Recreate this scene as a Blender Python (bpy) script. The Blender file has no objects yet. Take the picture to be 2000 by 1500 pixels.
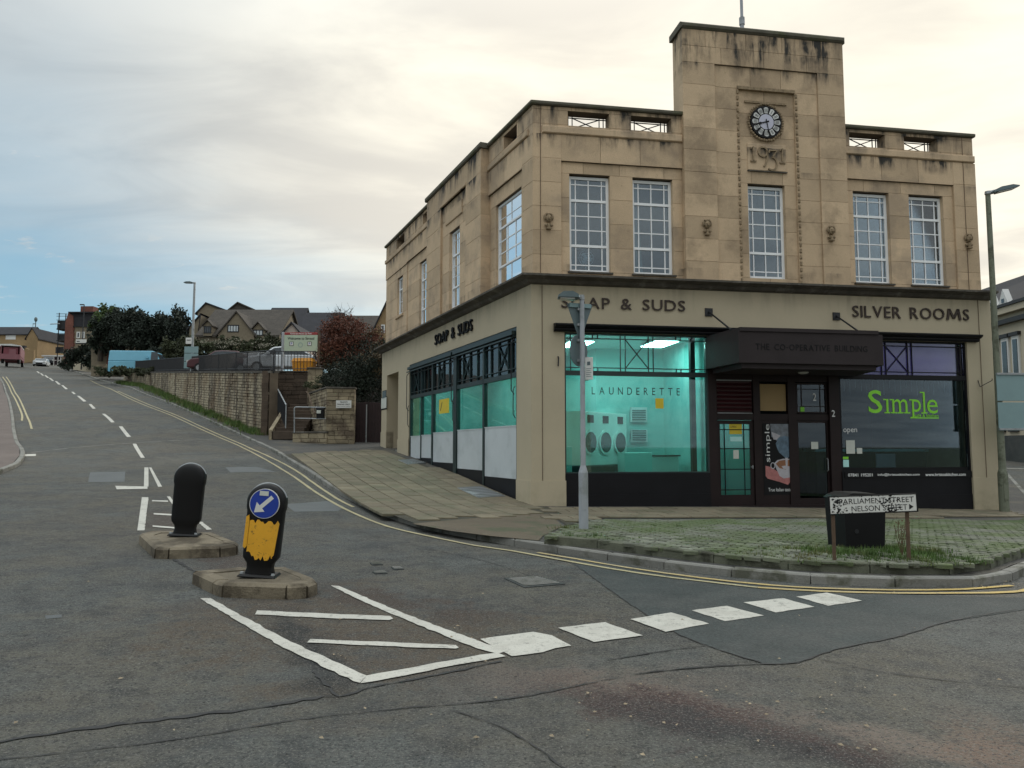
import bpy, bmesh, math, random
import numpy as np
from mathutils import Vector, Matrix
from mathutils.geometry import delaunay_2d_cdt
R = math.radians
random.seed(7)
SC = bpy.context.scene
COL = SC.collection

# ------------------------------------------------------------------ camera
EYE = 1.6
FPX = 1480.0
PITCH = math.atan(122 / 1480)
cd = bpy.data.cameras.new("camera")
cam = bpy.data.objects.new("camera", cd)
COL.objects.link(cam)
cd.sensor_fit = 'HORIZONTAL'; cd.sensor_width = 36.0
cd.lens = FPX / 2000 * 36.0
cd.clip_start = 0.1; cd.clip_end = 3000
cam.location = (0, 0, EYE)
cam.rotation_euler = (math.pi / 2 + PITCH, 0, 0)
SC.camera = cam
SC.view_settings.view_transform = 'Standard'
SC.view_settings.look = 'None'
SC.view_settings.gamma = 1.0
SC.view_settings.use_curve_mapping = False
SC.view_settings.exposure = 0.88
SUN_AZ, SUN_EL = R(38), R(24)

# ------------------------------------------------------------------ world
def make_world():
    w = bpy.data.worlds.new("World"); SC.world = w; w.use_nodes = True
    nt = w.node_tree; nt.nodes.clear()
    N = nt.nodes.new; L = nt.links.new
    out = N("ShaderNodeOutputWorld"); bg = N("ShaderNodeBackground")
    bg.inputs[1].default_value = 0.1
    L(bg.outputs[0], out.inputs[0])
    sky = N("ShaderNodeTexSky"); sky.sky_type = 'NISHITA'; sky.sun_disc = False
    sky.sun_elevation = SUN_EL; sky.sun_rotation = SUN_AZ
    sky.air_density = 1.0; sky.dust_density = 0.6; sky.ozone_density = 1.5
    tc = N("ShaderNodeTexCoord"); nrm = N("ShaderNodeVectorMath"); nrm.operation = 'NORMALIZE'
    L(tc.outputs["Generated"], nrm.inputs[0])
    sep = N("ShaderNodeSeparateXYZ"); L(nrm.outputs[0], sep.inputs[0])
    def m(op, a, b=None, c=None, clamp=False):
        n = N("ShaderNodeMath"); n.operation = op; n.use_clamp = clamp
        for i, x in enumerate((a, b, c)):
            if x is None: continue
            if isinstance(x, (int, float)): n.inputs[i].default_value = x
            else: L(x, n.inputs[i])
        return n.outputs[0]
    zc = m('MAXIMUM', sep.outputs[2], 0.0)
    den = m('ADD', zc, 0.06)
    px = m('DIVIDE', sep.outputs[0], den); py = m('DIVIDE', sep.outputs[1], den)
    comb = N("ShaderNodeCombineXYZ"); L(px, comb.inputs[0]); L(py, comb.inputs[1])
    def noise(scale, detail, rough, rot=0.0, sx=1.0, sy=1.0, dist=0.0, off=(0, 0, 0)):
        mp = N("ShaderNodeMapping"); mp.inputs["Rotation"].default_value[2] = rot
        mp.inputs["Scale"].default_value = (sx, sy, 1); mp.inputs["Location"].default_value = off
        L(comb.outputs[0], mp.inputs[0])
        n = N("ShaderNodeTexNoise"); n.inputs["Scale"].default_value = scale
        n.inputs["Detail"].default_value = detail; n.inputs["Roughness"].default_value = rough
        n.inputs["Distortion"].default_value = dist
        L(mp.outputs[0], n.inputs[0]); return n.outputs[0]
    n1 = noise(0.50, 6, 0.52, 0.5, 1.0, 1.5, 0.5)
    n2 = noise(1.2, 7, 0.55, 0.6, 1.0, 1.7, 0.7, (3, 1, 0))
    n3 = noise(2.6, 8, 0.62, 0.2, 1.0, 1.3, 0.2, (7, 4, 0))
    def smooth(x, a, b):
        r = N("ShaderNodeMapRange"); r.interpolation_type = 'SMOOTHSTEP'
        L(x, r.inputs[0]); r.inputs[1].default_value = a; r.inputs[2].default_value = b
        return r.outputs[0]
    # the cloud sheet ends along a line to the north-west; beyond it the sky is clear down to the horizon
    e = m('ADD', m('MULTIPLY', px, -0.868), m('MULTIPLY', py, 0.496))
    e = m('ADD', e, m('MULTIPLY', m('SUBTRACT', n1, 0.5), 3.6))
    sheet = m('SUBTRACT', 1.0, smooth(e, 1.3, 4.1))
    puff = m('MULTIPLY', smooth(n3, 0.55, 0.68), 0.7)
    cover = m('MAXIMUM', sheet, puff, clamp=True)
    # glow of the veiled sun through the cloud
    sd = Vector((math.sin(R(17)) * math.cos(R(13)), math.cos(R(17)) * math.cos(R(13)), math.sin(R(13))))
    dot = N("ShaderNodeVectorMath"); dot.operation = 'DOT_PRODUCT'
    L(nrm.outputs[0], dot.inputs[0]); dot.inputs[1].default_value = sd
    glow = smooth(dot.outputs["Value"], 0.66, 0.97)
    tex = m('ADD', m('MULTIPLY', n1, 0.55), m('MULTIPLY', n2, 0.45))
    texs = smooth(tex, 0.38, 0.62)
    def mixc(f, a, b):
        n = N("ShaderNodeMix"); n.data_type = 'RGBA'
        if isinstance(f, (int, float)): n.inputs[0].default_value = f
        else: L(f, n.inputs[0])
        for i, x in ((6, a), (7, b)):
            if isinstance(x, tuple): n.inputs[i].default_value = (*x, 1)
            else: L(x, n.inputs[i])
        return n.outputs[2]
    dark = mixc(glow, (2.55, 2.80, 2.95), (4.6, 4.35, 3.85))
    light = mixc(glow, (3.75, 3.95, 3.95), (6.6, 6.2, 5.2))
    cloud = mixc(texs, dark, light)
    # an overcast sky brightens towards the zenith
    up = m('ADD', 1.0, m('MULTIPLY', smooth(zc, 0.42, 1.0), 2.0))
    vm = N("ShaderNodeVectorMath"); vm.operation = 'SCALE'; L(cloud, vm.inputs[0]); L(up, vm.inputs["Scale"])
    clear = mixc(0.72, sky.outputs[0], (1.35, 2.45, 3.05))
    lowh = smooth(sep.outputs[2], 0.0, 0.16)
    clear2 = mixc(lowh, mixc(0.5, clear, (2.2, 3.2, 3.6)), clear)
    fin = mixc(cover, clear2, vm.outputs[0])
    gnd = mixc(smooth(sep.outputs[2], -0.04, 0.0), (0.9, 0.9, 0.85), fin)
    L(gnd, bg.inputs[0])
make_world()
sl = bpy.data.lights.new("sun", 'SUN'); sl.energy = 0.6; sl.angle = R(14); sl.color = (1, 0.93, 0.82)
so = bpy.data.objects.new("sun", sl); COL.objects.link(so)
so.rotation_euler = Vector((math.sin(SUN_AZ) * math.cos(SUN_EL), math.cos(SUN_AZ) * math.cos(SUN_EL), math.sin(SUN_EL))).to_track_quat('Z', 'Y').to_euler()

# ------------------------------------------------------------------ geometry of the place
def ray(u, v):
    x = (u - 1000) / FPX; z = -(v - 750) / FPX
    return x, math.cos(PITCH) - math.sin(PITCH) * z, math.sin(PITCH) + math.cos(PITCH) * z
def at(u, v, Y):
    x, y, z = ray(u, v); t = Y / y
    return Vector((x * t, Y, EYE + z * t))
CO = at(1038, 987, 18.0); CX, CY = CO.x, CO.y
_a1, _a2 = R(80.4), R(-23.3)
FA = Vector((math.sin(_a1), math.cos(_a1))); FN = Vector((FA.y, -FA.x))      # front: along, outward
SA = Vector((-math.sin(_a2), -math.cos(_a2))); SN = Vector((SA.y, -SA.x))    # side: along (towards corner), outward
def frame(ax, nn):
    return Matrix(((ax.x, -nn.x, 0, CX), (ax.y, -nn.y, 0, CY), (0, 0, 1, 0), (0, 0, 0, 1)))
MF, MS = frame(FA, FN), frame(SA, SN)      # local x along, y inward, z up
def plane_hit(u, v, ax, nn, d):
    x, y, z = ray(u, v); px = CX + nn.x * d; py = CY + nn.y * d
    t = (px * nn.x + py * nn.y) / (x * nn.x + y * nn.y)
    return (x * t - CX) * ax.x + (y * t - CY) * ax.y, EYE + z * t
def fr(u, v, d=0.0): return plane_hit(u, v, FA, FN, d)
def sdp(u, v, d=0.0): return plane_hit(u, v, SA, SN, d)

# terrain: thin plate spline through road-level heights
_cp = []
def cpp(u, v, Y, drop=0.0):
    p = at(u, v, Y); _cp.append((p.x, p.y, p.z - drop))
for u, v, Y in ((275, 885, 28), (208, 817, 40.5), (160, 786, 50.9), (120, 750, 71.9), (85, 727, 98), (62, 712, 130)):
    cpp(u, v, Y)
cpp(520, 850, 36, .12); cpp(372, 790, 49.4, .12); cpp(280, 755, 64, .12); cpp(60, 700, 155)
for u, v, Y in ((38, 885, 27), (45, 817, 40), (22, 768, 60)): cpp(u, v, Y)
_cp += [(-2.7, 8.9, .04), (-4.6, 11.3, .17), (1.2, 12.2, .03), (CX, CY, .09), (0.2, 15, .06)]
for s, z in ((-5, .60), (-7.5, .83), (-10.5, 1.12), (-15, 1.50)):
    _cp.append((CX + SA.x * s, CY + SA.y * s, z))
for s, z in ((4.5, .02), (9, -.1), (12.6, -.2)):
    _cp.append((CX + FA.x * s, CY + FA.y * s, z))
_cp += [(0, 0, 0), (-6, 0, 0), (6, 0, -.03), (0, 5, 0), (6, 6, 0), (-6, 5, .02), (10, 10, -.05), (-12, 10, .2), (-10, 16, .5), (15, 16, -.15),
        (16, 0, -.1), (-14, 0, .1), (0, -12, 0), (26, 40, .75), (21, 28, .1), (40, 60, 1.2), (30, 20, -.1), (60, 20, 0), (60, 60, 1.5), (-30, 0, .8), (-60, 0, 2),
        (0, -40, 0), (60, -40, 0), (-60, -40, 1), (-110, 190, 20), (-50, 200, 20), (60, 200, 6), (10, 120, 9), (-15, 80, 7), (0, 55, 4.2), (-160, 100, 18), (-60, 60, 7), (200, 200, 4),
        (200, 0, 0), (-200, 0, 6), (100, 100, 3), (-220, 250, 22), (220, -60, 0), (-220, -60, 4), (0, 330, 20), (-30, 30, 2.4)]
_P = np.array(_cp); _n = len(_P)
def _U(r2):
    return 0.5 * r2 * np.log(r2 + 1e-9)
_D = ((_P[:, None, :2] - _P[None, :, :2]) ** 2).sum(-1)
_A = np.zeros((_n + 3, _n + 3)); _A[:_n, :_n] = _U(_D) + np.eye(_n) * 0.3
_A[:_n, _n] = 1; _A[:_n, _n + 1:] = _P[:, :2]; _A[_n, :_n] = 1; _A[_n + 1:, :_n] = _P[:, :2].T
_W = np.linalg.solve(_A, np.concatenate([_P[:, 2], np.zeros(3)]))
def Tn(xy):
    xy = np.asarray(xy, float)
    d = ((xy[:, None, :] - _P[None, :, :2]) ** 2).sum(-1)
    return _U(d) @ _W[:_n] + _W[_n] + xy @ _W[_n + 1:]
def T(x, y): return float(Tn([(x, y)])[0])
_ts = np.concatenate([np.linspace(3, 40, 300), np.linspace(40.3, 200, 400)])
def gnd(u, v, off=0.0):
    x, y, z = ray(u, v)
    pts = np.stack([x / y * _ts, _ts], 1)
    h = Tn(pts) + off - (EYE + z / y * _ts)
    i = int(np.argmax(h > 0))
    if h[i] <= 0: i = len(_ts) - 1
    a, b = (_ts[i - 1], _ts[i]) if i else (1.0, _ts[0])
    for _ in range(18):
        mth = (a + b) / 2
        if T(x / y * mth, mth) + off > EYE + z / y * mth: b = mth
        else: a = mth
    return Vector((x / y * b, b))

# ------------------------------------------------------------------ materials
def mat(name, col, rough=0.8, var=0.12, scale=2.0, rnd=0.0, bump=0.0, bscale=60.0, metal=0.0, spec=0.5, fine=0.0, fscale=120.0, tint=None, tscale=0.8, tlo=.5, thi=.62, hook=None, emit=None, estr=0.0):
    m = bpy.data.materials.new(name); m.use_nodes = True
    nt = m.node_tree; N = nt.nodes.new; L = nt.links.new
    b = nt.nodes["Principled BSDF"]
    b.inputs["Roughness"].default_value = rough; b.inputs["Metallic"].default_value = metal
    b.inputs["Specular IOR Level"].default_value = spec
    geo = N("ShaderNodeNewGeometry")
    def noise(sc, det=4, ro=0.6, vec=None):
        n = N("ShaderNodeTexNoise"); n.inputs["Scale"].default_value = sc; n.inputs["Detail"].default_value = det
        n.inputs["Roughness"].default_value = ro; L(vec or geo.outputs["Position"], n.inputs[0]); return n.outputs[0]
    def mp(x, a, b_, c, d):
        r = N("ShaderNodeMapRange"); L(x, r.inputs[0])
        for i, q in enumerate((a, b_, c, d)): r.inputs[i + 1].default_value = q
        return r.outputs[0]
    def mix(f, a, b_, bt='MIX'):
        n = N("ShaderNodeMix"); n.data_type = 'RGBA'; n.blend_type = bt
        if isinstance(f, (int, float)): n.inputs[0].default_value = f
        else: L(f, n.inputs[0])
        for i, x in ((6, a), (7, b_)):
            if isinstance(x, tuple): n.inputs[i].default_value = (*x[:3], 1)
            else: L(x, n.inputs[i])
        return n.outputs[2]
    def mul(a, b_, op='MULTIPLY'):
        n = N("ShaderNodeMath"); n.operation = op
        for i, x in enumerate((a, b_)):
            if isinstance(x, (int, float)): n.inputs[i].default_value = x
            else: L(x, n.inputs[i])
        return n.outputs[0]
    lo = tuple(c * (1 - var) for c in col); hi = tuple(min(1, c * (1 + var)) for c in col)
    c = mix(mp(noise(scale), .3, .7, 0, 1), lo, hi)
    if tint: c = mix(mp(noise(tscale, 5, .65), tlo, thi, 0, 1), c, tint)
    if fine: c = mix(1.0, c, mix(mp(noise(fscale, 3, .7), .3, .7, 0, 1), (1 - fine,) * 3, (1 + fine,) * 3), 'MULTIPLY')
    if rnd:
        oi = N("ShaderNodeObjectInfo")
        f = mp(oi.outputs["Random"], 0, 1, 1 - rnd, 1 + rnd)
        cc = N("ShaderNodeCombineXYZ")
        for i in range(3): L(f, cc.inputs[i])
        c = mix(1.0, c, cc.outputs[0], 'MULTIPLY')
    if hook: c = hook(nt, geo, noise, mp, mix, mul, c)
    L(c, b.inputs["Base Color"])
    if bump:
        bn = N("ShaderNodeBump"); bn.inputs["Strength"].default_value = bump; bn.inputs["Distance"].default_value = 0.02
        L(noise(bscale, 3, .7), bn.inputs["Height"]); L(bn.outputs[0], b.inputs["Normal"])
    if emit: b.inputs["Emission Color"].default_value = (*emit, 1); b.inputs["Emission Strength"].default_value = estr
    return m

def hook_streaks(zlo, zmid, amount, col=(.035, .032, .028), lo=.50, hi=.66, zs=None):
    """rain streaks and soot running down from ledges; zs: list of (ledge height, run length, strength)"""
    def h(nt, geo, noise, mp, mix, mul, c):
        N = nt.nodes.new; L = nt.links.new
        vm = N("ShaderNodeVectorMath"); vm.operation = 'MULTIPLY'; L(geo.outputs["Position"], vm.inputs[0]); vm.inputs[1].default_value = (1, 1, .16)
        vs = vm.outputs[0]
        sep = N("ShaderNodeSeparateXYZ"); L(geo.outputs["Position"], sep.inputs[0])
        tot = None
        for zt, run, st in zs:
            a = mul(mp(sep.outputs[2], zt - run, zt, 0, st), mp(sep.outputs[2], zt, zt + .02, 1, 0))
            tot = a if tot is None else mul(tot, a, 'ADD')
        n = mul(mp(noise(2.3, 6, .68, vs), lo - .06, hi, 0, 1), mp(noise(1.3, 3, .6), .42, .58, .25, 1))
        f = mul(n, tot); cl = N("ShaderNodeClamp"); L(f, cl.inputs[0])
        c = mix(cl.outputs[0], c, col)
        # rusty darker pits
        r = mp(noise(5.0, 5, .7), .62, .74, 0, .35)
        return mix(r, c, (.16, .095, .05))
    return h

M = {}
STZ = [(12.34, 1.3, 3.2), (11.42, .5, .9), (10.06, .8, 2.0), (9.3, .4, 2.2), (8.64, .3, .6), (6.05, .32, .7)]
M['stone'] = mat("stone_ashlar", (.53, .392, .256), .9, .10, 1.1, rnd=.13, bump=.35, bscale=35, fine=.14, fscale=70, tint=(.40, .30, .205), tscale=.7, hook=hook_streaks(0, 0, 1, zs=STZ))
M['stone_tower'] = mat("stone_ashlar_tower", (.53, .392, .256), .9, .10, 1.1, rnd=.13, bump=.35, bscale=35, fine=.14, fscale=70, tint=(.37, .272, .178), tscale=.7, hook=hook_streaks(0, 0, 1, zs=[(12.34, 1.25, 3.0), (11.42, .45, 1.0), (8.7, .25, .5), (6.05, .32, .7)]))
M['mortar'] = mat("stone_mortar", (.13, .10, .07), .95, .2)
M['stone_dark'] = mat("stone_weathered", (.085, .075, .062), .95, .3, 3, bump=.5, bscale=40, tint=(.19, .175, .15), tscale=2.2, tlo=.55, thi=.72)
M['coping'] = mat("stone_mossy_coping", (.11, .10, .075), .95, .25, 3, bump=.5, bscale=40, tint=(.085, .09, .045), tscale=1.1)
def hook_wall(nt, geo, noise, mp, mix, mul, c):
    N = nt.nodes.new; L = nt.links.new
    sep = N("ShaderNodeSeparateXYZ"); L(geo.outputs["Position"], sep.inputs[0])
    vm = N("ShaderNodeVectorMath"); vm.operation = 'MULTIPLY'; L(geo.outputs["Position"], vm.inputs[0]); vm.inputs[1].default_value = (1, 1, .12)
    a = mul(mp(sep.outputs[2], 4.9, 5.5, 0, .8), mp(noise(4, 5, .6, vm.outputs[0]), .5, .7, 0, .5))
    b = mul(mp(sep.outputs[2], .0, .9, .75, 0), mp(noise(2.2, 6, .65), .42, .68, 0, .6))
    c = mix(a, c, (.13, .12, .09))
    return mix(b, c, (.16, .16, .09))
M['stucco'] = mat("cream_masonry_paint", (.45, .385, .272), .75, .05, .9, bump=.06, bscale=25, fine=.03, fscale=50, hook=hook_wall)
def hook_road(nt, geo, noise, mp, mix, mul, c):
    N = nt.nodes.new; L = nt.links.new
    def band(p0, p1, w, lo, hi, colr, nsc, k=1.0, x0=None):
        d = (p1 - p0).normalized(); n = Vector((-d.y, d.x)); ln = (p1 - p0).length
        def dt(vec, off):
            q = N("ShaderNodeVectorMath"); q.operation = 'DOT_PRODUCT'; L(geo.outputs["Position"], q.inputs[0]); q.inputs[1].default_value = (vec.x, vec.y, 0)
            return mul(q.outputs["Value"], -off, 'ADD')
        across = N("ShaderNodeMath"); across.operation = 'ABSOLUTE'; L(dt(n, p0.dot(n)), across.inputs[0])
        wob = mp(noise(1.6, 5, .7), .3, .7, -w * .9, w * .9)
        a = mp(mul(across.outputs[0], wob, 'ADD'), w * .3, w, 1, 0)
        al = dt(d, p0.dot(d))
        b = mul(mp(al, -.5, .4, 0, 1), mp(al, ln - .4, ln + .5, 1, 0))
        nn = mp(noise(nsc, 6, .75), lo, hi, 0, k)
        return mul(mul(a, b), nn)
    g = gnd
    # broad patchwork of different surfacing and wear
    c = mix(mp(noise(.55, 5, .7), .46, .56, 0, .55), c, (.118, .106, .080))
    c = mix(mp(noise(.85, 6, .8), .50, .60, 0, .55), c, (.042, .046, .049))
    c = mix(mp(noise(3.2, 6, .85), .50, .60, 0, .6), c, (.036, .038, .038))
    c = mix(mp(noise(5.5, 5, .85), .52, .60, 0, .35), c, (.125, .120, .108))
    # brown silt in the hatched area, round the islands and across the junction
    c = mix(band(g(470, 1170), g(960, 1300), 1.5, .30, .52, None, 7, .75), c, (.092, .066, .043))
    c = mix(band(g(640, 1150), g(960, 1210), .40, .30, .50, None, 18, .85), c, (.060, .043, .034))
    c = mix(band(g(300, 1000), g(560, 1160), .45, .32, .52, None, 16, .85), c, (.070, .050, .040))
    c = mix(band(g(550, 1200), g(665, 1360), .24, .30, .50, None, 12, .95), c, (.026, .027, .027))
    c = mix(band(g(960, 1330), g(1400, 1330), .45, .34, .54, None, 15, .85), c, (.135, .110, .092))
    c = mix(band(g(1050, 1318), g(1990, 1490), .30, .36, .50, None, 20, .85), c, (.17, .135, .11))
    c = mix(band(g(1090, 1345), g(1500, 1420), .42, .36, .50, None, 26, .95), c, (.050, .027, .025))
    c = mix(band(g(1480, 1415), g(1830, 1540), .30, .36, .50, None, 26, .95), c, (.046, .026, .024))
    c = mix(band(g(1230, 1380), g(1750, 1520), .22, .34, .50, None, 12, .8), c, (.030, .031, .032))
    c = mix(band(g(1900, 1420), g(2000, 1520), .35, .40, .52, None, 18, .8), c, (.17, .11, .08))
    # aggregate specks
    c = mix(mp(noise(62, 2, .8), .56, .62, 0, .65), c, (.21, .20, .18))
    c = mix(mp(noise(38, 3, .8), .56, .62, 0, .85), c, (.020, .021, .022))
    c = mix(mp(noise(15, 4, .8), .58, .66, 0, .6), c, (.030, .031, .031))
    c = mix(mp(noise(24, 2, .6), .69, .71, 0, .9), c, (.016, .015, .014))
    return c
M['road'] = mat("worn_asphalt", (.088, .093, .087), .85, .20, .45, bump=1.0, bscale=55, fine=.38, fscale=32, tint=(.100, .088, .068), tscale=.20, tlo=.48, thi=.62, hook=hook_road, spec=.3)
M['patch_dark'] = mat("new_asphalt", (.058, .066, .064), .85, .2, .8, bump=.8, bscale=70, fine=.35, fscale=40, spec=.3, tint=(.078, .082, .078), tscale=1.1, tlo=.45, thi=.65)
M['patch_light'] = mat("smooth_asphalt_patch", (.098, .106, .106), .8, .12, 1, bump=.4, bscale=80, fine=.12, fscale=60)
M['crack'] = mat("tar_seam", (.028, .028, .028), .8, .4, 6, bump=.4)
M['pave_tar'] = mat("footway_tarmac", (.062, .060, .055), .9, .15, .8, bump=.8, bscale=80, fine=.2, fscale=70, tint=(.10, .09, .07), tscale=.5)
M['pave_brown'] = mat("brown_tarmac", (.125, .10, .068), .9, .15, 1, bump=.8, bscale=70, fine=.2, fscale=60, tint=(.085, .09, .05), tscale=1.2)
M['pave_red'] = mat("red_brown_footway", (.125, .100, .088), .9, .15, 1, bump=.5, fine=.15)
M['slab'] = mat("concrete_slab", (.170, .143, .096), .9, .16, 1.5, rnd=.14, bump=.4, bscale=60, fine=.14, fscale=60, tint=(.125, .115, .072), tscale=1.3)
M['joint'] = mat("dirt_joint", (.05, .045, .03), .95, .3, 5)
M['kerb'] = mat("kerb_concrete", (.215, .21, .19), .9, .12, 2, rnd=.12, bump=.5, bscale=50, fine=.14, fscale=60, tint=(.10, .10, .075), tscale=2.0)
M['kerb_moss'] = mat("mossy_edging", (.12, .125, .09), .95, .25, 3, rnd=.1, bump=.6, bscale=40, fine=.2, tint=(.045, .045, .03), tscale=2.6)
M['sett'] = mat("mossy_sett", (.150, .155, .120), .92, .25, 2, rnd=.32, bump=.6, bscale=50, tint=(.092, .118, .050), tscale=.9, tlo=.40, thi=.58)
M['moss'] = mat("moss_joint", (.050, .082, .022), .95, .4, 3, bump=1, bscale=60, tint=(.05, .06, .025), tscale=1.2)
M['grass'] = mat("grass_blade", (.075, .135, .028), .8, .35, 2, tint=(.14, .14, .05), tscale=1.5)
def hook_paint(nt, geo, noise, mp, mix, mul, c):
    c = mix(mp(noise(9, 6, .85), .55, .64, 0, .8), c, (.14, .135, .12))
    c = mix(mp(noise(1.7, 5, .7), .5, .7, 0, .4), c, (.22, .20, .17))
    return mix(mp(noise(60, 3, .8), .58, .66, 0, .6), c, (.15, .145, .13))
M['white'] = mat("white_road_paint", (.50, .485, .43), .8, .07, 1, bump=.15, bscale=60, fine=.12, hook=hook_paint)
M['yellow'] = mat("yellow_road_paint", (.48, .33, .07), .8, .12, 1, bump=.3, fine=.1, tint=(.42, .35, .20), tscale=.15, tlo=.4, thi=.6, hook=hook_paint)
M['yellow_pale'] = mat("pale_yellow_road_paint", (.40, .35, .20), .8, .12, 1, bump=.3, fine=.1, hook=hook_paint)
M['earth'] = mat("rough_ground", (.07, .075, .04), .95, .3, .2, bump=.5, tint=(.06, .09, .03), tscale=.1)
M['upvc'] = mat("white_upvc", (.84, .85, .86), .4, .04)
M['darkframe'] = mat("dark_brown_shopfront", (.018, .010, .010), .5, .2, 2, bump=.05, spec=.25)
M['blackframe'] = mat("black_shopfront", (.007, .007, .009), .5, .2, 2, spec=.22)
M['greenframe'] = mat("dark_green_metal", (.012, .026, .026), .4, .2, 2)
M['canopy'] = mat("dark_brown_canopy", (.034, .027, .028), .75, .12, 2, bump=.1, spec=.2)
M['letter'] = mat("rusted_letter", (.035, .020, .014), .6, .3, 6)
M['black'] = mat("black_paint", (.006, .006, .007), .65, .15, 2, spec=.25)
M['ink'] = mat("black_print", (.012, .012, .012), .7, .1)
M['blackplastic'] = mat("black_plastic", (.0045, .0045, .005), .5, .2, 3, spec=.3)
M['frost'] = mat("frosted_panel", (.54, .58, .60), .35, .06, 1.2, tint=(.42, .46, .47), tscale=1.5, tlo=.5, thi=.75)
M['galv'] = mat("galvanised_steel", (.33, .35, .36), .5, .12, 3, metal=.35, tint=(.22, .23, .23), tscale=3)
M['pole_pale'] = mat("grey_painted_post", (.34, .36, .39), .55, .08, 3, tint=(.25, .27, .27), tscale=2)
M['pole_green'] = mat("weathered_green_post", (.16, .175, .125), .6, .25, 3, tint=(.075, .08, .05), tscale=3)
M['signback'] = mat("grey_green_sign_back", (.20, .30, .31), .5, .06, 2)
M['signback_d'] = mat("grey_sign_back", (.10, .14, .15), .5, .1, 2)
M['plate_white'] = mat("white_sign_plate", (.66, .66, .63), .5, .05, 3)
M['blue'] = mat("blue_sign", (.012, .045, .32), .35, .08, 3)
def hook_peel(nt, geo, noise, mp, mix, mul, c):
    c = mix(mp(noise(22, 5, .75), .60, .68, 0, .8), c, (.06, .045, .02))
    return mix(mp(noise(7, 5, .7), .58, .70, 0, .5), c, (.30, .17, .03))
M['amber'] = mat("worn_yellow_film", (.72, .36, .020), .5, .10, 4, hook=hook_peel)
M['island'] = mat("stained_kerb_concrete", (.175, .145, .10), .92, .2, 2, rnd=.14, bump=.7, bscale=40, fine=.2, tint=(.07, .055, .036), tscale=2.2, tlo=.46, thi=.6)
M['dark_room'] = mat("dark_interior", (.035, .042, .045), .9, .2)
M['teal_wall'] = mat("teal_interior_wall", (.24, .52, .50), .7, .06, 1, tint=(.12, .42, .41), tscale=.6)
M['teal_unit'] = mat("pale_teal_unit", (.45, .78, .75), .5, .05)
M['floor_in'] = mat("interior_floor", (.12, .16, .15), .6, .1)
M['machine'] = mat("pale_machine_enamel", (.68, .76, .74), .4, .05)
M['purple'] = mat("purple_blind", (.22, .17, .50), .8, .1)
M['board_tan'] = mat("tan_board", (.36, .25, .12), .8, .05)
M['lime'] = mat("lime_lettering", (.22, .62, .03), .5, .05)
M['chalkwhite'] = mat("white_lettering", (.75, .76, .75), .5, .03)
M['yellow_sign'] = mat("yellow_notice", (.62, .47, .03), .6, .05)
M['paper'] = mat("paper_notice", (.55, .57, .52), .7, .05)
M['louvre'] = mat("dark_red_louvre", (.045, .008, .010), .5, .1)
M['rubble'] = mat("rubble_stone", (.28, .232, .155), .95, .18, 2.5, rnd=.22, bump=.7, bscale=30, fine=.18, tint=(.13, .10, .07), tscale=1.5)
def hook_wallstain(nt, geo, noise, mp, mix, mul, c):
    N = nt.nodes.new; L = nt.links.new
    vm = N("ShaderNodeVectorMath"); vm.operation = 'MULTIPLY'; L(geo.outputs["Position"], vm.inputs[0]); vm.inputs[1].default_value = (1, 1, .08)
    c = mix(mp(noise(1.6, 5, .7, vm.outputs[0]), .47, .58, 0, .85), c, (.055, .040, .030))
    return mix(mp(noise(.5, 4, .6), .5, .62, 0, .5), c, (.20, .13, .07))
M['longwall'] = mat("stained_wall_stone", (.34, .29, .205), .95, .18, 2.5, rnd=.2, bump=.6, bscale=30, fine=.15, hook=hook_wallstain)
M['darkstone'] = mat("dark_stone", (.085, .062, .045), .95, .25, 2.5, rnd=.2, bump=.6, bscale=30, fine=.2)  # much darker stone colour for the step recess, return wall and treads
M['iron'] = mat("dark_railing_paint", (.010, .011, .014), .5, .1)
M['gate'] = mat("dark_stained_gate", (.028, .015, .016), .75, .25, 3, rnd=.2)
M['foliage_dark'] = mat("evergreen_leaf", (.012, .020, .011), .8, .5, 1.0)
M['foliage_mid'] = mat("bush_leaf", (.040, .048, .020), .8, .5, 1.0)
M['foliage_lime'] = mat("yellow_green_leaf", (.045, .075, .016), .8, .4, 1.0)
M['foliage_red'] = mat("russet_leaf", (.115, .038, .020), .8, .4, 1.2)
M['foliage_brown'] = mat("brown_leaf", (.085, .058, .026), .8, .4, 1.2)
M['bark'] = mat("bark", (.045, .035, .026), .95, .3, 8)
M['pale_flower'] = mat("dry_seed_head", (.30, .28, .22), .9, .2)
M['rooftile'] = mat("brown_stone_tile", (.058, .049, .040), .9, .2, 1.5, bump=.6, bscale=6, fine=.2, fscale=6)
M['slate'] = mat("dark_slate", (.025, .025, .030), .9, .2, 1.5, bump=.4, bscale=6)
M['buff'] = mat("buff_blockwork", (.20, .165, .115), .9, .12, .6, bump=.4, bscale=6, fine=.12, fscale=5)
M['tanbrick'] = mat("tan_brick", (.27, .185, .095), .9, .12, .5, fine=.12, fscale=5)
M['redbrick'] = mat("red_brick", (.16, .062, .045), .9, .2, 1, fine=.2, fscale=6)
M['pinkrender'] = mat("pinkish_render", (.42, .35, .30), .9, .06)
M['creamrender'] = mat("cream_render", (.50, .44, .33), .85, .08, .5)
M['whitepaint'] = mat("white_paint", (.62, .62, .60), .6, .05)
M['glassdark'] = mat("dark_window_glass", (.030, .040, .048), .12, .2, spec=.8)
M['carwhite'] = mat("white_car_paint", (.62, .65, .68), .3, .03)
M['carsilver'] = mat("silver_car_paint", (.45, .47, .48), .3, .03)
M['carblack'] = mat("black_car_paint", (.02, .022, .025), .25, .03)
M['carred'] = mat("faded_red_paint", (.20, .045, .06), .5, .15)
M['carmaroon'] = mat('dark_maroon_paint', (.07, .018, .022), .4, .03)
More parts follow.
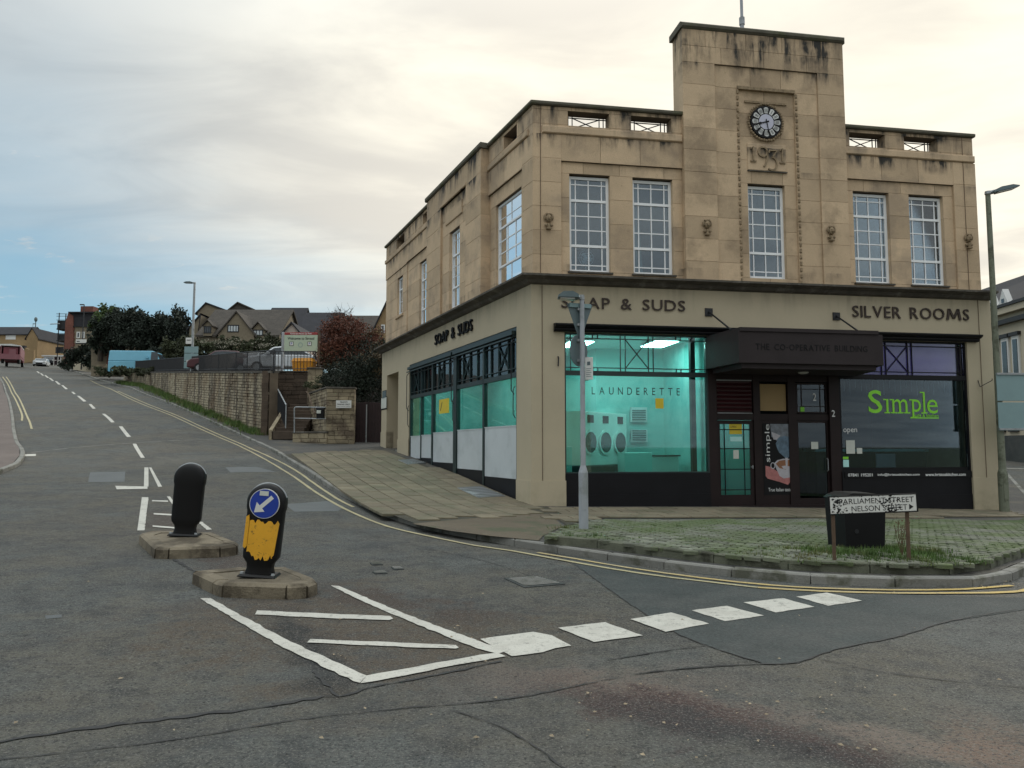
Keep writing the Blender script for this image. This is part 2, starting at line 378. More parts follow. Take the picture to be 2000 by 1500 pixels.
M['carpink'] = mat("faded_pink_panel", (.24, .095, .11), .6, .1)
M['vanblue'] = mat("pale_blue_van_paint", (.17, .44, .58), .4, .05)
M['tyre'] = mat("tyre_rubber", (.012, .012, .012), .9, .1)
M['lampglass'] = mat("lamp_lens", (.5, .5, .48), .2, .02)
M['lamp_on'] = mat("lit_ceiling_panel", (.8, .9, .85), .5, 0.0, emit=(.85, 1.0, .96), estr=9.0)
M['grit_yellow'] = mat("yellow_bin_plastic", (.60, .25, .012), .5, .08)
M['carved'] = mat("carved_stone", (.27, .20, .125), .95, .35, 14, bump=.5, bscale=40)
M['dial'] = mat("clock_dial", (.50, .50, .60), .5, .03)
M['fabric'] = mat("pale_curtain", (.30, .37, .37), .9, .08)
M['rust'] = mat("rusty_steel", (.10, .062, .038), .8, .3, 8)

def glass(name, tint=(1, 1, 1), refl=1.0, rough=0.02, alpha=1.0):
    m = bpy.data.materials.new(name); m.use_nodes = True; nt = m.node_tree; nt.nodes.clear()
    N = nt.nodes.new; L = nt.links.new
    o = N("ShaderNodeOutputMaterial"); mx = N("ShaderNodeMixShader"); tr = N("ShaderNodeBsdfTransparent"); gl = N("ShaderNodeBsdfGlossy")
    fz = N("ShaderNodeFresnel"); fz.inputs[0].default_value = 1.5
    mt = N("ShaderNodeMath"); mt.operation = 'MULTIPLY'; mt.inputs[1].default_value = refl; mt.use_clamp = True
    L(fz.outputs[0], mt.inputs[0]); L(mt.outputs[0], mx.inputs[0])
    tr.inputs[0].default_value = (*tint, 1); gl.inputs["Roughness"].default_value = rough
    gl.inputs[0].default_value = (.92, .96, 1, 1)
    L(tr.outputs[0], mx.inputs[1]); L(gl.outputs[0], mx.inputs[2]); L(mx.outputs[0], o.inputs[0])
    return m
M['glass_up'] = glass("upper_window_glass", (.75, .85, .9), 2.8)
M['glass_side'] = glass("side_window_glass", (.5, .6, .65), 8.0)
M['glass_teal'] = glass("tinted_shop_glass", (.64, .94, .90), 1.8)
M['glass_teal_side'] = glass("tinted_side_glass", (.66, .96, .90), .5)
M['glass_clear'] = glass('clear_transom_glass', (.8, .8, .9), .9)
M['glass_cafe'] = glass("cafe_shop_glass", (.6, .7, .75), 1.05)

# ------------------------------------------------------------------ mesh builder
WORLD = {}
class MB:
    def __init__(s): s.v = []; s.f = []; s.mi = []; s.c = 0
    def add(s, vs, fs):
        o = len(s.v); s.v += [tuple(p) for p in vs]
        for f in fs: s.f.append([o + i for i in f]); s.mi.append(s.c)
        return s
    def box(s, x0, x1, y0, y1, z0, z1, Mx=None):
        vs = [Vector((x, y, z)) for z in (z0, z1) for y in (y0, y1) for x in (x0, x1)]
        if Mx is not None: vs = [Mx @ p for p in vs]
        return s.add(vs, [(0, 2, 3, 1), (4, 5, 7, 6), (0, 1, 5, 4), (2, 6, 7, 3), (0, 4, 6, 2), (1, 3, 7, 5)])
    def cbox(s, x0, x1, y0, y1, z0, z1, c=.006):
        """box whose -y face has a small chamfer"""
        vs = [(x0 + c, y0, z0 + c), (x1 - c, y0, z0 + c), (x1 - c, y0, z1 - c), (x0 + c, y0, z1 - c),
              (x0, y0 + c, z0), (x1, y0 + c, z0), (x1, y0 + c, z1), (x0, y0 + c, z1),
              (x0, y1, z0), (x1, y1, z0), (x1, y1, z1), (x0, y1, z1)]
        fs = [(0, 1, 2, 3)]
        for i in range(4):
            j = (i + 1) % 4; fs.append((i, i + 4, j + 4, j)); fs.append((i + 4, i + 8, j + 8, j + 4))
        return s.add(vs, fs)
    def tbox(s, x0, x1, y0, y1, z0, z1, c=.01):
        """box whose top has a small chamfer"""
        vs = [(x0, y0, z0), (x1, y0, z0), (x1, y1, z0), (x0, y1, z0), (x0, y0, z1 - c), (x1, y0, z1 - c), (x1, y1, z1 - c), (x0, y1, z1 - c),
              (x0 + c, y0 + c, z1), (x1 - c, y0 + c, z1), (x1 - c, y1 - c, z1), (x0 + c, y1 - c, z1)]
        fs = [(8, 9, 10, 11), (3, 2, 1, 0)]
        for i in range(4):
            j = (i + 1) % 4; fs.append((i, j, j + 4, i + 4)); fs.append((i + 4, j + 4, j + 8, i + 8))
        return s.add(vs, fs)
    def cyl(s, p0, p1, r0, r1=None, n=10, cap=True):
        p0 = Vector(p0); p1 = Vector(p1); r1 = r0 if r1 is None else r1
        d = (p1 - p0).normalized(); a = d.orthogonal().normalized(); b = d.cross(a)
        vs = []
        for p, r in ((p0, r0), (p1, r1)):
            for i in range(n):
                t = 2 * math.pi * i / n; vs.append(p + (a * math.cos(t) + b * math.sin(t)) * r)
        fs = [(i, (i + 1) % n, n + (i + 1) % n, n + i) for i in range(n)]
        if cap: fs += [tuple(range(n - 1, -1, -1)), tuple(range(n, 2 * n))]
        return s.add(vs, fs)
    def path(s, pts, r, n=6):
        for a, b in zip(pts[:-1], pts[1:]): s.cyl(a, b, r, r, n)
        return s
    def prism(s, poly, y0, y1, axes='xz'):
        n = len(poly)
        if axes == 'xz': vs = [(a, y0, b) for a, b in poly] + [(a, y1, b) for a, b in poly]
        elif axes == 'xy': vs = [(a, b, y0) for a, b in poly] + [(a, b, y1) for a, b in poly]
        else: vs = [(y0, a, b) for a, b in poly] + [(y1, a, b) for a, b in poly]
        fs = [tuple(range(n)), tuple(range(2 * n - 1, n - 1, -1))] + [(i, i + n, (i + 1) % n + n, (i + 1) % n) for i in range(n)]
        return s.add(vs, fs)
    def strip(s, pts, w, y0, y1=None):
        """ribbon of width w along 2D pts in the xz plane at depth y0 (a solid down to y1 if given)"""
        P = [Vector(p) for p in pts]; L_, R_ = [], []
        for i, p in enumerate(P):
            d = (P[min(i + 1, len(P) - 1)] - P[max(i - 1, 0)]).normalized(); nn = Vector((-d.y, d.x)) * w / 2
            L_.append(p + nn); R_.append(p - nn)
        n = len(P)
        vs = [(q.x, y0, q.y) for q in L_] + [(q.x, y0, q.y) for q in R_]
        fs = [(i, n + i, n + i + 1, i + 1) for i in range(n - 1)]
        if y1 is not None:
            o = 2 * n
            vs += [(q.x, y1, q.y) for q in L_] + [(q.x, y1, q.y) for q in R_]
            fs += [(i, i + 1, o + i + 1, o + i) for i in range(n - 1)] + [(n + i + 1, n + i, o + n + i, o + n + i + 1) for i in range(n - 1)]
            fs += [(0, o, o + n, n), (n - 1, 2 * n - 1, o + 2 * n - 1, o + n - 1)]
        return s.add(vs, fs)
    def sphere(s, c, rx, ry=None, rz=None, nu=8, nv=6):
        ry = ry or rx; rz = rz or rx; vs = []
        for j in range(nv + 1):
            t = math.pi * j / nv
            for i in range(nu):
                a = 2 * math.pi * i / nu
                vs.append((c[0] + rx * math.sin(t) * math.cos(a), c[1] + ry * math.sin(t) * math.sin(a), c[2] + rz * math.cos(t)))
        return s.add(vs, [(j * nu + i, (j + 1) * nu + i, (j + 1) * nu + (i + 1) % nu, j * nu + (i + 1) % nu) for j in range(nv) for i in range(nu)])
    def mesh(s, name, mats):
        me = bpy.data.meshes.new(name)
        me.from_pydata(s.v, [], s.f)
        for m in (mats if isinstance(mats, (list, tuple)) else [mats]): me.materials.append(m)
        if any(s.mi): me.polygons.foreach_set("material_index", s.mi)
        me.update(); return me
    def build(s, name, mats, Mx=None, parent=None, smooth=False, **k):
        me = s.mesh(name, mats)
        if smooth:
            me.polygons.foreach_set("use_smooth", [True] * len(me.polygons))
        return put(name, me, Mx, parent, **k)
def put(name, data, Mx=None, parent=None, label=None, cat=None, group=None, kind=None):
    o = bpy.data.objects.new(name, data); COL.objects.link(o)
    Mx = Mx.copy() if Mx is not None else Matrix.Identity(4)
    WORLD[o.name] = Mx
    if parent is not None:
        o.parent = parent; o.matrix_basis = WORLD[parent.name].inverted() @ Mx
    else: o.matrix_basis = Mx
    if label: o['label'] = label
    if cat: o['category'] = cat
    if group: o['group'] = group
    if kind: o['kind'] = kind
    return o
def thing(name, label, cat, Mx=None, group=None):
    return put(name, None, Mx, None, label, cat, group)
def TR(x, y, z, rz=0.0): return Matrix.Translation((x, y, z)) @ Matrix.Rotation(rz, 4, 'Z')
def children(o): return [c for c in bpy.data.objects if c.parent == o]
def copy_tree(o, parent=None, Mx=None, label=None, group=None):
    c = o.copy(); COL.objects.link(c); c.parent = parent
    if Mx is not None: c.matrix_basis = Mx; WORLD[c.name] = Mx
    if label: c['label'] = label
    if group: c['group'] = group
    for ch in children(o):
        if ch.name != c.name: copy_tree(ch, c)
    return c
def ground_frame(x, y, off=0.0, rz=0.0):
    """frame on the terrain, z along the surface normal"""
    e = .4; z = T(x, y)
    n = Vector((T(x - e, y) - T(x + e, y), T(x, y - e) - T(x, y + e), 2 * e)).normalized()
    q = Vector((0, 0, 1)).rotation_difference(n).to_matrix().to_4x4()
    return Matrix.Translation((x, y, z + off)) @ q @ Matrix.Rotation(rz, 4, 'Z')

# ---- text
_tc = {}
def text_mesh(body, w, h, thick, material, off=0.0, name="letter", sp=1.0):
    """flat or solid lettering in the xz plane, lower left corner at the origin, facing -y, scaled to w x h"""
    key = (body, off, sp)
    if body == 'M' and key not in _tc:      # geometric capital M with splayed legs, convex pieces
        w_ = .15 + off; W_m = 1.0
        _tc[key] = ([(0, 0), (w_, 0), (.12 + w_, 1), (.12, 1), (W_m - w_, 0), (W_m, 0), (W_m - .12, 1), (W_m - .12 - w_, 1), (.12, 1), (.12 + w_, 1), (.5 + w_ / 2, .12), (.5 - w_ / 2, .12), (W_m - .12 - w_, 1), (W_m - .12, 1), (.5 + w_ / 2, .121), (.5 - w_ / 2, .121)],
                    [(0, 1, 2, 3), (4, 5, 6, 7), (11, 10, 9, 8), (15, 14, 13, 12)])
    if key not in _tc:
        cu = bpy.data.curves.new("t", 'FONT'); cu.body = body; cu.size = 1; cu.resolution_u = 3; cu.offset = off; cu.space_character = sp
        ob = bpy.data.objects.new("t", cu); COL.objects.link(ob)
        dg = bpy.context.evaluated_depsgraph_get(); me = bpy.data.meshes.new_from_object(ob.evaluated_get(dg))
        vs = [tuple(v.co) for v in me.vertices]; fs = [tuple(p.vertices) for p in me.polygons]
        bpy.data.objects.remove(ob); bpy.data.curves.remove(cu); bpy.data.meshes.remove(me)
        _tc[key] = (vs, fs)
    vs, fs = _tc[key]
    x0 = min(v[0] for v in vs); x1 = max(v[0] for v in vs); y0 = min(v[1] for v in vs); y1 = max(v[1] for v in vs)
    kx = w / (x1 - x0); ky = h / (y1 - y0)
    P = [((v[0] - x0) * kx, (v[1] - y0) * ky) for v in vs]
    b = MB()
    if thick:
        n = len(P); edges = {}
        for f in fs:
            for i in range(len(f)):
                e = (f[i], f[(i + 1) % len(f)]); edges[e] = 1
        fs2 = [tuple(f) for f in fs]
        side = [(e[0], e[0] + n, e[1] + n, e[1]) for e in edges if (e[1], e[0]) not in edges]
        b.add([(p[0], -thick, p[1]) for p in P] + [(p[0], 0, p[1]) for p in P], fs2 + side)
    else: b.add([(p[0], 0, p[1]) for p in P], fs)
    return b.mesh(name, material)
def char_width(c, off):
    text_mesh(c, 1, 1, 0, M['ink'], off); vs = _tc[(c, off, 1.0)][0]
    return max(v[0] for v in vs) - min(v[0] for v in vs)
def letter_row(body, x0, x1, z0, z1, y, thick, material, Mx, parent, off=0.0, gap=.14, space=.42, name='letter'):
    ws = [None if c == ' ' else char_width(c, off) for c in body]
    tot = sum(space if w is None else w for w in ws) + gap * (len(body) - 1)
    k = (x1 - x0) / tot; x = x0
    for c, w in zip(body, ws):
        if w is None: x += (space + gap) * k; continue
        h = z1 - z0; zz = z0
        if c == '-': h *= .1; zz = z0 + (z1 - z0) * .4
        me = text_mesh(c, w * k, h, thick, material, off, name)
        put(name, me, Mx @ Matrix.Translation((x, y, zz)), parent)
        x += (w + gap) * k

# ---- draped sheets
def densify(P, step):
    out = []
    for a, b in zip(P, P[1:] + P[:1]):
        n = max(1, int((b - a).length / step))
        out += [a.lerp(b, i / n) for i in range(n)]
    return out
def inside(p, poly):
    c = False; n = len(poly); j = n - 1
    for i in range(n):
        a, b = poly[i], poly[j]
        if (a.y > p[1]) != (b.y > p[1]) and p[0] < (b.x - a.x) * (p[1] - a.y) / (b.y - a.y) + a.x: c = not c
        j = i
    return c
def drape(name, P, off, material, step=1.0, skirt=0.0, parent=None, zf=None, **k):
    P = [Vector(p[:2]) for p in P]
    B = densify(P, step)
    xs = [p.x for p in B]; ys = [p.y for p in B]
    G = []
    x = min(xs) + step * .53
    while x < max(xs):
        y = min(ys) + step * .47
        while y < max(ys):
            if inside((x, y), B): G.append(Vector((x, y)))
            y += step
        x += step
    if len(G):
        Ba = np.array([(p.x, p.y) for p in B]); G = [g for g in G if ((Ba - (g.x, g.y)) ** 2).sum(1).min() > (step * .35) ** 2]
    n = len(B)
    r = delaunay_2d_cdt(B + G, [(i, (i + 1) % n) for i in range(n)], [], 1, 1e-5)
    V = r[0]; Z = Tn([(p.x, p.y) for p in V]) if zf is None else [zf(p.x, p.y) for p in V]
    mb = MB()
    fs = []
    for f in r[2]:
        a, b_, c = V[f[0]], V[f[1]], V[f[2]]
        fs.append(f if (b_ - a).cross(c - a) > 0 else tuple(reversed(f)))
    mb.add([(p.x, p.y, z + off) for p, z in zip(V, Z)], fs)
    if skirt:
        zb = Tn([(p.x, p.y) for p in B]) if zf is None else [zf(p.x, p.y) for p in B]
        mb.add([(p.x, p.y, z + off) for p, z in zip(B, zb)] + [(p.x, p.y, z + off - skirt) for p, z in zip(B, zb)],
               [(i, (i + 1) % n, n + (i + 1) % n, n + i) for i in range(n)])
    return mb.build(name, material, None, parent, **k)
def gp(*pts, off=0.0): return [gnd(u, v, off) for u, v in pts]
def smooth_path(P, step=.5):
    """Catmull-Rom through 2D points, resampled"""
    out = []
    Q = [P[0] * 2 - P[1]] + P + [P[-1] * 2 - P[-2]]
    for i in range(1, len(Q) - 2):
        p0, p1, p2, p3 = Q[i - 1:i + 3]; n = max(2, int((p2 - p1).length / step))
        for j in range(n):
            t = j / n
            out.append(.5 * ((2 * p1) + (p2 - p0) * t + (2 * p0 - 5 * p1 + 4 * p2 - p3) * t * t + (3 * p1 - p0 - 3 * p2 + p3) * t ** 3))
    out.append(P[-1]); return out
def band(path, w, off, name, material, parent=None, jitter=0.0, z0=None, **k):
    """strip of width w draped on the terrain along a 2D path"""
    mb = MB(); L_, R_ = [], []
    for i, p in enumerate(path):
        d = (path[min(i + 1, len(path) - 1)] - path[max(i - 1, 0)]); d.normalize(); nn = Vector((-d.y, d.x))
        ww = w / 2 * (1 + random.uniform(-jitter, jitter)); sh = nn * random.uniform(-jitter, jitter) * w * .5
        L_.append(p + nn * ww + sh); R_.append(p - nn * ww + sh)
    n = len(path); zz = Tn([(q.x, q.y) for q in L_ + R_])
    mb.add([(q.x, q.y, z + off) for q, z in zip(L_ + R_, zz)], [(i, n + i, n + i + 1, i + 1) for i in range(n - 1)])
    return mb.build(name, material, None, parent, **k)
def offset_path(path, d):
    out = []
    for i, p in enumerate(path):
        t = (path[min(i + 1, len(path) - 1)] - path[max(i - 1, 0)]).normalized()
        out.append(p + Vector((-t.y, t.x)) * d)
    return out
#@@GROUND
# ------------------------------------------------------------------ ground, road, footways
def make_ground():
    xs = np.arange(-260, 261, 5.0); ys = np.arange(-90, 346, 5.0)
    X, Y = np.meshgrid(xs, ys); Z = Tn(np.stack([X.ravel(), Y.ravel()], 1)) - .45
    n = len(xs); mb = MB()
    mb.add(list(zip(X.ravel(), Y.ravel(), Z)), [(j * n + i, j * n + i + 1, (j + 1) * n + i + 1, (j + 1) * n + i) for j in range(len(ys) - 1) for i in range(n - 1)])
    mb.build('ground', M['earth'], kind='structure')
    far = MB(); far.add([(-2500, -2500, -3), (2500, -2500, -3), (2500, 2500, -3), (-2500, 2500, -3)], [(0, 1, 2, 3)])
    far.build('distant_ground', M['earth'], kind='structure')
make_ground()
V2 = lambda *a: [Vector(p) for p in a]
road = drape('road', V2((-22, -10), (30, -10), (46, 62), (10, 62), (10, 45), (-8, 45), (-22, 62), (-40, 90), (-58, 120), (-80, 156), (-120, 150), (-84, 100), (-52, 60), (-32, 30)), 0.0, M['road'], 1.1, kind='structure')
KPX = [(140, 724), (160, 731), (180, 738), (220, 750), (270, 766), (330, 789), (380, 811), (420, 829), (480, 857), (530, 881), (565, 903), (600, 925), (640, 952), (690, 981), (740, 1004), (800, 1026), (880, 1045), (960, 1059),
       (1050, 1075), (1115, 1085), (1217, 1100), (1330, 1116), (1455, 1130), (1584, 1141), (1714, 1146), (1828, 1149), (1922, 1146), (1974, 1136), (2000, 1123)]
_k = gp(*KPX)
KERB = smooth_path(_k + V2((7.4, 10.6), (9.3, 12.4), (11.2, 14.8), (12.9, 17.8), (14.6, 21.0), (22, 34), (30, 48), (36, 60)), .45)
KH = .11
def F2(s, o): return Vector((CX + FA.x * s + FN.x * o, CY + FA.y * s + FN.y * o))
def S2(s, o): return Vector((CX + SA.x * s + SN.x * o, CY + SA.y * s + SN.y * o))
footway = drape('footway', offset_path(KERB, .13) + V2((30, 62), (18, 40)) + [F2(13.2, -6), F2(12.4, -.6), F2(1, -.6), S2(-1, -.6), S2(-15, -.6)] + V2((-6.2, 34.5), (-11.8, 37.5), (-18.2, 45.6), (-30.5, 63.5), (-42, 82), (-58, 108)), KH, M['pave_tar'], 1.0, kind='structure')
def arc_resample(path, step):
    L = [0]
    for a, b in zip(path[:-1], path[1:]): L.append(L[-1] + (b - a).length)
    out = []; d = 0; i = 0
    while d < L[-1]:
        while L[i + 1] < d: i += 1
        t = (d - L[i]) / (L[i + 1] - L[i]); out.append(path[i].lerp(path[i + 1], t)); d += step
    return out
def stone_run(path, L, w, h, off, name, material, parent, gap=.012, jit=.004, maxn=295):
    P = arc_resample(path, L)
    rest = MB(); cache = {}
    segs = list(zip(P[:-1], P[1:]))
    segs.sort(key=lambda s: s[0].length)
    for k, (a, b) in enumerate(segs):
        d = b - a; ln = round(d.length - gap, 2); za, zb = T(a.x, a.y), T(b.x, b.y)
        ang = math.atan2(d.y, d.x); pit = math.atan2(zb - za, d.length)
        Mx = Matrix.Translation(((a.x + b.x) / 2, (a.y + b.y) / 2, (za + zb) / 2 + off + random.uniform(-jit, jit))) @ Matrix.Rotation(ang + random.uniform(-.008, .008), 4, 'Z') @ Matrix.Rotation(-pit, 4, 'Y')
        if k < maxn:
            if ln not in cache: cache[ln] = MB().tbox(-ln / 2, ln / 2, 0, w, -.3, h, .018).mesh(name, material)
            put(name, cache[ln], Mx, parent)
    return parent
stone_run(KERB, .915, .14, KH, 0.0, 'kerb_stone', M['kerb'], footway)

# concrete slabs beside the launderette
def slab_field(poly, Mx0, nx, ny, lx, ly, off, name, material, parent, x0, y0, gap=.014, limit=295, skip=0.0, tilt=.006):
    """running-bond slabs laid in the local frame of a facade"""
    base = [MB().tbox(-lx / 2 + gap, lx / 2 - gap, -ly / 2 + gap, ly / 2 - gap, -.05, 0, .008).mesh(name, material)]
    C = []
    for j in range(ny):
        for i in range(nx):
            x = x0 + (i + (.5 if j % 2 else 0)) * lx; y = y0 + j * ly
            p = Mx0 @ Vector((x, y, 0))
            if inside((p.x, p.y), poly): C.append((p.xy.length, p.x, p.y))
    C.sort(); rz = math.atan2(Mx0[1][0], Mx0[0][0]); rest = MB()
    for k, (_, x, y) in enumerate(C):
        if random.random() < skip: continue
        G = ground_frame(x, y, off + random.uniform(-.003, .003), 0) @ Matrix.Rotation(rz, 4, 'Z') @ Matrix.Rotation(random.uniform(-tilt, tilt), 4, 'X') @ Matrix.Rotation(random.uniform(-tilt, tilt), 4, 'Y')
        if k < limit: put(name, base[0], G, parent)
        else:
            vs = [G @ v.co for v in base[0].vertices]; rest.add(vs, [tuple(f.vertices) for f in base[0].polygons])
    if rest.v: rest.build(name + 's', material, None, parent, kind='stuff')
    return len(C)
SLABPX = [(556, 888), (650, 883), (745, 879), (800, 896), (1010, 981), (1040, 990), (1070, 1003), (1000, 1006), (812, 1022), (760, 1003), (700, 970), (640, 930)]
SP = gp(*SLABPX, off=.12)
slab_area = drape('paved_footway', SP, KH + .008, M['joint'], 1.0, kind='structure')
print('slabs', slab_field(SP, MS, 34, 20, .60, .45, KH + .035, 'paving_slab', M['slab'], slab_area, -17, -6.5))
FP = gp((1045, 989), (1100, 991), off=.12) + [F2(12.7, .02)] + gp((1990, 1010), (1700, 1011), (1400, 1012), (1160, 1012), (1108, 1026), (1088, 1014), off=.12)
front_slabs = drape('front_footway', FP, KH + .010, M['joint'], 1.0, kind='structure')
print('front', slab_field(FP, MF, 30, 8, .60, .50, KH + .036, 'paving_slab', M['slab'], front_slabs, -.3, -3.1))
drape('brown_footway', gp((805, 1023), (1000, 1006), (1070, 1003.5), (1100, 1027), (1060, 1047), (1052, 1056), (960, 1047), (880, 1037), off=.12), KH + .012, M['pave_brown'], .8, kind='structure')
# planted corner of mossy setts
PB = gp((1062, 1050), (1104, 1029), (1160, 1014), (1400, 1013), (1700, 1013), (1990, 1013), off=.24)
PE = [p for p in offset_path(KERB, .24) if p.y < 17.0 and (p.x > -2 and p.y < 17)]
PE = [p for p in PE if p.x > PB[0].x + .1]
edge_path = smooth_path(gp((1062, 1050), (1075, 1052), off=.20), .4)[:1] + PE
plant_poly = PE + V2((13.2, 19.3)) + list(reversed(PB))
planter = drape('sett_corner', plant_poly, KH + .10, M['moss'], .6, kind='structure')
stone_run(edge_path, .92, .07, .14, KH - .01, 'edging_stone', M['kerb_moss'], planter)
rs = MF @ Matrix.Rotation(R(-38), 4, 'Z')
rs = Matrix.Translation((CX, CY, 0)) @ Matrix.Rotation(R(-28), 4, 'Z')
print('setts', slab_field(plant_poly, rs, 110, 120, .23, .125, KH + .128, 'sett', M['sett'], planter, -3, -13, gap=.014, limit=296, skip=.02, tilt=.05))
# footway across the street, on the left
LP = gp((-260, 985), (-60, 945), (0, 922), (25, 911), (38, 895), (37, 881), (28, 868), (22, 840), (20, 812), (13, 778), (2, 746), (-14, 728)) 
lf = drape('left_footway', LP + V2((-70, 90), (-60, 50), (-40, 25)), KH, M['pave_red'], 1.5, skirt=.3, kind='structure')
stone_run(list(reversed(smooth_path(gp((-60, 945), (0, 922), (25, 911), (38, 895), (37, 881), (28, 868), (22, 840), (20, 812), (13, 778), (2, 746), (-14, 728)), .4))), .9, .14, KH + .01, 0.0, 'kerb_stone', M['kerb'], lf)

# ---- markings (parts of the road)
def mark(pts, m='white', off=.0095, name='road_marking', **k):
    P = gp(*pts)
    a = sum(P[i].x * P[(i + 1) % len(P)].y - P[(i + 1) % len(P)].x * P[i].y for i in range(len(P)))
    if a < 0: P.reverse()
    # hand-laid, slightly ragged edges
    Q = []
    for p, q in zip(P, P[1:] + P[:1]):
        n = max(1, int((q - p).length / .09)) if (p.length < 16) else 1
        for i in range(n):
            t = p.lerp(q, i / n)
            if i: t = t + Vector((random.uniform(-1, 1), random.uniform(-1, 1))) * .009
            Q.append(t)
    return drape(name, Q, off, M[m], .45, parent=road, **k)
W_ = mark
W_([(391, 1170), (411, 1170), (560, 1251), (716, 1322), (703, 1336), (690, 1333), (545, 1262)])
W_([(716, 1322), (830, 1301), (938, 1281), (972, 1277), (988, 1284), (880, 1303), (790, 1322), (704, 1337)])
W_([(646, 1145), (662, 1146), (800, 1204), (990, 1274), (972, 1279), (930, 1268), (770, 1203), (700, 1172)])
W_([(502, 1194), (635, 1200), (762, 1205), (768, 1210), (760, 1213), (640, 1209), (498, 1202)])
W_([(606, 1250), (760, 1256), (890, 1262), (896, 1267), (890, 1269), (750, 1264), (600, 1257)])
W_([(938, 1250), (1042, 1236), (1078, 1243), (1116, 1263), (1085, 1268), (1060, 1276), (1000, 1284), (985, 1276)])
for q in ([(1090, 1228), (1182, 1217), (1256, 1243), (1160, 1256)], [(1231, 1211), (1311, 1198), (1385, 1220), (1300, 1236)], [(1351, 1194), (1420, 1185), (1492, 1204), (1416, 1215)],
          [(1452, 1178), (1530, 1170), (1591, 1187), (1515, 1198)], [(1555, 1167), (1615, 1159), (1684, 1175), (1618, 1185)],
          [(277, 972), (290, 972), (282, 1037), (268, 1037)], [(282, 913.5), (290, 913.5), (290, 951), (281, 951)], [(291, 913.5), (295.5, 913.5), (316.5, 951), (309, 951.6)],
          [(225, 949.5), (288, 951), (288, 955.5), (228, 956.4)], [(297, 977.5), (328, 978.5), (328, 981), (297, 979.8)], [(300, 1003), (337, 1005), (337, 1008), (300, 1005.5)],
          [(298, 1027), (342, 1030.5), (342, 1033.5), (298, 1029.8)], [(326, 970.5), (332, 970.5), (344, 987), (338, 988)], [(386, 1020), (395, 1020), (414, 1035), (404, 1036)],
          [(259, 867), (266, 867), (283, 894.5), (275, 894.5)], [(232, 833), (239, 833), (256, 853.5), (248, 854)], [(199, 808.5), (205, 808.5), (224, 825), (217, 825.5)],
          [(173, 789.5), (178.5, 789.5), (187, 798), (181, 798.5)], [(150, 773.3), (155, 773.3), (169, 784), (163, 784.6)], [(139, 765.5), (143, 765.5), (148, 769.6), (144, 770)],
          [(119.5, 752.6), (123.5, 752.6), (132.5, 760), (128, 760.4)], [(107, 744.6), (111, 744.6), (118.5, 751), (114, 751.4)], [(95, 738.2), (98.4, 738.2), (105.5, 744), (102, 744.3)],
          [(86.6, 732.8), (89.6, 732.8), (95.5, 738), (92.4, 738.3)], [(78, 729.4), (81, 729.4), (86, 733.7), (83, 734)], [(71, 725.4), (73.6, 725.4), (78, 728.8), (75.4, 729)]):
    W_(q)
W_([(88, 1203), (120, 1201), (121, 1207), (90, 1210)], 'patch_light', off=.0048); W_([(36, 888), (70, 887), (70, 891), (38, 892)])
def line(pts, w, m, off=.012, name='road_marking', step=.5, jitter=0.0):
    return band(smooth_path(gp(*pts), step), w, off, name, M[m], road, jitter)
line([(176, 743), (228, 766), (340, 814), (434, 857), (484.5, 880), (565, 926), (611, 958), (657, 986), (700, 1007), (760, 1030), (860, 1053), (930, 1067), (1000, 1077), (1125, 1100), (1250, 1121), (1375, 1137), (1480, 1149)], .075, 'yellow_pale', jitter=.12)
line([(1480, 1149), (1600, 1156), (1740, 1160), (1880, 1160), (1974, 1158), (2010, 1152), (2060, 1136)], .085, 'yellow', jitter=.12)
line([(230, 764), (350, 813.6), (446, 857), (498, 880), (565, 912), (611, 943), (657, 974), (690, 991)], .075, 'yellow_pale', jitter=.12)
line([(1050, 1080.5), (1120, 1092), (1225, 1110), (1375, 1131), (1500, 1144), (1600, 1150), (1740, 1154), (1880, 1152.5), (1976, 1145)], .08, 'yellow', jitter=.12)
line([(5, 736), (18, 756), (40, 802), (43, 822)], .09, 'yellow_pale'); line([(12, 736), (20, 748), (36, 776), (54, 816), (62, 838)], .09, 'yellow_pale')
line([(1950, 928), (1972, 946), (2003, 972)], .10, 'yellow_pale'); 
line([(1965, 915), (2030, 917)], .18, 'white'); line([(1965, 893), (2000, 897), (2040, 897)], .12, 'white')
# seams and cracks
def crack(pts, w, m='crack', off=.0068, jit=.85):
    P = arc_resample(smooth_path(gp(*pts), .3), .07)
    P = [p + Vector((random.uniform(-1, 1), random.uniform(-1, 1))) * (.006 if jit > .5 else 0) for p in P]
    w = w * (.72 if jit > .5 else 1)
    return band(P, w, off, 'tar_seam', M[m], road, jit)
crack([(-60, 1462), (0, 1450), (150, 1427), (320, 1405), (500, 1385), (640, 1361), (668, 1363)], .045)
crack([(610, 1312), (640, 1340), (666, 1363), (720, 1345), (860, 1318), (985, 1292)], .03)
crack([(-60, 1494), (0, 1485), (330, 1448), (560, 1410), (780, 1385), (1000, 1366), (1240, 1318), (1430, 1300)], .017)
crack([(1240, 1318), (1330, 1307), (1430, 1301), (1500, 1298), (1560, 1296), (1592, 1282), (1660, 1263), (1750, 1246), (1850, 1215), (1990, 1190)], .022)
crack([(970, 1068), (1080, 1079), (1135, 1112), (1190, 1152), (1260, 1200), (1330, 1242), (1420, 1275), (1495, 1298)], .016)
crack([(1600, 1288), (1700, 1310), (1850, 1330), (2010, 1345)], .012); crack([(1190, 1290), (1300, 1272), (1380, 1262)], .02)
crack([(890, 1390), (1000, 1430), (1100, 1500), (1150, 1540)], .016)
crack([(60, 884), (150, 874), (250, 866), (340, 861), (425, 858)], .10, 'kerb', jit=.2)
crack([(575, 1012), (700, 1040), (850, 1075), (960, 1100), (1100, 1150)], .012)
crack([(310, 1078), (370, 1110), (400, 1130)], .05)
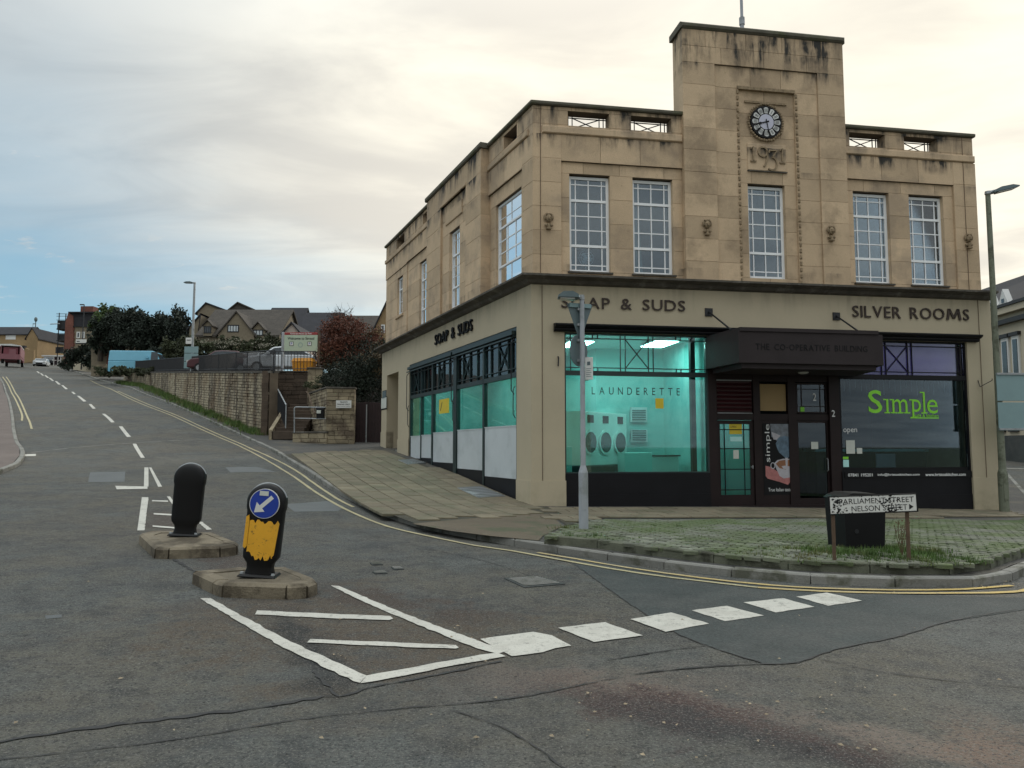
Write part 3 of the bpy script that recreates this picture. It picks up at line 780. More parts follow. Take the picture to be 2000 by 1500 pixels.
def patch(pts, m, off=.0048): return mark(pts, m, off, 'tarmac_patch')
patch([(1082, 1081), (1200, 1099), (1400, 1136), (1560, 1150), (1700, 1160), (1900, 1166), (2010, 1168), (2010, 1190), (1850, 1215), (1750, 1246), (1660, 1263), (1592, 1282), (1560, 1296), (1495, 1298), (1420, 1275), (1330, 1242), (1260, 1200), (1190, 1152), (1135, 1112)], 'patch_dark', .004)
patch([(176, 923), (245, 921.5), (243, 941), (172, 942)], 'patch_light')
patch([(440, 913), (500, 912), (540, 922), (450, 923)], 'patch_light'); patch([(556, 985), (640, 979), (672, 990), (660, 999), (575, 1000)], 'patch_light')
# drain and covers
def cover(pts, label, cat='drain cover'):
    P = gp(*pts); c = sum(P, Vector((0, 0))) / len(P)
    t = thing('manhole_cover', label, cat, Matrix.Translation((c.x, c.y, T(c.x, c.y))))
    mb = MB(); n = len(P)
    zt = [T(p.x, p.y) for p in P]
    mb.add([(p.x, p.y, z + .012) for p, z in zip(P, zt)] + [(p.x, p.y, z - .1) for p, z in zip(P, zt)], [tuple(range(n))] + [(i, (i + 1) % n, n + (i + 1) % n, n + i) for i in range(n)])
    mb.build('frame', M['patch_dark'], None, t)
    q = MB(); ic = [c.lerp(p, .86) for p in P]
    for k in range(9):
        a = ic[0].lerp(ic[3], (k + .2) / 9); b = ic[1].lerp(ic[2], (k + .2) / 9); a2 = ic[0].lerp(ic[3], (k + .75) / 9); b2 = ic[1].lerp(ic[2], (k + .75) / 9)
        z = T(c.x, c.y)
        q.add([(p.x, p.y, T(p.x, p.y) + .020) for p in (a, b, b2, a2)], [(0, 1, 2, 3)])
    q.build('grate_bar', M['kerb'], None, t)
cover([(985, 1131), (1050, 1127), (1104, 1142), (1024, 1149)], 'worn slotted iron drain grate set in the road by the double yellow lines')
cover([(722, 1100), (742, 1099), (748, 1104), (727, 1105)], 'small square utility cover in the road, furthest left of three by the traffic island')
cover([(764, 1109), (782, 1108), (789, 1113), (770, 1114)], 'small square utility cover in the road, furthest right of three by the traffic island')
cover([(727, 1118), (752, 1116), (757, 1121), (733, 1122)], 'small square utility cover in the road, closest to the camera of three by the island')
def gridcover(pts, label):
    P = gp(*pts, off=.12); c = sum(P, Vector((0, 0))) / 4
    t = thing('pavement_light', label, 'cellar grating', Matrix.Translation((c.x, c.y, T(c.x, c.y))))
    def sheet(Q, o, name, m):
        mb = MB(); mb.add([(p.x, p.y, T(p.x, p.y) + KH + o) for p in Q] + [(p.x, p.y, T(p.x, p.y) + KH - .05) for p in Q], [(0, 1, 2, 3)] + [(i, (i + 1) % 4, 4 + (i + 1) % 4, 4 + i) for i in range(4)])
        return mb.build(name, m, None, t)
    sheet(P, .048, 'frame', M['galv'])
    q = MB()
    for i in range(12):
        for j in range(7):
            f = lambda a, b: P[0].lerp(P[1], a).lerp(P[3].lerp(P[2], a), b)
            Q = [f((i + a) / 12, (j + b) / 7) for a, b in ((.18, .18), (.82, .18), (.82, .82), (.18, .82))]
            q.add([(p.x, p.y, T(p.x, p.y) + KH + .051) for p in Q], [(0, 1, 2, 3)])
    q.build('glass_lens', M['patch_dark'], None, t)
gridcover([(893, 955), (940, 952), (987, 971), (934, 974)], 'square metal cellar grating in the slabs below the nearest side shop window')
gridcover([(778, 900), (806, 898), (832, 905), (796, 909)], 'small metal cellar grating in the slabs near the side doorway')
#@@BUILDING
# ------------------------------------------------------------------ the corner building
bld = thing('corner_building', 'two storey honey stone corner building with a clock tower, shopfronts below and 1931 in relief', 'building', TR(CX, CY, 0))
FW, SWD = 12.55, 15.0
def Fp(s, o, z): p = F2(s, o); return Vector((p.x, p.y, z))
def Sp(s, o, z): p = S2(s, o); return Vector((p.x, p.y, z))
CORNER_OFF = lambda d: Vector((CX, CY)) + (FN + SN) * (d / (1 + FN.dot(SN)))   # mitred corner at outward distance d
def sweep(name, path, prof, material, parent=None, closed=False, **k):
    """moulding: profile [(outward, z)] swept along a plan path (outward is to the right of travel)"""
    n = len(path); rings = []
    for i, p in enumerate(path):
        p = Vector(p)
        d1 = (Vector(path[i]) - Vector(path[i - 1])).normalized() if i else (Vector(path[1]) - p).normalized()
        d2 = (Vector(path[i + 1]) - p).normalized() if i < n - 1 else d1
        n1 = Vector((d1.y, -d1.x)); n2 = Vector((d2.y, -d2.x)); m_ = (n1 + n2) / (1 + n1.dot(n2))
        rings.append([(p.x + m_.x * o, p.y + m_.y * o, z) for o, z in prof])
    k_ = len(prof); mb = MB(); vs = [q for r in rings for q in r]
    fs = [(i * k_ + j, i * k_ + (j + 1) % k_, (i + 1) * k_ + (j + 1) % k_, (i + 1) * k_ + j) for i in range(n - 1) for j in range(k_)]
    fs += [tuple(range(k_)), tuple(range(n * k_ - 1, (n - 1) * k_ - 1, -1))]
    mb.add(vs, fs); return mb.build(name, material, None, parent, **k)
# ground floor masonry: piers and fascia
UB, FB, SB = 5.50, 4.36, 4.60          # underside of cornice, head of front shopfront, head of side shopfront
wl = MB()
def prism_plan(mb, pts, z0, z1): mb.prism([(p.x, p.y) for p in pts], z0, z1, 'xy')
prism_plan(wl, [S2(-.87, 0), CORNER_OFF(0), F2(.82, 0), F2(.82, -.4), CORNER_OFF(-.4), S2(-.87, -.4)], -.8, UB)
wl.box(.82, 11.78, 0, .4, FB, UB, MF); wl.box(11.78, FW, 0, .4, -.9, UB, MF)
wl.box(-10.75, -.87, 0, .4, SB, UB, MS); wl.box(-12.3, -10.75, 0, .4, -.2, UB, MS)
wl.box(-14.12, -12.3, 0, .4, 4.50, UB, MS); wl.box(-15, -14.12, 0, .4, .2, UB, MS)
wl.box(-12.36, -12.3, .4, 2.0, .8, 4.5, MS); wl.box(-14.18, -14.12, .4, 2.0, .8, 4.5, MS)
wl.box(-14.12, -12.3, .4, 2.0, 4.44, 4.5, MS)
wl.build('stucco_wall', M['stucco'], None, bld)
pl = MB()
def pbox(*a):
    b_ = MB(); b_.box(*a[:6]); b_.build('plinth', M['stucco'], a[6], bld)
prism_plan(pl, [S2(-.87, .02), CORNER_OFF(.02), F2(.84, .02), F2(.84, -.2), S2(-.87, -.2)], -.7, .79)
pbox(11.76, FW + .02, -.02, .3, -.9, .79, MF)
pbox(-12.3, -10.75, -.02, .3, -.1, 1.86, MS); pbox(-15.02, -14.12, -.02, .3, .3, 2.2, MS)
pl.build('plinth', M['stucco'], None, bld)
# rear and party walls, roof, floors
back = MB()
A_, B_, D_ = F2(FW - .2, -.3), S2(-14.8, -.3), None
far = F2(FW - .2, 0) + (S2(-14.8, 0) - F2(0, 0))
def wall_between(mb, a, b, th, z0, z1):
    d = (b - a).normalized(); n = Vector((-d.y, d.x)) * th
    mb.prism([(a.x, a.y), (b.x, b.y), (b.x + n.x, b.y + n.y), (a.x + n.x, a.y + n.y)], z0, z1, 'xy')
wall_between(back, A_, far, .3, -1, 9.9); wall_between(back, far, B_, .3, -1, 9.9)
back.build('rear_wall', M['buff'], None, bld)
rf = MB(); rf.prism([(p.x, p.y) for p in (F2(.3, -.33), F2(FW - .3, -.33), far, S2(-14.7, -.35), S2(-.3, -.33))], 9.0, 9.2, 'xy')
rf.build('flat_roof', M['slate'], None, bld)
fl = MB(); fl.prism([(p.x, p.y) for p in (CORNER_OFF(-.3), F2(FW - .3, -.3), far, S2(-14.7, -.3))], 4.75, 5.4, 'xy')
fl.build('upper_floor', M['dark_room'], None, bld)

# ashlar upper storey
NST = [0]
def ashlar(Mx, x0, x1, z0, z1, y, holes=(), ch=.60, sw=1.15, depth=.30, c=.005, gap=.004, material='stone', mort=None, seed=0, endjoint=True, name='stone_block'):
    rnd = random.Random(int(x0 * 100 + z0 * 10 + seed))
    zs = sorted({z0, z1, *[h[2] for h in holes if z0 < h[2] < z1], *[h[3] for h in holes if z0 < h[3] < z1]})
    Z = [zs[0]]
    for a, b in zip(zs[:-1], zs[1:]):
        n = max(1, round((b - a) / ch)); Z += [a + (b - a) * (i + 1) / n for i in range(n)]
    core = MB()
    for r, (a, b) in enumerate(zip(Z[:-1], Z[1:])):
        iv = [(x0, x1)]
        for h in holes:
            if h[2] < b - 1e-4 and h[3] > a + 1e-4:
                iv2 = []
                for p, q in iv:
                    if h[1] <= p or h[0] >= q: iv2.append((p, q)); continue
                    if h[0] > p: iv2.append((p, h[0]))
                    if h[1] < q: iv2.append((h[1], q))
                iv = iv2
        for p, q in iv:
            if q - p < .01: continue
            core.box(p + .004, q - .004, y + .012, y + depth - .03, a + .0, b)
            L_ = q - p; n = max(1, round(L_ / sw)); cuts = [p]
            if n > 1:
                st = L_ / n; sh = (st * .5 if r % 2 else 0)
                k = p + st - sh
                while k < q - .25:
                    kk = k + rnd.uniform(-.08, .08) * st
                    if kk - cuts[-1] > .25: cuts.append(kk)
                    k += st
            cuts.append(q)
            for s, t in zip(cuts[:-1], cuts[1:]):
                g0 = 0 if s == p else gap; g1 = 0 if t == q else gap
                hw, hh = (t - s - g0 - g1) / 2, (b - a) / 2 - gap * .5
                m_ = MB().cbox(-hw, hw, 0, depth - .02, -hh, hh, c)
                m_.build(name, M[material], Mx @ Matrix.Translation(((s + g0 + t - g1) / 2, y + rnd.uniform(-.0015, .0015), (a + b) / 2)), bld)
                NST[0] += 1
    core.build('wall_core', M['mortar'], Mx, bld)
WY = .08        # upper wall stands back from the shop wall
WT, WBm = 8.352, 5.885
TY = -.03       # tower face
W1x, W2x, W3x, W4x, W5x = (1.00, 2.04), (2.635, 3.69), (5.70, 6.73), (8.715, 9.77), (10.36, 11.395)
ZL = 9.30       # ledge under the parapet
ashlar(MF, .063, .78, 5.66, ZL, WY, seed=1)
ashlar(MF, .78, 3.95, 5.66, 8.64, WY + .06, [(*W1x, WBm, WT), (*W2x, WBm, WT)], seed=2, depth=.26)
ashlar(MF, .78, 3.95, 8.64, ZL, WY, seed=3)
ashlar(MF, 8.46, 11.69, 5.66, 8.66, WY + .06, [(*W4x, WBm, WT), (*W5x, WBm, WT)], seed=4, depth=.26)
ashlar(MF, 8.46, 11.69, 8.66, ZL, WY, seed=5)
ashlar(MF, 11.69, 12.38, 5.66, ZL, WY, seed=6)
# parapet with openings
OPZ = (9.56, 9.93)
PT = 10.02
ashlar(MF, .071, 3.95, ZL, PT, WY + .01, [(.96, 2.03, *OPZ), (2.60, 3.67, *OPZ)], ch=.4, sw=1.0, depth=.36, seed=7)
ashlar(MF, 8.46, 12.34, ZL, PT, WY + .01, [(8.64, 9.69, *OPZ), (10.26, 11.27, *OPZ)], ch=.4, sw=1.0, depth=.36, seed=8)
for x0, x1 in ((.30, 3.95), (8.46, 12.36)):
    sc_ = MB(); sc_.cbox(x0, x1, WY - .045, WY + .1, ZL + .02, ZL + .20, .02); sc_.build('string_course', M['stone'], MF, bld)
# tower
TT = 12.30
ashlar(MF, 3.95, 4.82, 5.66, 11.42, TY, seed=11, material='stone_tower', sw=.9)
ashlar(MF, 7.70, 8.46, 5.66, 11.42, TY, seed=12, material='stone_tower', sw=.9)
ashlar(MF, 3.95, 8.46, 11.42, TT, TY, seed=13, material='stone_tower', ch=.45)
ashlar(MF, 4.82, 5.46, 5.66, 10.84, TY + .045, seed=14, material='stone_tower', sw=1.2, depth=.26)
ashlar(MF, 7.05, 7.70, 5.66, 10.84, TY + .045, seed=15, material='stone_tower', sw=1.2, depth=.26)
ashlar(MF, 4.82, 7.70, 10.84, 11.42, TY + .045, seed=16, material='stone_tower', depth=.26)
ashlar(MF, 5.46, 7.05, 5.66, 10.84, TY + .10, [(*W3x, WBm, WT)], seed=17, material='stone_tower', sw=.8, depth=.22)
tw = MB(); tw.box(3.97, 8.44, .28, .66, 8.9, TT)
tw.build('tower_back', M['stone_tower'], MF, bld)
tc_ = MB(); tc_.cbox(3.90, 8.52, TY - .06, .72, TT + .003, TT + .17, .05)
tc_.build('tower_coping', M['coping'], MF, bld)
# relief bands of the centre bay
rl = MB()
rl.box(5.44, 7.05, TY + .01, TY + .1, 10.82, 10.90); rl.box(5.66, 6.84, TY + .065, TY + .11, 10.50, 10.55)
rl.build('relief_band', M['carved'], MF, bld)
for x in (5.42, 7.06):
    b = MB(); z = 5.75
    while z < 10.78:
        b.cbox(x, x + .055, TY + .012, TY + .06, z, z + .10, .01); z += .165
    b.build('bead_moulding', M['carved'], MF, bld)
# 1931 panel
pn = MB(); pn.cbox(5.70, 6.79, TY + .075, TY + .12, 8.70, 9.42, .02); pnl = pn.build('date_panel', M['stone'], MF, bld)
pd = MB(); pd.box(5.70, 6.80, TY + .055, TY + .1, 8.675, 8.70); pd.build('panel_ledge', M['stone_dark'], MF, pnl)
def strokes(name, polys, w, d, material, Mx, parent):
    b = MB()
    for P in polys:
        b.strip(P, w, -d, 0)
    return b.build(name, material, Mx, parent)
def arc(cx, cy, rx, ry, a0, a1, n=12): return [(cx + rx * math.cos(R(a0 + (a1 - a0) * i / n)), cy + ry * math.sin(R(a0 + (a1 - a0) * i / n))) for i in range(n + 1)]
DG = {'1': [[(.0, .42), (.10, .50), (.10, 0)], [(0, .012), (.20, .012)]],
      '9': [arc(.15, .36, .13, .13, 0, 360, 16), arc(.08, .28, .20, .38, 20, -62, 10)],
      '3': [[(.0, .42), (.02, .49), (.24, .49), (.11, .29)], arc(.08, .11, .16, .19, 85, -130, 12)]}
for ch, x, z, k in (('1', 5.78, 8.93, .78), ('9', 5.98, 8.86, .95), ('3', 6.29, 8.80, .92), ('1', 6.59, 8.93, .78)):
    strokes('numeral', [[(x + a * k, z + b * k) for a, b in P] for P in DG[ch]], .042, .035, M['carved'], MF @ Matrix.Translation((0, TY + .075, 0)), pnl)
# clock
CLK = MF @ Matrix.Translation((6.235, TY + .09, 9.998))
clk = MB()
clk.prism([(.43 * math.cos(t * math.pi / 20), .43 * math.sin(t * math.pi / 20)) for t in range(40)], -.05, .02)
clock = clk.build('clock', M['black'], CLK, bld)
wr = MB(); rr = random.Random(3)
for i in range(44):
    t = 2 * math.pi * i / 44; q = .475 + rr.uniform(-.012, .02)
    wr.sphere((q * math.cos(t), -.03, q * math.sin(t)), .034, .03, .034, 6, 4)
wr.build('carved_wreath', M['carved'], CLK, clock)
dl = MB(); dl.prism([(.205 * math.cos(t * math.pi / 16), .205 * math.sin(t * math.pi / 16)) for t in range(32)], -.056, -.049)
dl.build('dial', M['dial'], CLK, clock)
for h in range(12):
    a = math.pi / 2 - h * math.pi / 6
    c_ = MB(); ca, sa = math.cos(a), math.sin(a)
    def pol(r, t): return (r * math.cos(a + t), r * math.sin(a + t))
    c_.prism([pol(.232, -.19), pol(.365, -.17), pol(.385, -.10), pol(.392, 0), pol(.385, .10), pol(.365, .17), pol(.232, .19)], -.056, -.049)
    hc = c_.build('hour_cartouche', M['whitepaint'], CLK, clock)
    nb = {1: 1, 2: 2, 3: 3, 4: 3, 5: 2, 6: 3, 7: 4, 8: 4, 9: 3, 10: 2, 11: 3, 0: 3}[h]
    g = MB()
    for k in range(nb):
        o = (k - (nb - 1) / 2) * .030
        t0 = .25; t1 = .36
        g.strip([(ca * t0 - sa * o, sa * t0 + ca * o), (ca * t1 - sa * o, sa * t1 + ca * o)], .013, -.0595)
    g.build('roman_numeral', M['ink'], CLK, hc)
def hand(ang, ln, w, y):
    a = math.pi / 2 - R(ang); b = MB(); c, s = math.cos(a), math.sin(a)
    P = [(-.07, -w * .6), (ln * .55, -w * .5), (ln * .72, -w * 1.3), (ln, 0), (ln * .72, w * 1.3), (ln * .55, w * .5), (-.07, w * .6)]
    b.prism([(c * x - s * z, s * x + c * z) for x, z in P], y - .006, y)
    b.build('clock_hand', M['black'], CLK, clock)
hand(254, .25, .030, -.064); hand(169, .345, .020, -.072)
# carved bosses
def boss(s, z, Mx=MF, y=WY):
    Q = Mx @ Matrix.Translation((s, y, z)); b = MB()
    b.box(-.045, .045, -.05, .02, -.02, .20)
    b.sphere((0, -.06, .07), .075, .055, .095, 9, 7); b.sphere((0, -.125, .045), .028, .035, .03, 6, 4)
    for sx in (-1, 1):
        b.sphere((sx * .095, -.04, .10), .035, .035, .075, 6, 5); b.sphere((sx * .07, -.05, -.10), .045, .04, .035, 6, 4)
        b.sphere((sx * .05, -.055, .175), .04, .035, .035, 6, 4); b.sphere((sx * .035, -.105, .09), .014, .014, .014, 5, 3)
    b.cyl((0, -.05, -.06), (0, -.06, -.17), .05, .035, 8); b.box(-.06, .06, -.10, .02, -.20, -.165)
    b.build('carved_boss', M['carved'], Q, bld)
for (u, v), y in (((1071, 433), WY), ((1380, 445), TY), ((1622, 457), TY), ((1890, 472), WY)):
    s, z = fr(u, v, -y); boss(s, z, MF, y)
# side elevation
CB0, CB1, CBY = -8.24, -3.05, -.14
def sd_hole(x0, x1, z0, z1): return (x0, x1, z0, z1)
SW1, SW2, SW3, SW4 = (-2.62, -.88, 5.86, 8.22), (-6.0, -5.02, 5.87, 8.32), (-10.02, -8.36, 5.92, 8.28), (-13.05, -12.25, 6.82, 8.32)
ashlar(MS, -.72, -.063, 5.66, ZL, WY, seed=21)
ashlar(MS, CB1, -.72, 5.66, 8.62, WY + .06, [SW1], seed=22, depth=.26); ashlar(MS, CB1, -.72, 8.62, ZL, WY, seed=23)
ashlar(MS, CB0, CB1, 5.66, 9.98, CBY, [(-6.7, -4.3, 5.66, 9.3)], seed=24, depth=.5)
ashlar(MS, -6.7, -4.3, 5.66, 9.3, CBY + .07, [SW2], seed=25, depth=.42, sw=.9)
ashlar(MS, -11.6, CB0, 5.66, 8.66, WY + .06, [SW3], seed=26, depth=.26); ashlar(MS, -11.6, CB0, 8.66, ZL, WY, seed=27)
ashlar(MS, -15.0 + .1, -11.6, 5.66, 8.62, WY + .03, [SW4], seed=28, depth=.26); ashlar(MS, -14.9, -11.6, 8.62, ZL, WY, seed=29)
ashlar(MS, CB1, -.071, ZL, PT, WY + .01, [(-1.95, -1.05, *OPZ)], ch=.4, depth=.36, seed=30)
ashlar(MS, -14.9, CB0, ZL, PT, WY + .01, [(-9.5, -8.45, *OPZ), (-13.2, -12.0, *OPZ)], ch=.4, depth=.36, seed=31)
s_ = MB(); s_.cbox(CB1, -.3, WY - .045, WY + .1, ZL + .02, ZL + .18, .02); s_.cbox(-14.95, CB0, WY - .045, WY + .1, ZL + .02, ZL + .18, .02)
s_.cbox(-6.75, -4.25, CBY - .03, CBY + .1, 9.30, 9.40, .02); s_.cbox(-6.3, -4.75, CBY + .03, CBY + .1, 8.62, 9.05, .02); s_.cbox(-13.2, -12.1, WY - .03, WY + .1, 6.68, 6.78, .02)
s_.build('side_relief', M['stone'], MS, bld)
# corner filler of the upper storey
cf = MB(); prism_plan(cf, [CORNER_OFF(-WY - .015), F2(.35, -WY - .06), F2(.35, -.5), S2(-.35, -.5), S2(-.35, -WY - .06)], 5.66, PT)
cf.build('corner_core', M['stone'], None, bld)
# cornice and copings
co = .34
cpath = [S2(-15.1, 0), CORNER_OFF(0), F2(12.52, 0)]
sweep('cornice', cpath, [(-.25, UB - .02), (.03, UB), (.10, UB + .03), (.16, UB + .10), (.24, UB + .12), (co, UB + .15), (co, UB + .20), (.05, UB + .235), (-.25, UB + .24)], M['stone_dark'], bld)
def coping(path): sweep('coping', path, [(-.43, PT + .004), (.05, PT + .004), (.07, PT + .03), (.07, PT + .085), (.03, PT + .11), (-.43, PT + .11)], M['coping'], bld)
q0 = CORNER_OFF(-WY)
coping([S2(CB1 - .05, -WY), q0, F2(3.98, -WY)]); coping([F2(8.44, -WY), F2(12.38, -WY)]); coping([S2(-14.95, -WY), S2(CB0 + .05, -WY)])
cc = MB(); cc.cbox(CB0 - .07, CB1 + .07, CBY - .07, .40, 9.985, PT + .115, .03); cc.build('coping', M['coping'], MS, bld)
# parapet lattices
def lattice(Mx, x0, x1, z0, z1, y):
    b = MB(); w = .022
    for z in (z0 + .05, z1 - .05): b.box(x0, x1, y - .01, y + .01, z - w / 2, z + w / 2)
    for f in (.07, .17, .83, .93): x = x0 + (x1 - x0) * f; b.box(x - w / 2, x + w / 2, y - .011, y + .011, z0, z1)
    a, c = x0 + (x1 - x0) * .17, x0 + (x1 - x0) * .83
    b.strip([(a, z0 + .05), (c, z1 - .05)], w, y - .009, y + .009); b.strip([(a, z1 - .05), (c, z0 + .05)], w, y - .0085, y + .0085)
    b.build('parapet_lattice', M['iron'], Mx, bld)
for x0, x1 in ((.96, 2.03), (2.60, 3.67), (8.64, 9.69), (10.26, 11.27)): lattice(MF, x0, x1, *OPZ, WY + .30)
for x0, x1 in ((-1.95, -1.05), (-9.5, -8.45), (-13.2, -12.0)): lattice(MS, x0, x1, *OPZ, WY + .30)

# windows
def glazed(Mx, x0, x1, z0, z1, y, layout, gm, fm, parent, name='window', fw=.055, fd=.07, label=None, gb=.018):
    """layout: list of (share of height from the top, [vertical bar fractions], [horizontal bar fractions], bar width)"""
    b = MB()
    b.box(x0, x0 + fw, y, y + fd, z0, z1); b.box(x1 - fw, x1, y, y + fd, z0, z1)
    b.box(x0 + fw, x1 - fw, y, y + fd, z1 - fw, z1); b.box(x0 + fw, x1 - fw, y - .015, y + fd, z0, z0 + fw)
    w = b.build(name, M[fm], Mx, parent, label=label)
    zt = z1 - fw; H = z1 - z0 - 2 * fw; ix0, ix1 = x0 + fw, x1 - fw
    for k, (sh, vb, hb, bw) in enumerate(layout):
        zb = zt - H * sh; a, c = zb + (fw * .45 if k < len(layout) - 1 else 0), zt - (fw * .45 if k else 0)
        if k < len(layout) - 1:
            t = MB(); t.box(ix0, ix1, y + .003, y + fd - .005, zb - fw * .45, zb + fw * .45); t.build('transom', M[fm], Mx, w)
        p = MB(); p.box(ix0, ix1, y + fd * .5, y + fd * .5 + .006, a, c); p.build('pane', gm, Mx, w)
        if vb or hb:
            g = MB()
            for f in vb: x = ix0 + (ix1 - ix0) * f; g.box(x - bw / 2, x + bw / 2, y + fd * .3, y + fd * .5 - .002, a, c)
            for f in hb: z = c - (c - a) * f; g.box(ix0, ix1, y + fd * .33, y + fd * .5 - .003, z - bw / 2, z + bw / 2)
            g.build('glazing_bar', M[fm], Mx, w)
        zt = zb
    return w
UL = [(.235, [.13, .5, .88], [.25], .028), (.50, [.13, .5, .88], [.33, .66], .028), (.265, [.13, .5, .88], [.78], .028)]
for (x0, x1), yy in ((W1x, WY + .06), (W2x, WY + .06), (W3x, TY + .10), (W4x, WY + .06), (W5x, WY + .06)):
    glazed(MF, x0, x1, WBm, WT - .03, yy + .12, UL, M['glass_up'], 'upvc', bld, fw=.07)
SL = [(.27, [.5], [.6], .014), (.48, [1 / 3, 2 / 3], [.33, .66], .03), (.25, [.5], [], .014)]
for h, y, l in ((SW1, WY + .06, SL), (SW3, WY + .06, SL)):
    glazed(MS, h[0], h[1], h[2], h[3] - .02, y + .08, l, M['glass_side'], 'upvc', bld)
NL = [(.30, [.12, .5], [.33], .014), (.44, [.12, .5], [.33, .66], .014), (.26, [.12, .5], [], .014)]
glazed(MS, SW2[0], SW2[1], SW2[2], SW2[3] - .02, CBY + .07 + .10, NL, M['glass_side'], 'upvc', bld)
glazed(MS, SW4[0], SW4[1], SW4[2], SW4[3] - .02, WY + .11, [(.3, [.5], [], .02), (.7, [.5], [.5], .02)], M['glass_up'], 'upvc', bld)
# room linings behind the upper windows
lin = MB()
lin.box(.5, 12.2, 2.6, 2.66, 5.45, 9.0, MF); lin.box(-14.5, -.8, 2.4, 2.46, 5.45, 9.0, MS)
lin.build('room_wall', M['dark_room'], None, bld)
cs = MB()
for x in (W1x, W2x, W3x, W4x, W5x): cs.box(x[0] - .05, x[1] + .05, WY + .0, WY + .30, WBm - .045, WBm - .003)
cs.build('window_sill', M['stone_dark'], MF, bld)

# cables down the corners
for P in ([MF @ Vector((fr(1055.5, v, -WY)[0], WY - .012, fr(1055.5, v, -WY)[1])) for v in (205, 300, 400, 535)], [MF @ Vector((.27, -.012, z)) for z in (UB, 4, 2.5, 1, .12)],
          [MF @ Vector((12.0, WY - .012, z)) for z in (10.1, 9, 7.5, 5.75)], [MF @ Vector((12.17, -.012, z)) for z in (UB, 4, 2.5, 1, -.1)]):
    MB().path(P, .007, 5).build('cable', M['rust'], None, bld)
vp = MB(); q = fr(1452, 60, -.55)
vp.cyl((q[0], .62, 11.9), (q[0], .62, 12.95), .055, .055, 10); vp.cyl((q[0], .62, 12.95), (q[0], .62, 13.15), .075, .075, 10); vp.cyl((q[0], .62, 13.1), (q[0], .62, 13.9), .04, .04, 10)
vent = thing('flagpole', 'pale grey pole rising from behind the clock tower coping', 'pole', MF @ Matrix.Translation((q[0], .62, 12.4)))
vp.build('pole_shaft', M['pole_pale'], MF, vent)

# ---- front shopfront
hm = MB()
def hood(x0, x1): hm.prism([(0, 4.36), (-.10, 4.36), (-.14, 4.40), (-.14, 4.43), (-.22, 4.47), (-.25, 4.50), (-.25, 4.55), (0, 4.58)], x0, x1, 'yz')
hm2 = MB()
prof = [(0.0, 4.36), (-.08, 4.36), (-.12, 4.40), (-.12, 4.43), (-.20, 4.465), (-.24, 4.50), (-.24, 4.535), (0.0, 4.56)]
hm2.add([(x, y, z) for x in (.55, 12.08) for y, z in prof], [tuple(range(7, -1, -1)), tuple(range(8, 16))] + [(i, (i + 1) % 8, 8 + (i + 1) % 8, 8 + i) for i in range(8)])
hm2.build('hood_moulding', M['blackframe'], MF, bld)
SY = .06
def shop_window(Mx, x0, x1, z0, z1, zt, gm, y=SY, fm='darkframe', transom_bars=None, name='shop_window', tg=None):
    fw = .045; b = MB()
    b.box(x0, x0 + fw, y, y + .12, z0, z1); b.box(x1 - fw, x1, y, y + .12, z0, z1); b.box(x0 + fw, x1 - fw, y, y + .12, z1 - fw, z1); b.box(x0 + fw, x1 - fw, y, y + .12, z0, z0 + .03)
    b.box(x0 + fw, x1 - fw, y - .01, y + .12, zt[0], zt[1])
    w = b.build(name, M[fm], Mx, bld)
    p = MB(); p.box(x0 + fw, x1 - fw, y + .05, y + .058, z0 + .03, zt[0]); p.build('pane', gm, Mx, w)
    p = MB(); p.box(x0 + fw, x1 - fw, y + .05, y + .058, zt[1], z1 - fw); p.build('transom_pane', tg or gm, Mx, w)
    if transom_bars:
        g = MB(); a, c = zt[1], z1 - fw
        L_ = x1 - x0 - 2 * fw; X = lambda f: x0 + fw + L_ * f; bw = .022
        for z in (a + .08, c - .09): g.box(X(0), X(1), y + .02, y + .048, z - bw / 2, z + bw / 2)
        for f in transom_bars[0]: g.box(X(f) - bw / 2, X(f) + bw / 2, y + .022, y + .047, a, c)
        for f in transom_bars[1]: g.box(X(f) - bw / 2, X(f) + bw / 2, y + .022, y + .047, a, a + .08); g.box(X(f) - bw / 2, X(f) + bw / 2, y + .022, y + .047, c - .09, c)
        for f, h in transom_bars[2]:
            g.strip([(X(f), a + .08), (X(h), c - .09)], bw, y + .024, y + .045); g.strip([(X(f), c - .09), (X(h), a + .08)], bw, y + .025, y + .044)
        g.build('leaded_bars', M[fm], Mx, w)
    return w
shop_window(MF, .82, 4.50, .955, 4.36, (3.32, 3.43), M['glass_teal'], fm='greenframe', transom_bars=([.035, .385, .42, .585, .62], [.19, .225, .785, .82], [(.42, .585)]))
sr = MB(); sr.box(.82, 4.50, .02, .30, -.7, .45); sr.box(.82, 4.50, .045, .30, .45, .955); sr.build('stall_riser', M['blackframe'], MF, bld)
shop_window(MF, 8.06, 11.78, .955, 4.36, (3.34, 3.46), M['glass_cafe'], fm='blackframe', transom_bars=([.03, .335, .37, .545, .58, .97], [], [(.37, .545)]), tg=M['glass_teal_side'] and M['glass_clear'])
sr = MB(); sr.box(8.06, 11.78, .02, .30, -.9, .36); sr.box(8.06, 11.78, .035, .30, .36, .955); sr.build('stall_riser', M['blackframe'], MF, bld)
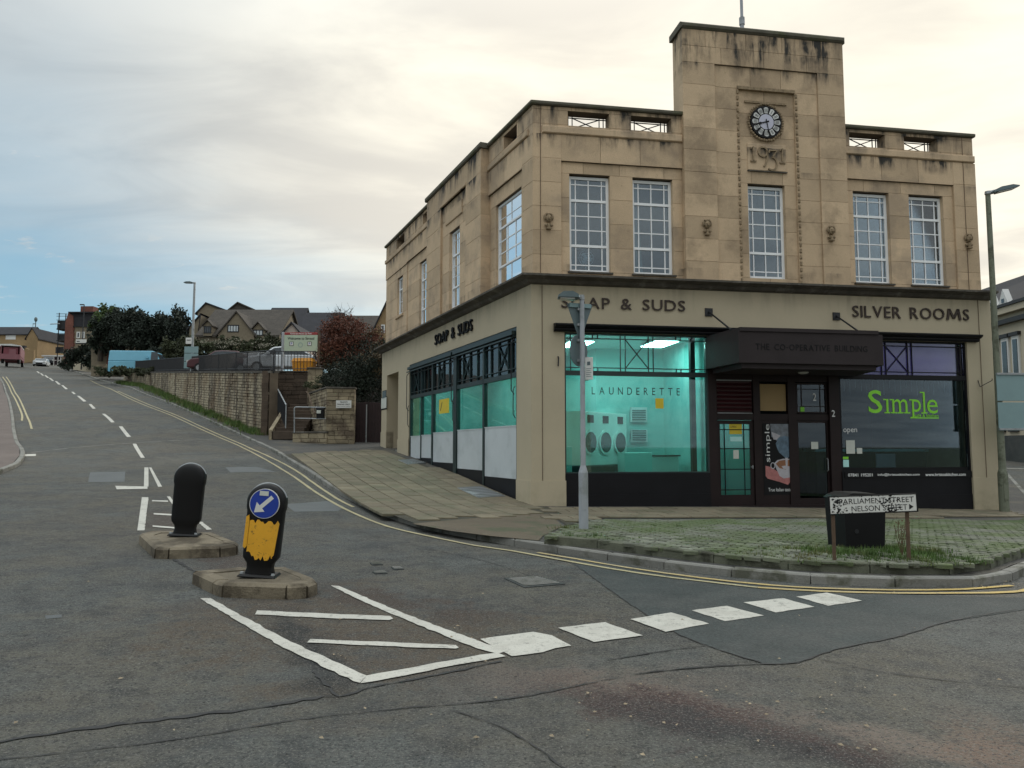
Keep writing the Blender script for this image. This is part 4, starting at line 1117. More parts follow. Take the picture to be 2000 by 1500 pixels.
# entrance screen
es = MB(); ey = .10
for x0, x1 in ((4.50, 4.72), (5.72, 5.90), (6.66, 6.88), (7.78, 8.06)): es.box(x0, x1, ey - (.04 if x0 in (4.50, 7.78) else 0), ey + .14, -.3, 3.5)
es.box(4.72, 7.78, ey + .01, ey + .13, 2.26, 2.42); es.box(4.72, 7.78, ey + .01, ey + .13, 3.24, 3.5); es.box(4.50, 8.06, ey, ey + .14, 3.5, 4.36)
es.box(4.72, 7.78, ey - .02, ey + .12, -.4, .14); es.box(5.90, 6.66, ey + .03, ey + .12, .14, 2.26)
es.build('entrance_screen', M['darkframe'], MF, bld)
lv = MB(); lv.box(4.72, 5.72, ey + .09, ey + .12, 2.42, 3.24); lvp = lv.build('louvre_panel', M['louvre'], MF, bld)
for k in range(7):
    b = MB(); z = 2.48 + k * .105; b.add([(4.76, ey + .02, z), (5.68, ey + .02, z), (5.68, ey + .085, z + .07), (4.76, ey + .085, z + .07), (4.76, ey + .02, z + .012), (5.68, ey + .02, z + .012), (5.68, ey + .085, z + .082), (4.76, ey + .085, z + .082)],
        [(0, 1, 2, 3), (7, 6, 5, 4), (0, 4, 5, 1), (1, 5, 6, 2), (2, 6, 7, 3), (3, 7, 4, 0)]); b.build('louvre_slat', M['louvre'], MF, lvp)
b = MB(); b.box(4.74, 5.68, ey + .0, ey + .03, 3.245, 3.27); b.box(4.76, 5.69, ey + .0, ey + .03, 2.425, 2.443); b.build('metal_strip', M['galv'], MF, lvp)
b = MB(); b.box(5.92, 6.64, ey + .07, ey + .09, 2.50, 3.18); b.build('boarded_light', M['board_tan'], MF, bld)
# launderette door
def door(x0, x1, z0, z1, y, rail, gm, bars, name='door', bottom=.35, label=None):
    b = MB(); b.box(x0, x0 + rail, y, y + .05, z0, z1); b.box(x1 - rail, x1, y, y + .05, z0, z1)
    b.box(x0 + rail, x1 - rail, y, y + .05, z1 - rail, z1); b.box(x0 + rail, x1 - rail, y, y + .05, z0, z0 + bottom)
    d = b.build(name, M['darkframe'], MF, bld, label=label)
    a, c, e, f = x0 + rail, x1 - rail, z0 + bottom, z1 - rail
    p = MB(); p.box(a, c, y + .02, y + .028, e, f); p.build('pane', gm, MF, d)
    g = MB()
    for t in bars[0]: g.box(a + (c - a) * t - .012, a + (c - a) * t + .012, y + .006, y + .018, e, f)
    for t in bars[1]: g.box(a, c, y + .007, y + .017, e + (f - e) * t - .012, e + (f - e) * t + .012)
    if g.v: g.build('glazing_bar', M['blackframe'], MF, d)
    return d
d1 = door(4.73, 5.71, .14, 2.25, ey + .04, .09, M['glass_teal'], ([.15, .80], [.07, .36, .65, .92]), bottom=.26)
h = MB(); h.box(5.655, 5.675, ey + .0, ey + .045, 1.05, 1.13); h.cyl((5.665, ey + .0, 1.09), (5.60, ey + .0, 1.09), .01, .01, 6); h.build('handle', M['galv'], MF, d1)
d2 = door(6.89, 7.77, .14, 2.25, ey + .04, .05, M['glass_cafe'], ([], []), bottom=.16)
h = MB(); h.path([(7.70, ey + .03, 1.30), (7.70, ey - .02, 1.27), (7.70, ey - .02, 1.00), (7.70, ey + .03, .97)], .011, 6); h.build('handle', M['galv'], MF, d2)
glazed(MF, 6.90, 7.76, 2.44, 3.22, ey + .03, [(1.0, [.16, .82], [.17, .80], .018)], M['glass_cafe'], 'darkframe', bld, name='door_light', fw=.04, fd=.06)
# canopy
def cs_(u, v, d): return fr(u, v, d)[0]
cx0, cx1 = cs_(1443, 680, 1.5), cs_(1725, 690, 1.5)
can = MB()
def trap(mb, xa, xb, ra, rb, y0, z0, z1): mb.prism([(xa, y0), (xb, y0), (rb, .0), (ra, .0)], z0, z1, 'xy')
trap(can, cx0, cx1, 4.42, 8.75, -1.5, 3.52, 4.25)
canopy = can.build('canopy', M['canopy'], MF, bld)
c2 = MB(); trap(c2, cx0 + .03, cx1 - .12, 4.45, 8.6, -1.53, 4.253, 4.34); trap(c2, cx0 + .10, cx1 - .14, 4.6, 8.5, -1.42, 3.40, 3.517)
c2.build('canopy_trim', M['canopy'], MF, canopy)
b = MB()
letter_row('THE CO-OPERATIVE BUILDING', cs_(1476, 680, 1.5), cs_(1694, 685, 1.5), 3.83, 3.97, -1.5, .008, M['black'], MF, canopy, .0, .16, .4, 'letter')
b = MB(); b.sphere((6.6, -.75, 3.40), .13, .13, .05, 12, 6); b.build('canopy_light', M['lampglass'], MF, canopy)
for (u, v), (u2, v2) in (((1384, 610), (1428, 642)), ((1633, 618), (1682, 643))):
    s0, z0 = fr(u, v, 0); s1, z1 = s0 + (.30 if u < 1500 else .25), 4.32
    b = MB(); b.cbox(s0 - .10, s0 + .10, -.03, .0, z0 - .10, z0 + .10, .006); b.sphere((s0, -.045, z0), .03, .03, .03, 8, 5)
    br = b.build('tie_plate', M['iron'], MF, bld)
    s1 = fr(u2, v2, 1.15)[0]
    b = MB(); b.cyl((s0, -.03, z0), (s1, -1.15, 4.33), .022, .022, 8); b.build('tie_rod', M['iron'], MF, br)

# ---- side shopfront (windows stand on the slope)
side = MB()
def sbox(mb, x0, x1, z0, z1, y0=.03, y1=.14): mb.box(x0, x1, y0, y1, z0, z1, MS)
sbox(side, -10.75, -.87, 4.36, 4.60, .02, .20); sbox(side, -10.75, -.87, 3.34, 3.46); 
for x0, x1 in ((-10.75, -10.66), (-9.36, -9.29), (-8.08, -7.93), (-5.76, -5.48), (-3.31, -3.19), (-.96, -.87)): sbox(side, x0, x1, .0 if x1 > -6 else .5, 4.36, .03 if (x1 - x0) < .2 else .01, .14)
for x in (-10.3, -9.75, -9.0, -8.55, -7.4, -6.9, -6.3, -5.0, -4.4, -3.8, -2.75, -2.2, -1.55, -1.3): sbox(side, x - .012, x + .012, 3.46, 4.36, .05, .09)
sbox(side, -10.7, -.9, 3.56, 3.58, .052, .088); sbox(side, -10.7, -.9, 4.24, 4.26, .052, .088)
for a, c in ((-10.3, -9.75), (-7.4, -6.9), (-5.0, -4.4), (-2.2, -1.55)):
    g = MB(); g.strip([(a, 3.57), (c, 4.25)], .022, .055, .085); g.strip([(a, 4.25), (c, 3.57)], .022, .056, .084)
    side.add([MS @ Vector(v) for v in g.v], g.f)
ssf = side.build('side_shopfront', M['greenframe'], None, bld)
aw = MB(); sbox(aw, -10.7, -5.7, 4.40, 4.50, -.10, .015); sbox(aw, -5.55, -.95, 4.40, 4.50, -.10, .015); sbox(aw, -10.7, -5.7, 4.30, 4.335, -.13, -.09); sbox(aw, -5.55, -.95, 4.30, 4.335, -.13, -.09)
aw.build('awning_box', M['greenframe'], None, bld)
for x in (-10.72, -5.62, -.98):
    am = MB()
    am.path([MS @ Vector((x, -.02, 4.3)), MS @ Vector((x, -.10, 4.2)), MS @ Vector((x, -.10, 3.0)), MS @ Vector((x, -.02, 2.9))], .014, 6)
    am.path([MS @ Vector((x + .08, -.03, 3.1)), MS @ Vector((x + .08, -.08, 3.0)), MS @ Vector((x + .08, -.08, 2.4)), MS @ Vector((x + .08, -.02, 2.3))], .012, 6)
    am.build('awning_arm', M['iron'], None, bld)
bays = [(-10.66, -9.36, 1.95, 1.18), (-9.29, -8.08, 1.97, 1.21), (-7.93, -5.76, 2.03, 1.09), (-5.48, -3.31, 2.07, .94), (-3.19, -.96, 2.10, .79)]
for x0, x1, zt, zb in bays:
    p = MB(); p.box(x0, x1, .075, .083, zt + .03, 3.34, MS); p.build('pane', M['glass_teal_side'], None, ssf)
    p = MB(); p.box(x0, x1, .093, .10, 3.46, 4.36, MS); p.build('transom_pane', M['glass_side'] if False else M['glass_cafe'], None, ssf)
    p = MB(); p.box(x0 + .01, x1 - .01, .055, .10, zb, zt, MS); p.box(x0, x1, .045, .11, zt, zt + .03, MS); p.build('frosted_panel', M['frost'], None, ssf)
    p = MB(); p.box(x0, x1, .05, .14, -.3, zb, MS); p.build('riser', M['blackframe'], None, ssf)
# side doorway
sdw = MB(); sdw.box(-14.12, -12.36, 1.55, 1.62, .9, 4.44); sdoor = sdw.build('side_door', M['gate'], MS, bld)
stp = MB(); stp.box(-14.12, -12.36, 0, 1.6, .6, 1.47); stp.build('door_threshold', M['kerb'], MS, bld)

# ---- interiors
fz0 = .30
intr = MB()
def ofs(y, yy=None): return CORNER_OFF(-y)
ip = [S2(-10.9, -3.2), CORNER_OFF(-3.2), F2(4.7, -3.2)]
# partition behind the counter, side wall
wall_between(intr, ip[0], ip[1], .1, .2, 4.74); wall_between(intr, ip[1], ip[2], .1, .2, 4.74); wall_between(intr, F2(4.62, -.22), F2(4.62, -3.2), .08, .2, 4.74)
wall_between(intr, S2(-10.85, -.2), S2(-10.85, -3.2), .1, .2, 4.74)
iw = intr.build('interior_wall', M['teal_wall'], None, bld)
fi = MB(); fi.prism([(p.x, p.y) for p in (S2(-10.9, -.16), CORNER_OFF(-.2), F2(5.9, -.26), F2(5.9, -3.3), CORNER_OFF(-3.2), S2(-10.9, -3.2))], .0, .16, 'xy'); fi.build('interior_floor', M['floor_in'], None, bld)
ci = MB(); ci.prism([(p.x, p.y) for p in (S2(-10.9, -.41), CORNER_OFF(-.41), F2(4.6, -.41), F2(4.6, -3.2), CORNER_OFF(-3.2), S2(-10.9, -3.2))], 4.40, 4.45, 'xy'); ci.build('interior_ceiling', M['teal_unit'], None, bld)
# lobby behind the doors, cafe
lb = MB(); lb.box(4.72, 5.9, 2.6, 2.66, .1, 4.4, MF); lb.box(5.86, 5.92, .26, 2.6, .1, 4.4, MF); lb.build('lobby_wall', M['teal_wall'], None, bld)
cf_ = MB(); cf_.box(5.95, 11.9, 3.4, 3.46, -.2, 4.6, MF); cf_.box(5.95, 6.0, .3, 3.4, -.2, 4.6, MF); cf_.box(11.95, 12.0, .4, 3.4, -.2, 4.6, MF); cf_.box(6.0, 11.95, .3, 3.4, -.25, -.05, MF); cf_.box(6.0, 11.95, .41, 3.4, 4.5, 4.6, MF)
cf_.build('cafe_room', M['dark_room'], None, bld)
for k in range(22):
    x = 8.2 + k * .163; h_ = .20 + .09 * ((k * 7) % 3)
    q = MB(); q.box(x, x + .012, .30, .305, 3.33 - h_, 3.33, MF); q.build('blind_cord', M['paper'], None, bld)
bl = MB(); bl.box(8.12, 11.74, .35, .36, 3.42, 4.40, MF); bl.build('blind', M['purple'], None, bld)
def lightpanel(Mx, x, y, z, w, d, label):
    t = thing('ceiling_light', label, 'ceiling light', Mx @ Matrix.Translation((x, y, z)), 'lit ceiling panels in the launderette')
    b = MB(); b.box(-w / 2 - .03, w / 2 + .03, -d / 2 - .03, d / 2 + .03, .0, .05); b.build('housing', M['upvc'], Mx @ Matrix.Translation((x, y, z)), t)
    b = MB(); b.box(-w / 2, w / 2, -d / 2, d / 2, -.02, -.003); b.build('diffuser', M['lamp_on'], Mx @ Matrix.Translation((x, y, z)), t)
lightpanel(MF, 3.75, 1.4, 4.32, .6, 1.2, 'lit fluorescent panel on the launderette ceiling, seen through the front window top')
lightpanel(MF, 1.6, 1.8, 4.32, .6, 1.2, 'lit fluorescent panel on the launderette ceiling behind the corner pier side of the front window')
for x, w_ in ((-3, 'first'), (-6, 'second'), (-9, 'third')):
    lightpanel(MS, x, 1.6, 4.32, .6, 1.2, f'lit panel on the launderette ceiling behind the side windows, {w_} from the street corner')
lightpanel(MF, 5.3, 1.4, 4.0, .5, .8, 'lit ceiling panel inside the launderette door lobby')
#@@DETAILS
# ------------------------------------------------------------------ lettering and notices on the building
def sign(body, Mx, x0, x1, z0, z1, y, m, label, thick=.025, off=.004, gap=.13, cat='sign', name='shop_sign', space=.42):
    t = thing(name, label, cat, Mx @ Matrix.Translation(((x0 + x1) / 2, y, z0)))
    letter_row(body, x0, x1, z0, z1, y, thick, M[m], Mx, t, off, gap, space); return t
sign('SOAP & SUDS', MF, .745, 3.90, 4.945, 5.215, -.012, 'letter', 'dark raised SOAP & SUDS lettering on the front fascia, partly behind the lamp post', space=.35)
sign('SILVER ROOMS', MF, 8.47, 11.87, 4.94, 5.24, -.012, 'letter', 'dark raised SILVER ROOMS lettering at the right end of the front fascia', space=.35)
sign('SOAP & SUDS', MS, -7.52, -3.97, 4.93, 5.28, -.012, 'black', 'black raised SOAP & SUDS lettering on the fascia of the sloping side street', thick=.05, space=.35)
def flat(body, Mx, x0, x1, z0, z1, y, m, parent, off=.0, name='lettering', sp=1.0):
    return put(name, text_mesh(body, x1 - x0, z1 - z0, 0, M[m], off, name, sp), Mx @ Matrix.Translation((x0, y, z0)), parent)
GY = SY + .046
t = thing('window_lettering', 'spaced dark LAUNDERETTE lettering across the teal front shop window', 'window lettering', MF @ Matrix.Translation((2.4, GY, 2.9)))
letter_row('LAUNDERETTE', *(fr(1158, 766)[0], fr(1331, 768)[0]), 2.86, 3.04, GY, 0, M['greenframe'], MF, t, .0, .55, .4)
# cafe lettering with slab serifs
t = thing('window_lettering', 'large lime green Simple cafe & kitchen lettering on the right shop window', 'window lettering', MF @ Matrix.Translation((9.6, GY, 2.5)))
def cx(px, y=GY): return fr(1480 + px / 2.885, 780, -y)[0]
zb, zx, zc_ = 2.46, 2.83, 3.06
def cl(ch, a, b, z0, z1, off=.03): put('letter', text_mesh(ch, cx(b) - cx(a), z1 - z0, 0, M['lime'], off, 'letter'), MF @ Matrix.Translation((cx(a), GY, z0)), t)
cl('S', 622, 700, zb, zc_, .008); cl('\u0131', 723, 735, zb, zx, .0); cl('m', 757, 842, zb, zx, .0); cl('p', 868, 918, zb - .12, zx, .0); cl('l', 931, 942, zb, zc_ - .03, .0); cl('e', 952, 1012, zb, zx, .0)
def ser(a, w, z):
    sf = MB(); sf.box(cx(a), cx(a + w), GY - .003, GY - .002, z, z + .03); sf.build('serif', M['lime'], MF, t)
for a, z in ((710, zb), (748, zb), (784, zb), (822, zb), (918, zb), (859, zb - .12)): ser(a, 34, z)
for a, z in ((706, zx - .03), (742, zx - .03), (852, zx - .03), (914, zc_ - .06)): ser(a, 22, z)
b = MB(); b.box(cx(855), cx(1015), GY - .001, GY, 2.33, 2.36); b.build('underline', M['lime'], MF, t)
flat('café & kitchen', MF, cx(880), cx(1013), 2.37, 2.45, GY - .002, 'lime', t, .01)
t = thing('contact_strip', 'black strip with white phone number, email and web address below the cafe window', 'window lettering', MF @ Matrix.Translation((9.9, SY, .9)))
b = MB(); b.box(8.12, 11.72, SY + .035, SY + .048, .98, 1.06); b.box(8.12, 11.72, .015, .034, .80, .955); b.build('strip', M['black'], MF, t)
for s_, a, b_ in (('07841 195201', 1657, 1705), ('info@hristoskitchen.com', 1715, 1797), ('www.hristoskitchen.com', 1808, 1887)):
    flat(s_, MF, fr(a, 928)[0], fr(b_, 928)[0], .835, .915, .012, 'chalkwhite', t, .015)
t = thing('window_lettering', 'small pale word open on the left edge of the cafe window', 'window lettering', MF @ Matrix.Translation((8.3, GY, 2)))
flat('open', MF, fr(1650, 845)[0] + .03, fr(1677, 845)[0] + .03, 1.92, 2.06, GY, 'chalkwhite', t, 0)
def notice(u0, u1, v0, v1, y, m, label, texts=(), cat='notice', name='notice', Mx=MF, hit=fr, border=None):
    x0, zt = hit(u0, v0, -y); x1, zb_ = hit(u1, v1, -y)
    t = thing(name, label, cat, Mx @ Matrix.Translation(((x0 + x1) / 2, y, zb_)))
    b = MB(); b.box(x0, x1, y - .006, y, zb_, zt); b.build('sheet', M[m], Mx, t)
    for body, a, c, e, f, mm in texts:
        flat(body, Mx, x0 + (x1 - x0) * a, x0 + (x1 - x0) * c, zb_ + (zt - zb_) * e, zb_ + (zt - zb_) * f, y - .008, mm, t)
    return t, x0, x1, zb_, zt
notice(1280, 1296, 778, 798, GY, 'yellow_sign', 'small yellow notice hanging inside the teal launderette window', [('HELP', .15, .85, .55, .8, 'ink'), ('123', .25, .75, .15, .4, 'ink')][:0])
notice(1424, 1449, 828, 848, ey + .058, 'yellow_sign', 'yellow OPEN notice at the top of the launderette door', [('OPEN', .08, .55, .62, .82, 'ink')])
notice(1432, 1443, 879, 896, ey + .058, 'paper', 'white sheet on the launderette door below the yellow notice')
notice(1426, 1449, 853, 862, ey + .058, 'teal_unit', 'narrow pale strip label between the two sheets on the launderette door')
notice(1652, 1670, 860, 886, GY, 'paper', 'cream menu card in the lower left of the cafe window')
notice(1673, 1684, 875, 886, GY, 'paper', 'small white card beside the cream menu card in the cafe window')
notice(1646, 1658, 898, 912, GY, 'teal_unit', 'pale hygiene sticker at the bottom left corner of the cafe window')
notice(1646, 1657, 892, 897, GY, 'lime', 'green strip sticker just above the pale hygiene sticker in the cafe window')
notice(1584, 1598, 863, 877, ey + .058, 'paper', 'small square cream sticker on the dark cafe door')
notice(1563, 1571, 795, 804, ey + .05, 'lime', 'tiny yellow green sticker at the corner of the light above the cafe door')
notice(858, 877, 781, 806, .070, 'yellow_sign', 'yellow notice with black marks stuck on the launderette side window', [('/', .12, .35, .2, .8, 'ink'), ('ri ntt', .5, .9, .3, .55, 'ink')][:1], Mx=MS, hit=sdp)
for (u0, u1, v0, v1), w_ in (((1587, 1594, 768, 783), 'in the glass light above the cafe door'), ((1624, 1631, 801, 814), 'on the dark post beside the cafe door')):
    y = ey + .05 if u0 < 1600 else ey - .045
    a, zt = fr(u0, v0, -y); c, zz = fr(u1, v1, -y)
    t = thing('house_number', f'white number 2 {w_}', 'house number', MF @ Matrix.Translation((a, y, zz)))
    put('numeral', text_mesh('2', c - a, zt - zz, 0, M['chalkwhite'], .01, 'numeral'), MF @ Matrix.Translation((a, y - .005, zz)), t)
# coffee poster
y = ey + .028
x0, zt = fr(1489, 827, -y); x1, z0 = fr(1551, 966, -y)
t = thing('coffee_poster', 'tall dark poster of milk poured into a coffee cup, beside the launderette door', 'poster', MF @ Matrix.Translation(((x0 + x1) / 2, y, z0)))
b = MB(); b.box(x0, x1, y - .006, y, z0, zt); b.build('backing', M['black'], MF, t)
def pp(pts): return [(x0 + (x1 - x0) * (a - 565) / 295, zt - (zt - z0) * (c - 555) / 725) for a, c in pts]
def shape(pts, m, k, name='print'):
    b = MB(); b.prism(pp(pts), y - .008 - k * .0006, y - .0075 - k * .0006); b.build(name, M[m], MF, t)
M['pr_blue'] = mat("print_steel_blue", (.10, .16, .22), .5, .35, 9); M['pr_skin'] = mat("print_skin", (.42, .16, .15), .5, .2, 12); M['pr_cup'] = mat("print_cup", (.45, .43, .46), .5, .12, 10); M['pr_coffee'] = mat("print_coffee", (.26, .11, .05), .5, .2, 14); M['pr_grey'] = mat("print_grey", (.17, .19, .22), .5, .4, 7)
shape([(640, 560), (840, 560), (845, 700), (700, 730), (650, 690)], 'pr_grey', 0)
shape([(690, 760), (720, 700), (780, 680), (850, 700), (856, 850), (805, 912), (780, 905), (720, 850), (700, 800)], 'pr_blue', 1)
shape([(650, 640), (700, 660), (740, 680), (700, 720), (670, 720)], 'pr_cup', 2)
shape([(582, 985), (640, 1000), (720, 1060), (860, 1080), (856, 1110), (800, 1180), (720, 1150), (600, 1115), (582, 1090)], 'pr_skin', 2)
shape([(670, 960), (700, 930), (760, 915), (860, 915), (860, 1080), (820, 1105), (760, 1115), (720, 1090), (690, 1020)], 'pr_cup', 3)
shape([(685, 965), (720, 935), (790, 925), (858, 930), (858, 1000), (780, 1025), (720, 1010)], 'pr_coffee', 4)
shape([(780, 905), (805, 905), (800, 1010), (785, 1010)], 'pr_cup', 5); shape([(740, 990), (780, 985), (850, 1000), (800, 1022), (760, 1018)], 'pr_cup', 6)
b = MB(); c_ = pp([(655, 985)])[0]; b.strip([(c_[0] + .055 * math.cos(q * .5236), c_[1] + .075 * math.sin(q * .5236)) for q in range(13)], .02, y - .0125); b.build('cup_handle', M['pr_cup'], MF, t)
me = text_mesh('simple', .95, .17, 0, M['chalkwhite'], -.005, 'lettering')
q = pp([(645, 948)])[0]
put('lettering', me, MF @ Matrix.Translation((q[0], y - .0135, q[1])) @ Matrix.Rotation(R(-90), 4, 'Y'), t)
flat('True Italian taste', MF, pp([(605, 1240)])[0][0], pp([(830, 1240)])[0][0], pp([(0, 1245)])[0][1], pp([(0, 1210)])[0][1], y - .010, 'chalkwhite', t)
# plaques by the side doorway, hooks
for (u0, u1, v0, v1, m, l) in ((746.5, 753, 765, 778, 'signback_d', 'small dark blue plaque on the side wall left of the doorway'), (744.5, 754, 778, 797, 'paper', 'white intercom panel with black edge on the side wall left of the doorway')):
    a, zt = sdp(u0, v0, .03); c, zz = sdp(u1, v1, .03)
    t = thing('wall_plaque', l, 'plaque', MS @ Matrix.Translation(((a + c) / 2, -.03, zz)))
    b = MB(); b.cbox(a, c, -.03, -.005, zz, zt, .01); b.build('face', M[m], MS, t); b = MB(); b.box(a - .03, c + .03, -.012, 0, zz - .05, zt + .03); b.build('back_plate', M['black'], MS, t)
for u, v, l, s_ in ((1090, 706, 'short black wall hook on the corner pier beside the launderette window', 1), (1917, 750, 'bent black iron bracket on the right hand pier beside the cafe window', 2)):
    a, z = fr(u, v); b = MB()
    if s_ == 1: b.path([(a, 0, z + .12), (a, -.05, z + .08), (a - .01, -.05, z - .12)], .016, 6)
    else: b.path([(a - .10, 0, z + .1), (a - .10, -.06, z - .08), (a + .13, -.22, z + .08), (a + .13, -.22, z + .13)], .010, 6)
    b.build('wall_bracket', M['iron'], MF, label=l, cat='bracket')
# things inside
def curtain(s0, s1, z0, z1, yy, label, sweep_=0.0):
    b = MB(); n = 9; vs = []
    for j, z in enumerate((z1, z0)):
        for i in range(n):
            x = s0 + (s1 - s0) * i / (n - 1) * (1.0 if j == 0 else 1 + sweep_); vs.append((x, yy + .03 * math.sin(i * 2.2), z))
    b.add(vs, [(i, i + 1, n + i + 1, n + i) for i in range(n - 1)]); b.build('curtain', M['fabric'], MF, label=label, cat='curtain')
curtain(1.06, 1.20, 5.95, 8.3, WY + .35, 'pale curtain gathered at the left side of the upper window nearest the corner')
curtain(2.70, 2.84, 5.95, 8.3, WY + .35, 'pale curtain drawn to the left in the second upper window from the corner', .9)
curtain(5.76, 5.84, 5.95, 8.3, WY + .42, 'thin pale curtain edge in the upper window under the clock')
t = thing('desk_fan', 'white desk fan standing inside the upper window nearest the corner', 'fan', MF @ Matrix.Translation((1.5, WY + .42, 5.95)))
Q = MF @ Matrix.Translation((1.5, WY + .42, 5.95)); b = MB(); b.cyl((0, 0, 0), (0, 0, .03), .11, .10, 12); b.cyl((0, 0, .03), (0, .02, .30), .015, .015, 8); b.build('stand', M['upvc'], Q, t)
b = MB()
for r_ in (.19, .13, .07): b.path([(r_ * math.cos(k * .449), -.05, .36 + r_ * math.sin(k * .449)) for k in range(15)], .006, 4)
for k in range(12): b.cyl((0, -.06, .36), (.19 * math.cos(k * .5236), -.05, .36 + .19 * math.sin(k * .5236)), .003, .003, 4)
b.build('cage', M['upvc'], Q, t); b = MB(); b.cyl((0, -.04, .36), (0, .08, .36), .05, .05, 10); b.build('motor', M['upvc'], Q, t)
b = MB()
for k in range(3):
    a = k * 2.094; b.add([(0, -.02, .36), (.15 * math.cos(a - .45), -.03, .36 + .15 * math.sin(a - .45)), (.16 * math.cos(a), -.02, .36 + .16 * math.sin(a)), (.15 * math.cos(a + .45), -.01, .36 + .15 * math.sin(a + .45))], [(0, 1, 2, 3)])
b.build('blade', M['frost'], Q, t)
FLZ = .16
def dryer(label):
    t = thing('tumble_dryer', label, 'tumble dryer', None, 'dryers in the launderette'); I = Matrix.Identity(4)
    b = MB(); b.cbox(-.40, .40, -.35, .35, .55, 1.95, .01); b.build('body', M['machine'], I, t)
    b = MB(); b.prism([(.33 * math.cos(k * math.pi / 12), 1.15 + .33 * math.sin(k * math.pi / 12)) for k in range(24)], -.39, -.352); d = b.build('door', M['machine'], I, t)
    b = MB(); b.prism([(.27 * math.cos(k * math.pi / 12), 1.15 + .27 * math.sin(k * math.pi / 12)) for k in range(24)], -.396, -.391); b.build('door_glass', M['glassdark'], I, d)
    b = MB(); b.cbox(-.10, .18, -.37, -.352, 1.66, 1.86, .004); b.build('control_panel', M['black'], I, t)
    b = MB(); b.box(-.40, .40, -.34, .34, -.4, .548); b.build('plinth_box', M['dark_room'], I, t)
    return t
DL = ['tumble dryer nearest the lamp post in the launderette window', 'middle tumble dryer of three in the launderette window', 'tumble dryer furthest right of three in the launderette window']
d0 = dryer(DL[0]); rzm = math.atan2(FA.y, FA.x) + R(42)
for k, u in enumerate((1130, 1160, 1189)):
    p = at(u, 900, 20.0 + k * .62); Mx = TR(p.x, p.y, FLZ + .40, rzm)
    if k == 0: d0.matrix_basis = Mx; WORLD[d0.name] = Mx
    else: copy_tree(d0, None, Mx, DL[k])
def boxthing(name, label, cat, Mx, parts):
    t = thing(name, label, cat, Mx)
    for nm, m, dims in parts:
        b = MB(); b.cbox(*dims, .008); b.build(nm, M[m], Mx, t)
    return t
FZ = lambda s, y: MF @ Matrix.Translation((s, y, FLZ))
boxthing('folding_table', 'pale teal folding counter with darker top inside the launderette window', 'counter', FZ(3.3, 1.7), [('cabinet', 'teal_unit', (-.55, .2, -.3, .3, 0, 1.28)), ('side_cabinet', 'machine', (.21, .95, -.25, .3, 0, 1.18)), ('worktop', 'greenframe', (.18, 1.0, -.28, .33, 1.18, 1.215))])
boxthing('bench', 'dark wooden bench low in the launderette window', 'bench', FZ(1.65, .85), [('seat', 'dark_room', (-.62, .62, -.2, .2, .80, .96)), ('leg', 'dark_room', (-.55, -.45, -.15, .15, 0, .80)), ('leg', 'dark_room', (.45, .55, -.15, .15, 0, .80))])
boxthing('cabinet', 'bright teal cabinet at the left edge of the launderette window', 'cabinet', FZ(1.0, .6), [('body', 'teal_unit', (-.17, .10, -.15, .2, 0, 1.42)), ('top', 'upvc', (-.18, .11, -.16, .21, 1.42, 1.45))])
for k, (z, l) in enumerate(((2.30, 'upper grey louvred vent on the launderette back wall'), (1.72, 'lower grey louvred vent on the launderette back wall'))):
    Q = MF @ Matrix.Translation((3.75, 3.12, z)); t = thing('wall_vent', l, 'vent', Q)
    b = MB(); b.box(-.25, .25, 0, .03, 0, .42 if k == 0 else .36); b.build('frame', M['frost'], Q, t)
    for i in range(5): b = MB(); b.box(-.20, .20, -.02, .0, .05 + i * .065, .085 + i * .065); b.build('slat', M['signback_d'], Q, t)
boxthing('socket_box', 'small black box on the launderette back wall between bench and counter', 'box', MF @ Matrix.Translation((2.45, 3.1, 1.0)), [('body', 'black', (-.09, .09, -.05, .05, 0, .24)), ('lid', 'black', (-.10, .10, -.06, .05, .245, .27))])
b = MB(); b.box(4.28, 4.40, .60, .73, .16, 4.4, MF); b.build('steel_column', M['blackframe'], None, bld)
boxthing('cafe_counter', 'pale green counter edge running across inside the cafe window', 'counter', MF @ Matrix.Translation((9.9, 1.6, -.05)), [('front', 'dark_room', (-1.6, 1.8, 0, .5, 0, 1.5)), ('top', 'teal_unit', (-1.65, 1.85, -.05, .55, 1.505, 1.58)), ('menu_stand', 'frost', (.15, .75, -.10, -.06, .95, 1.45))])

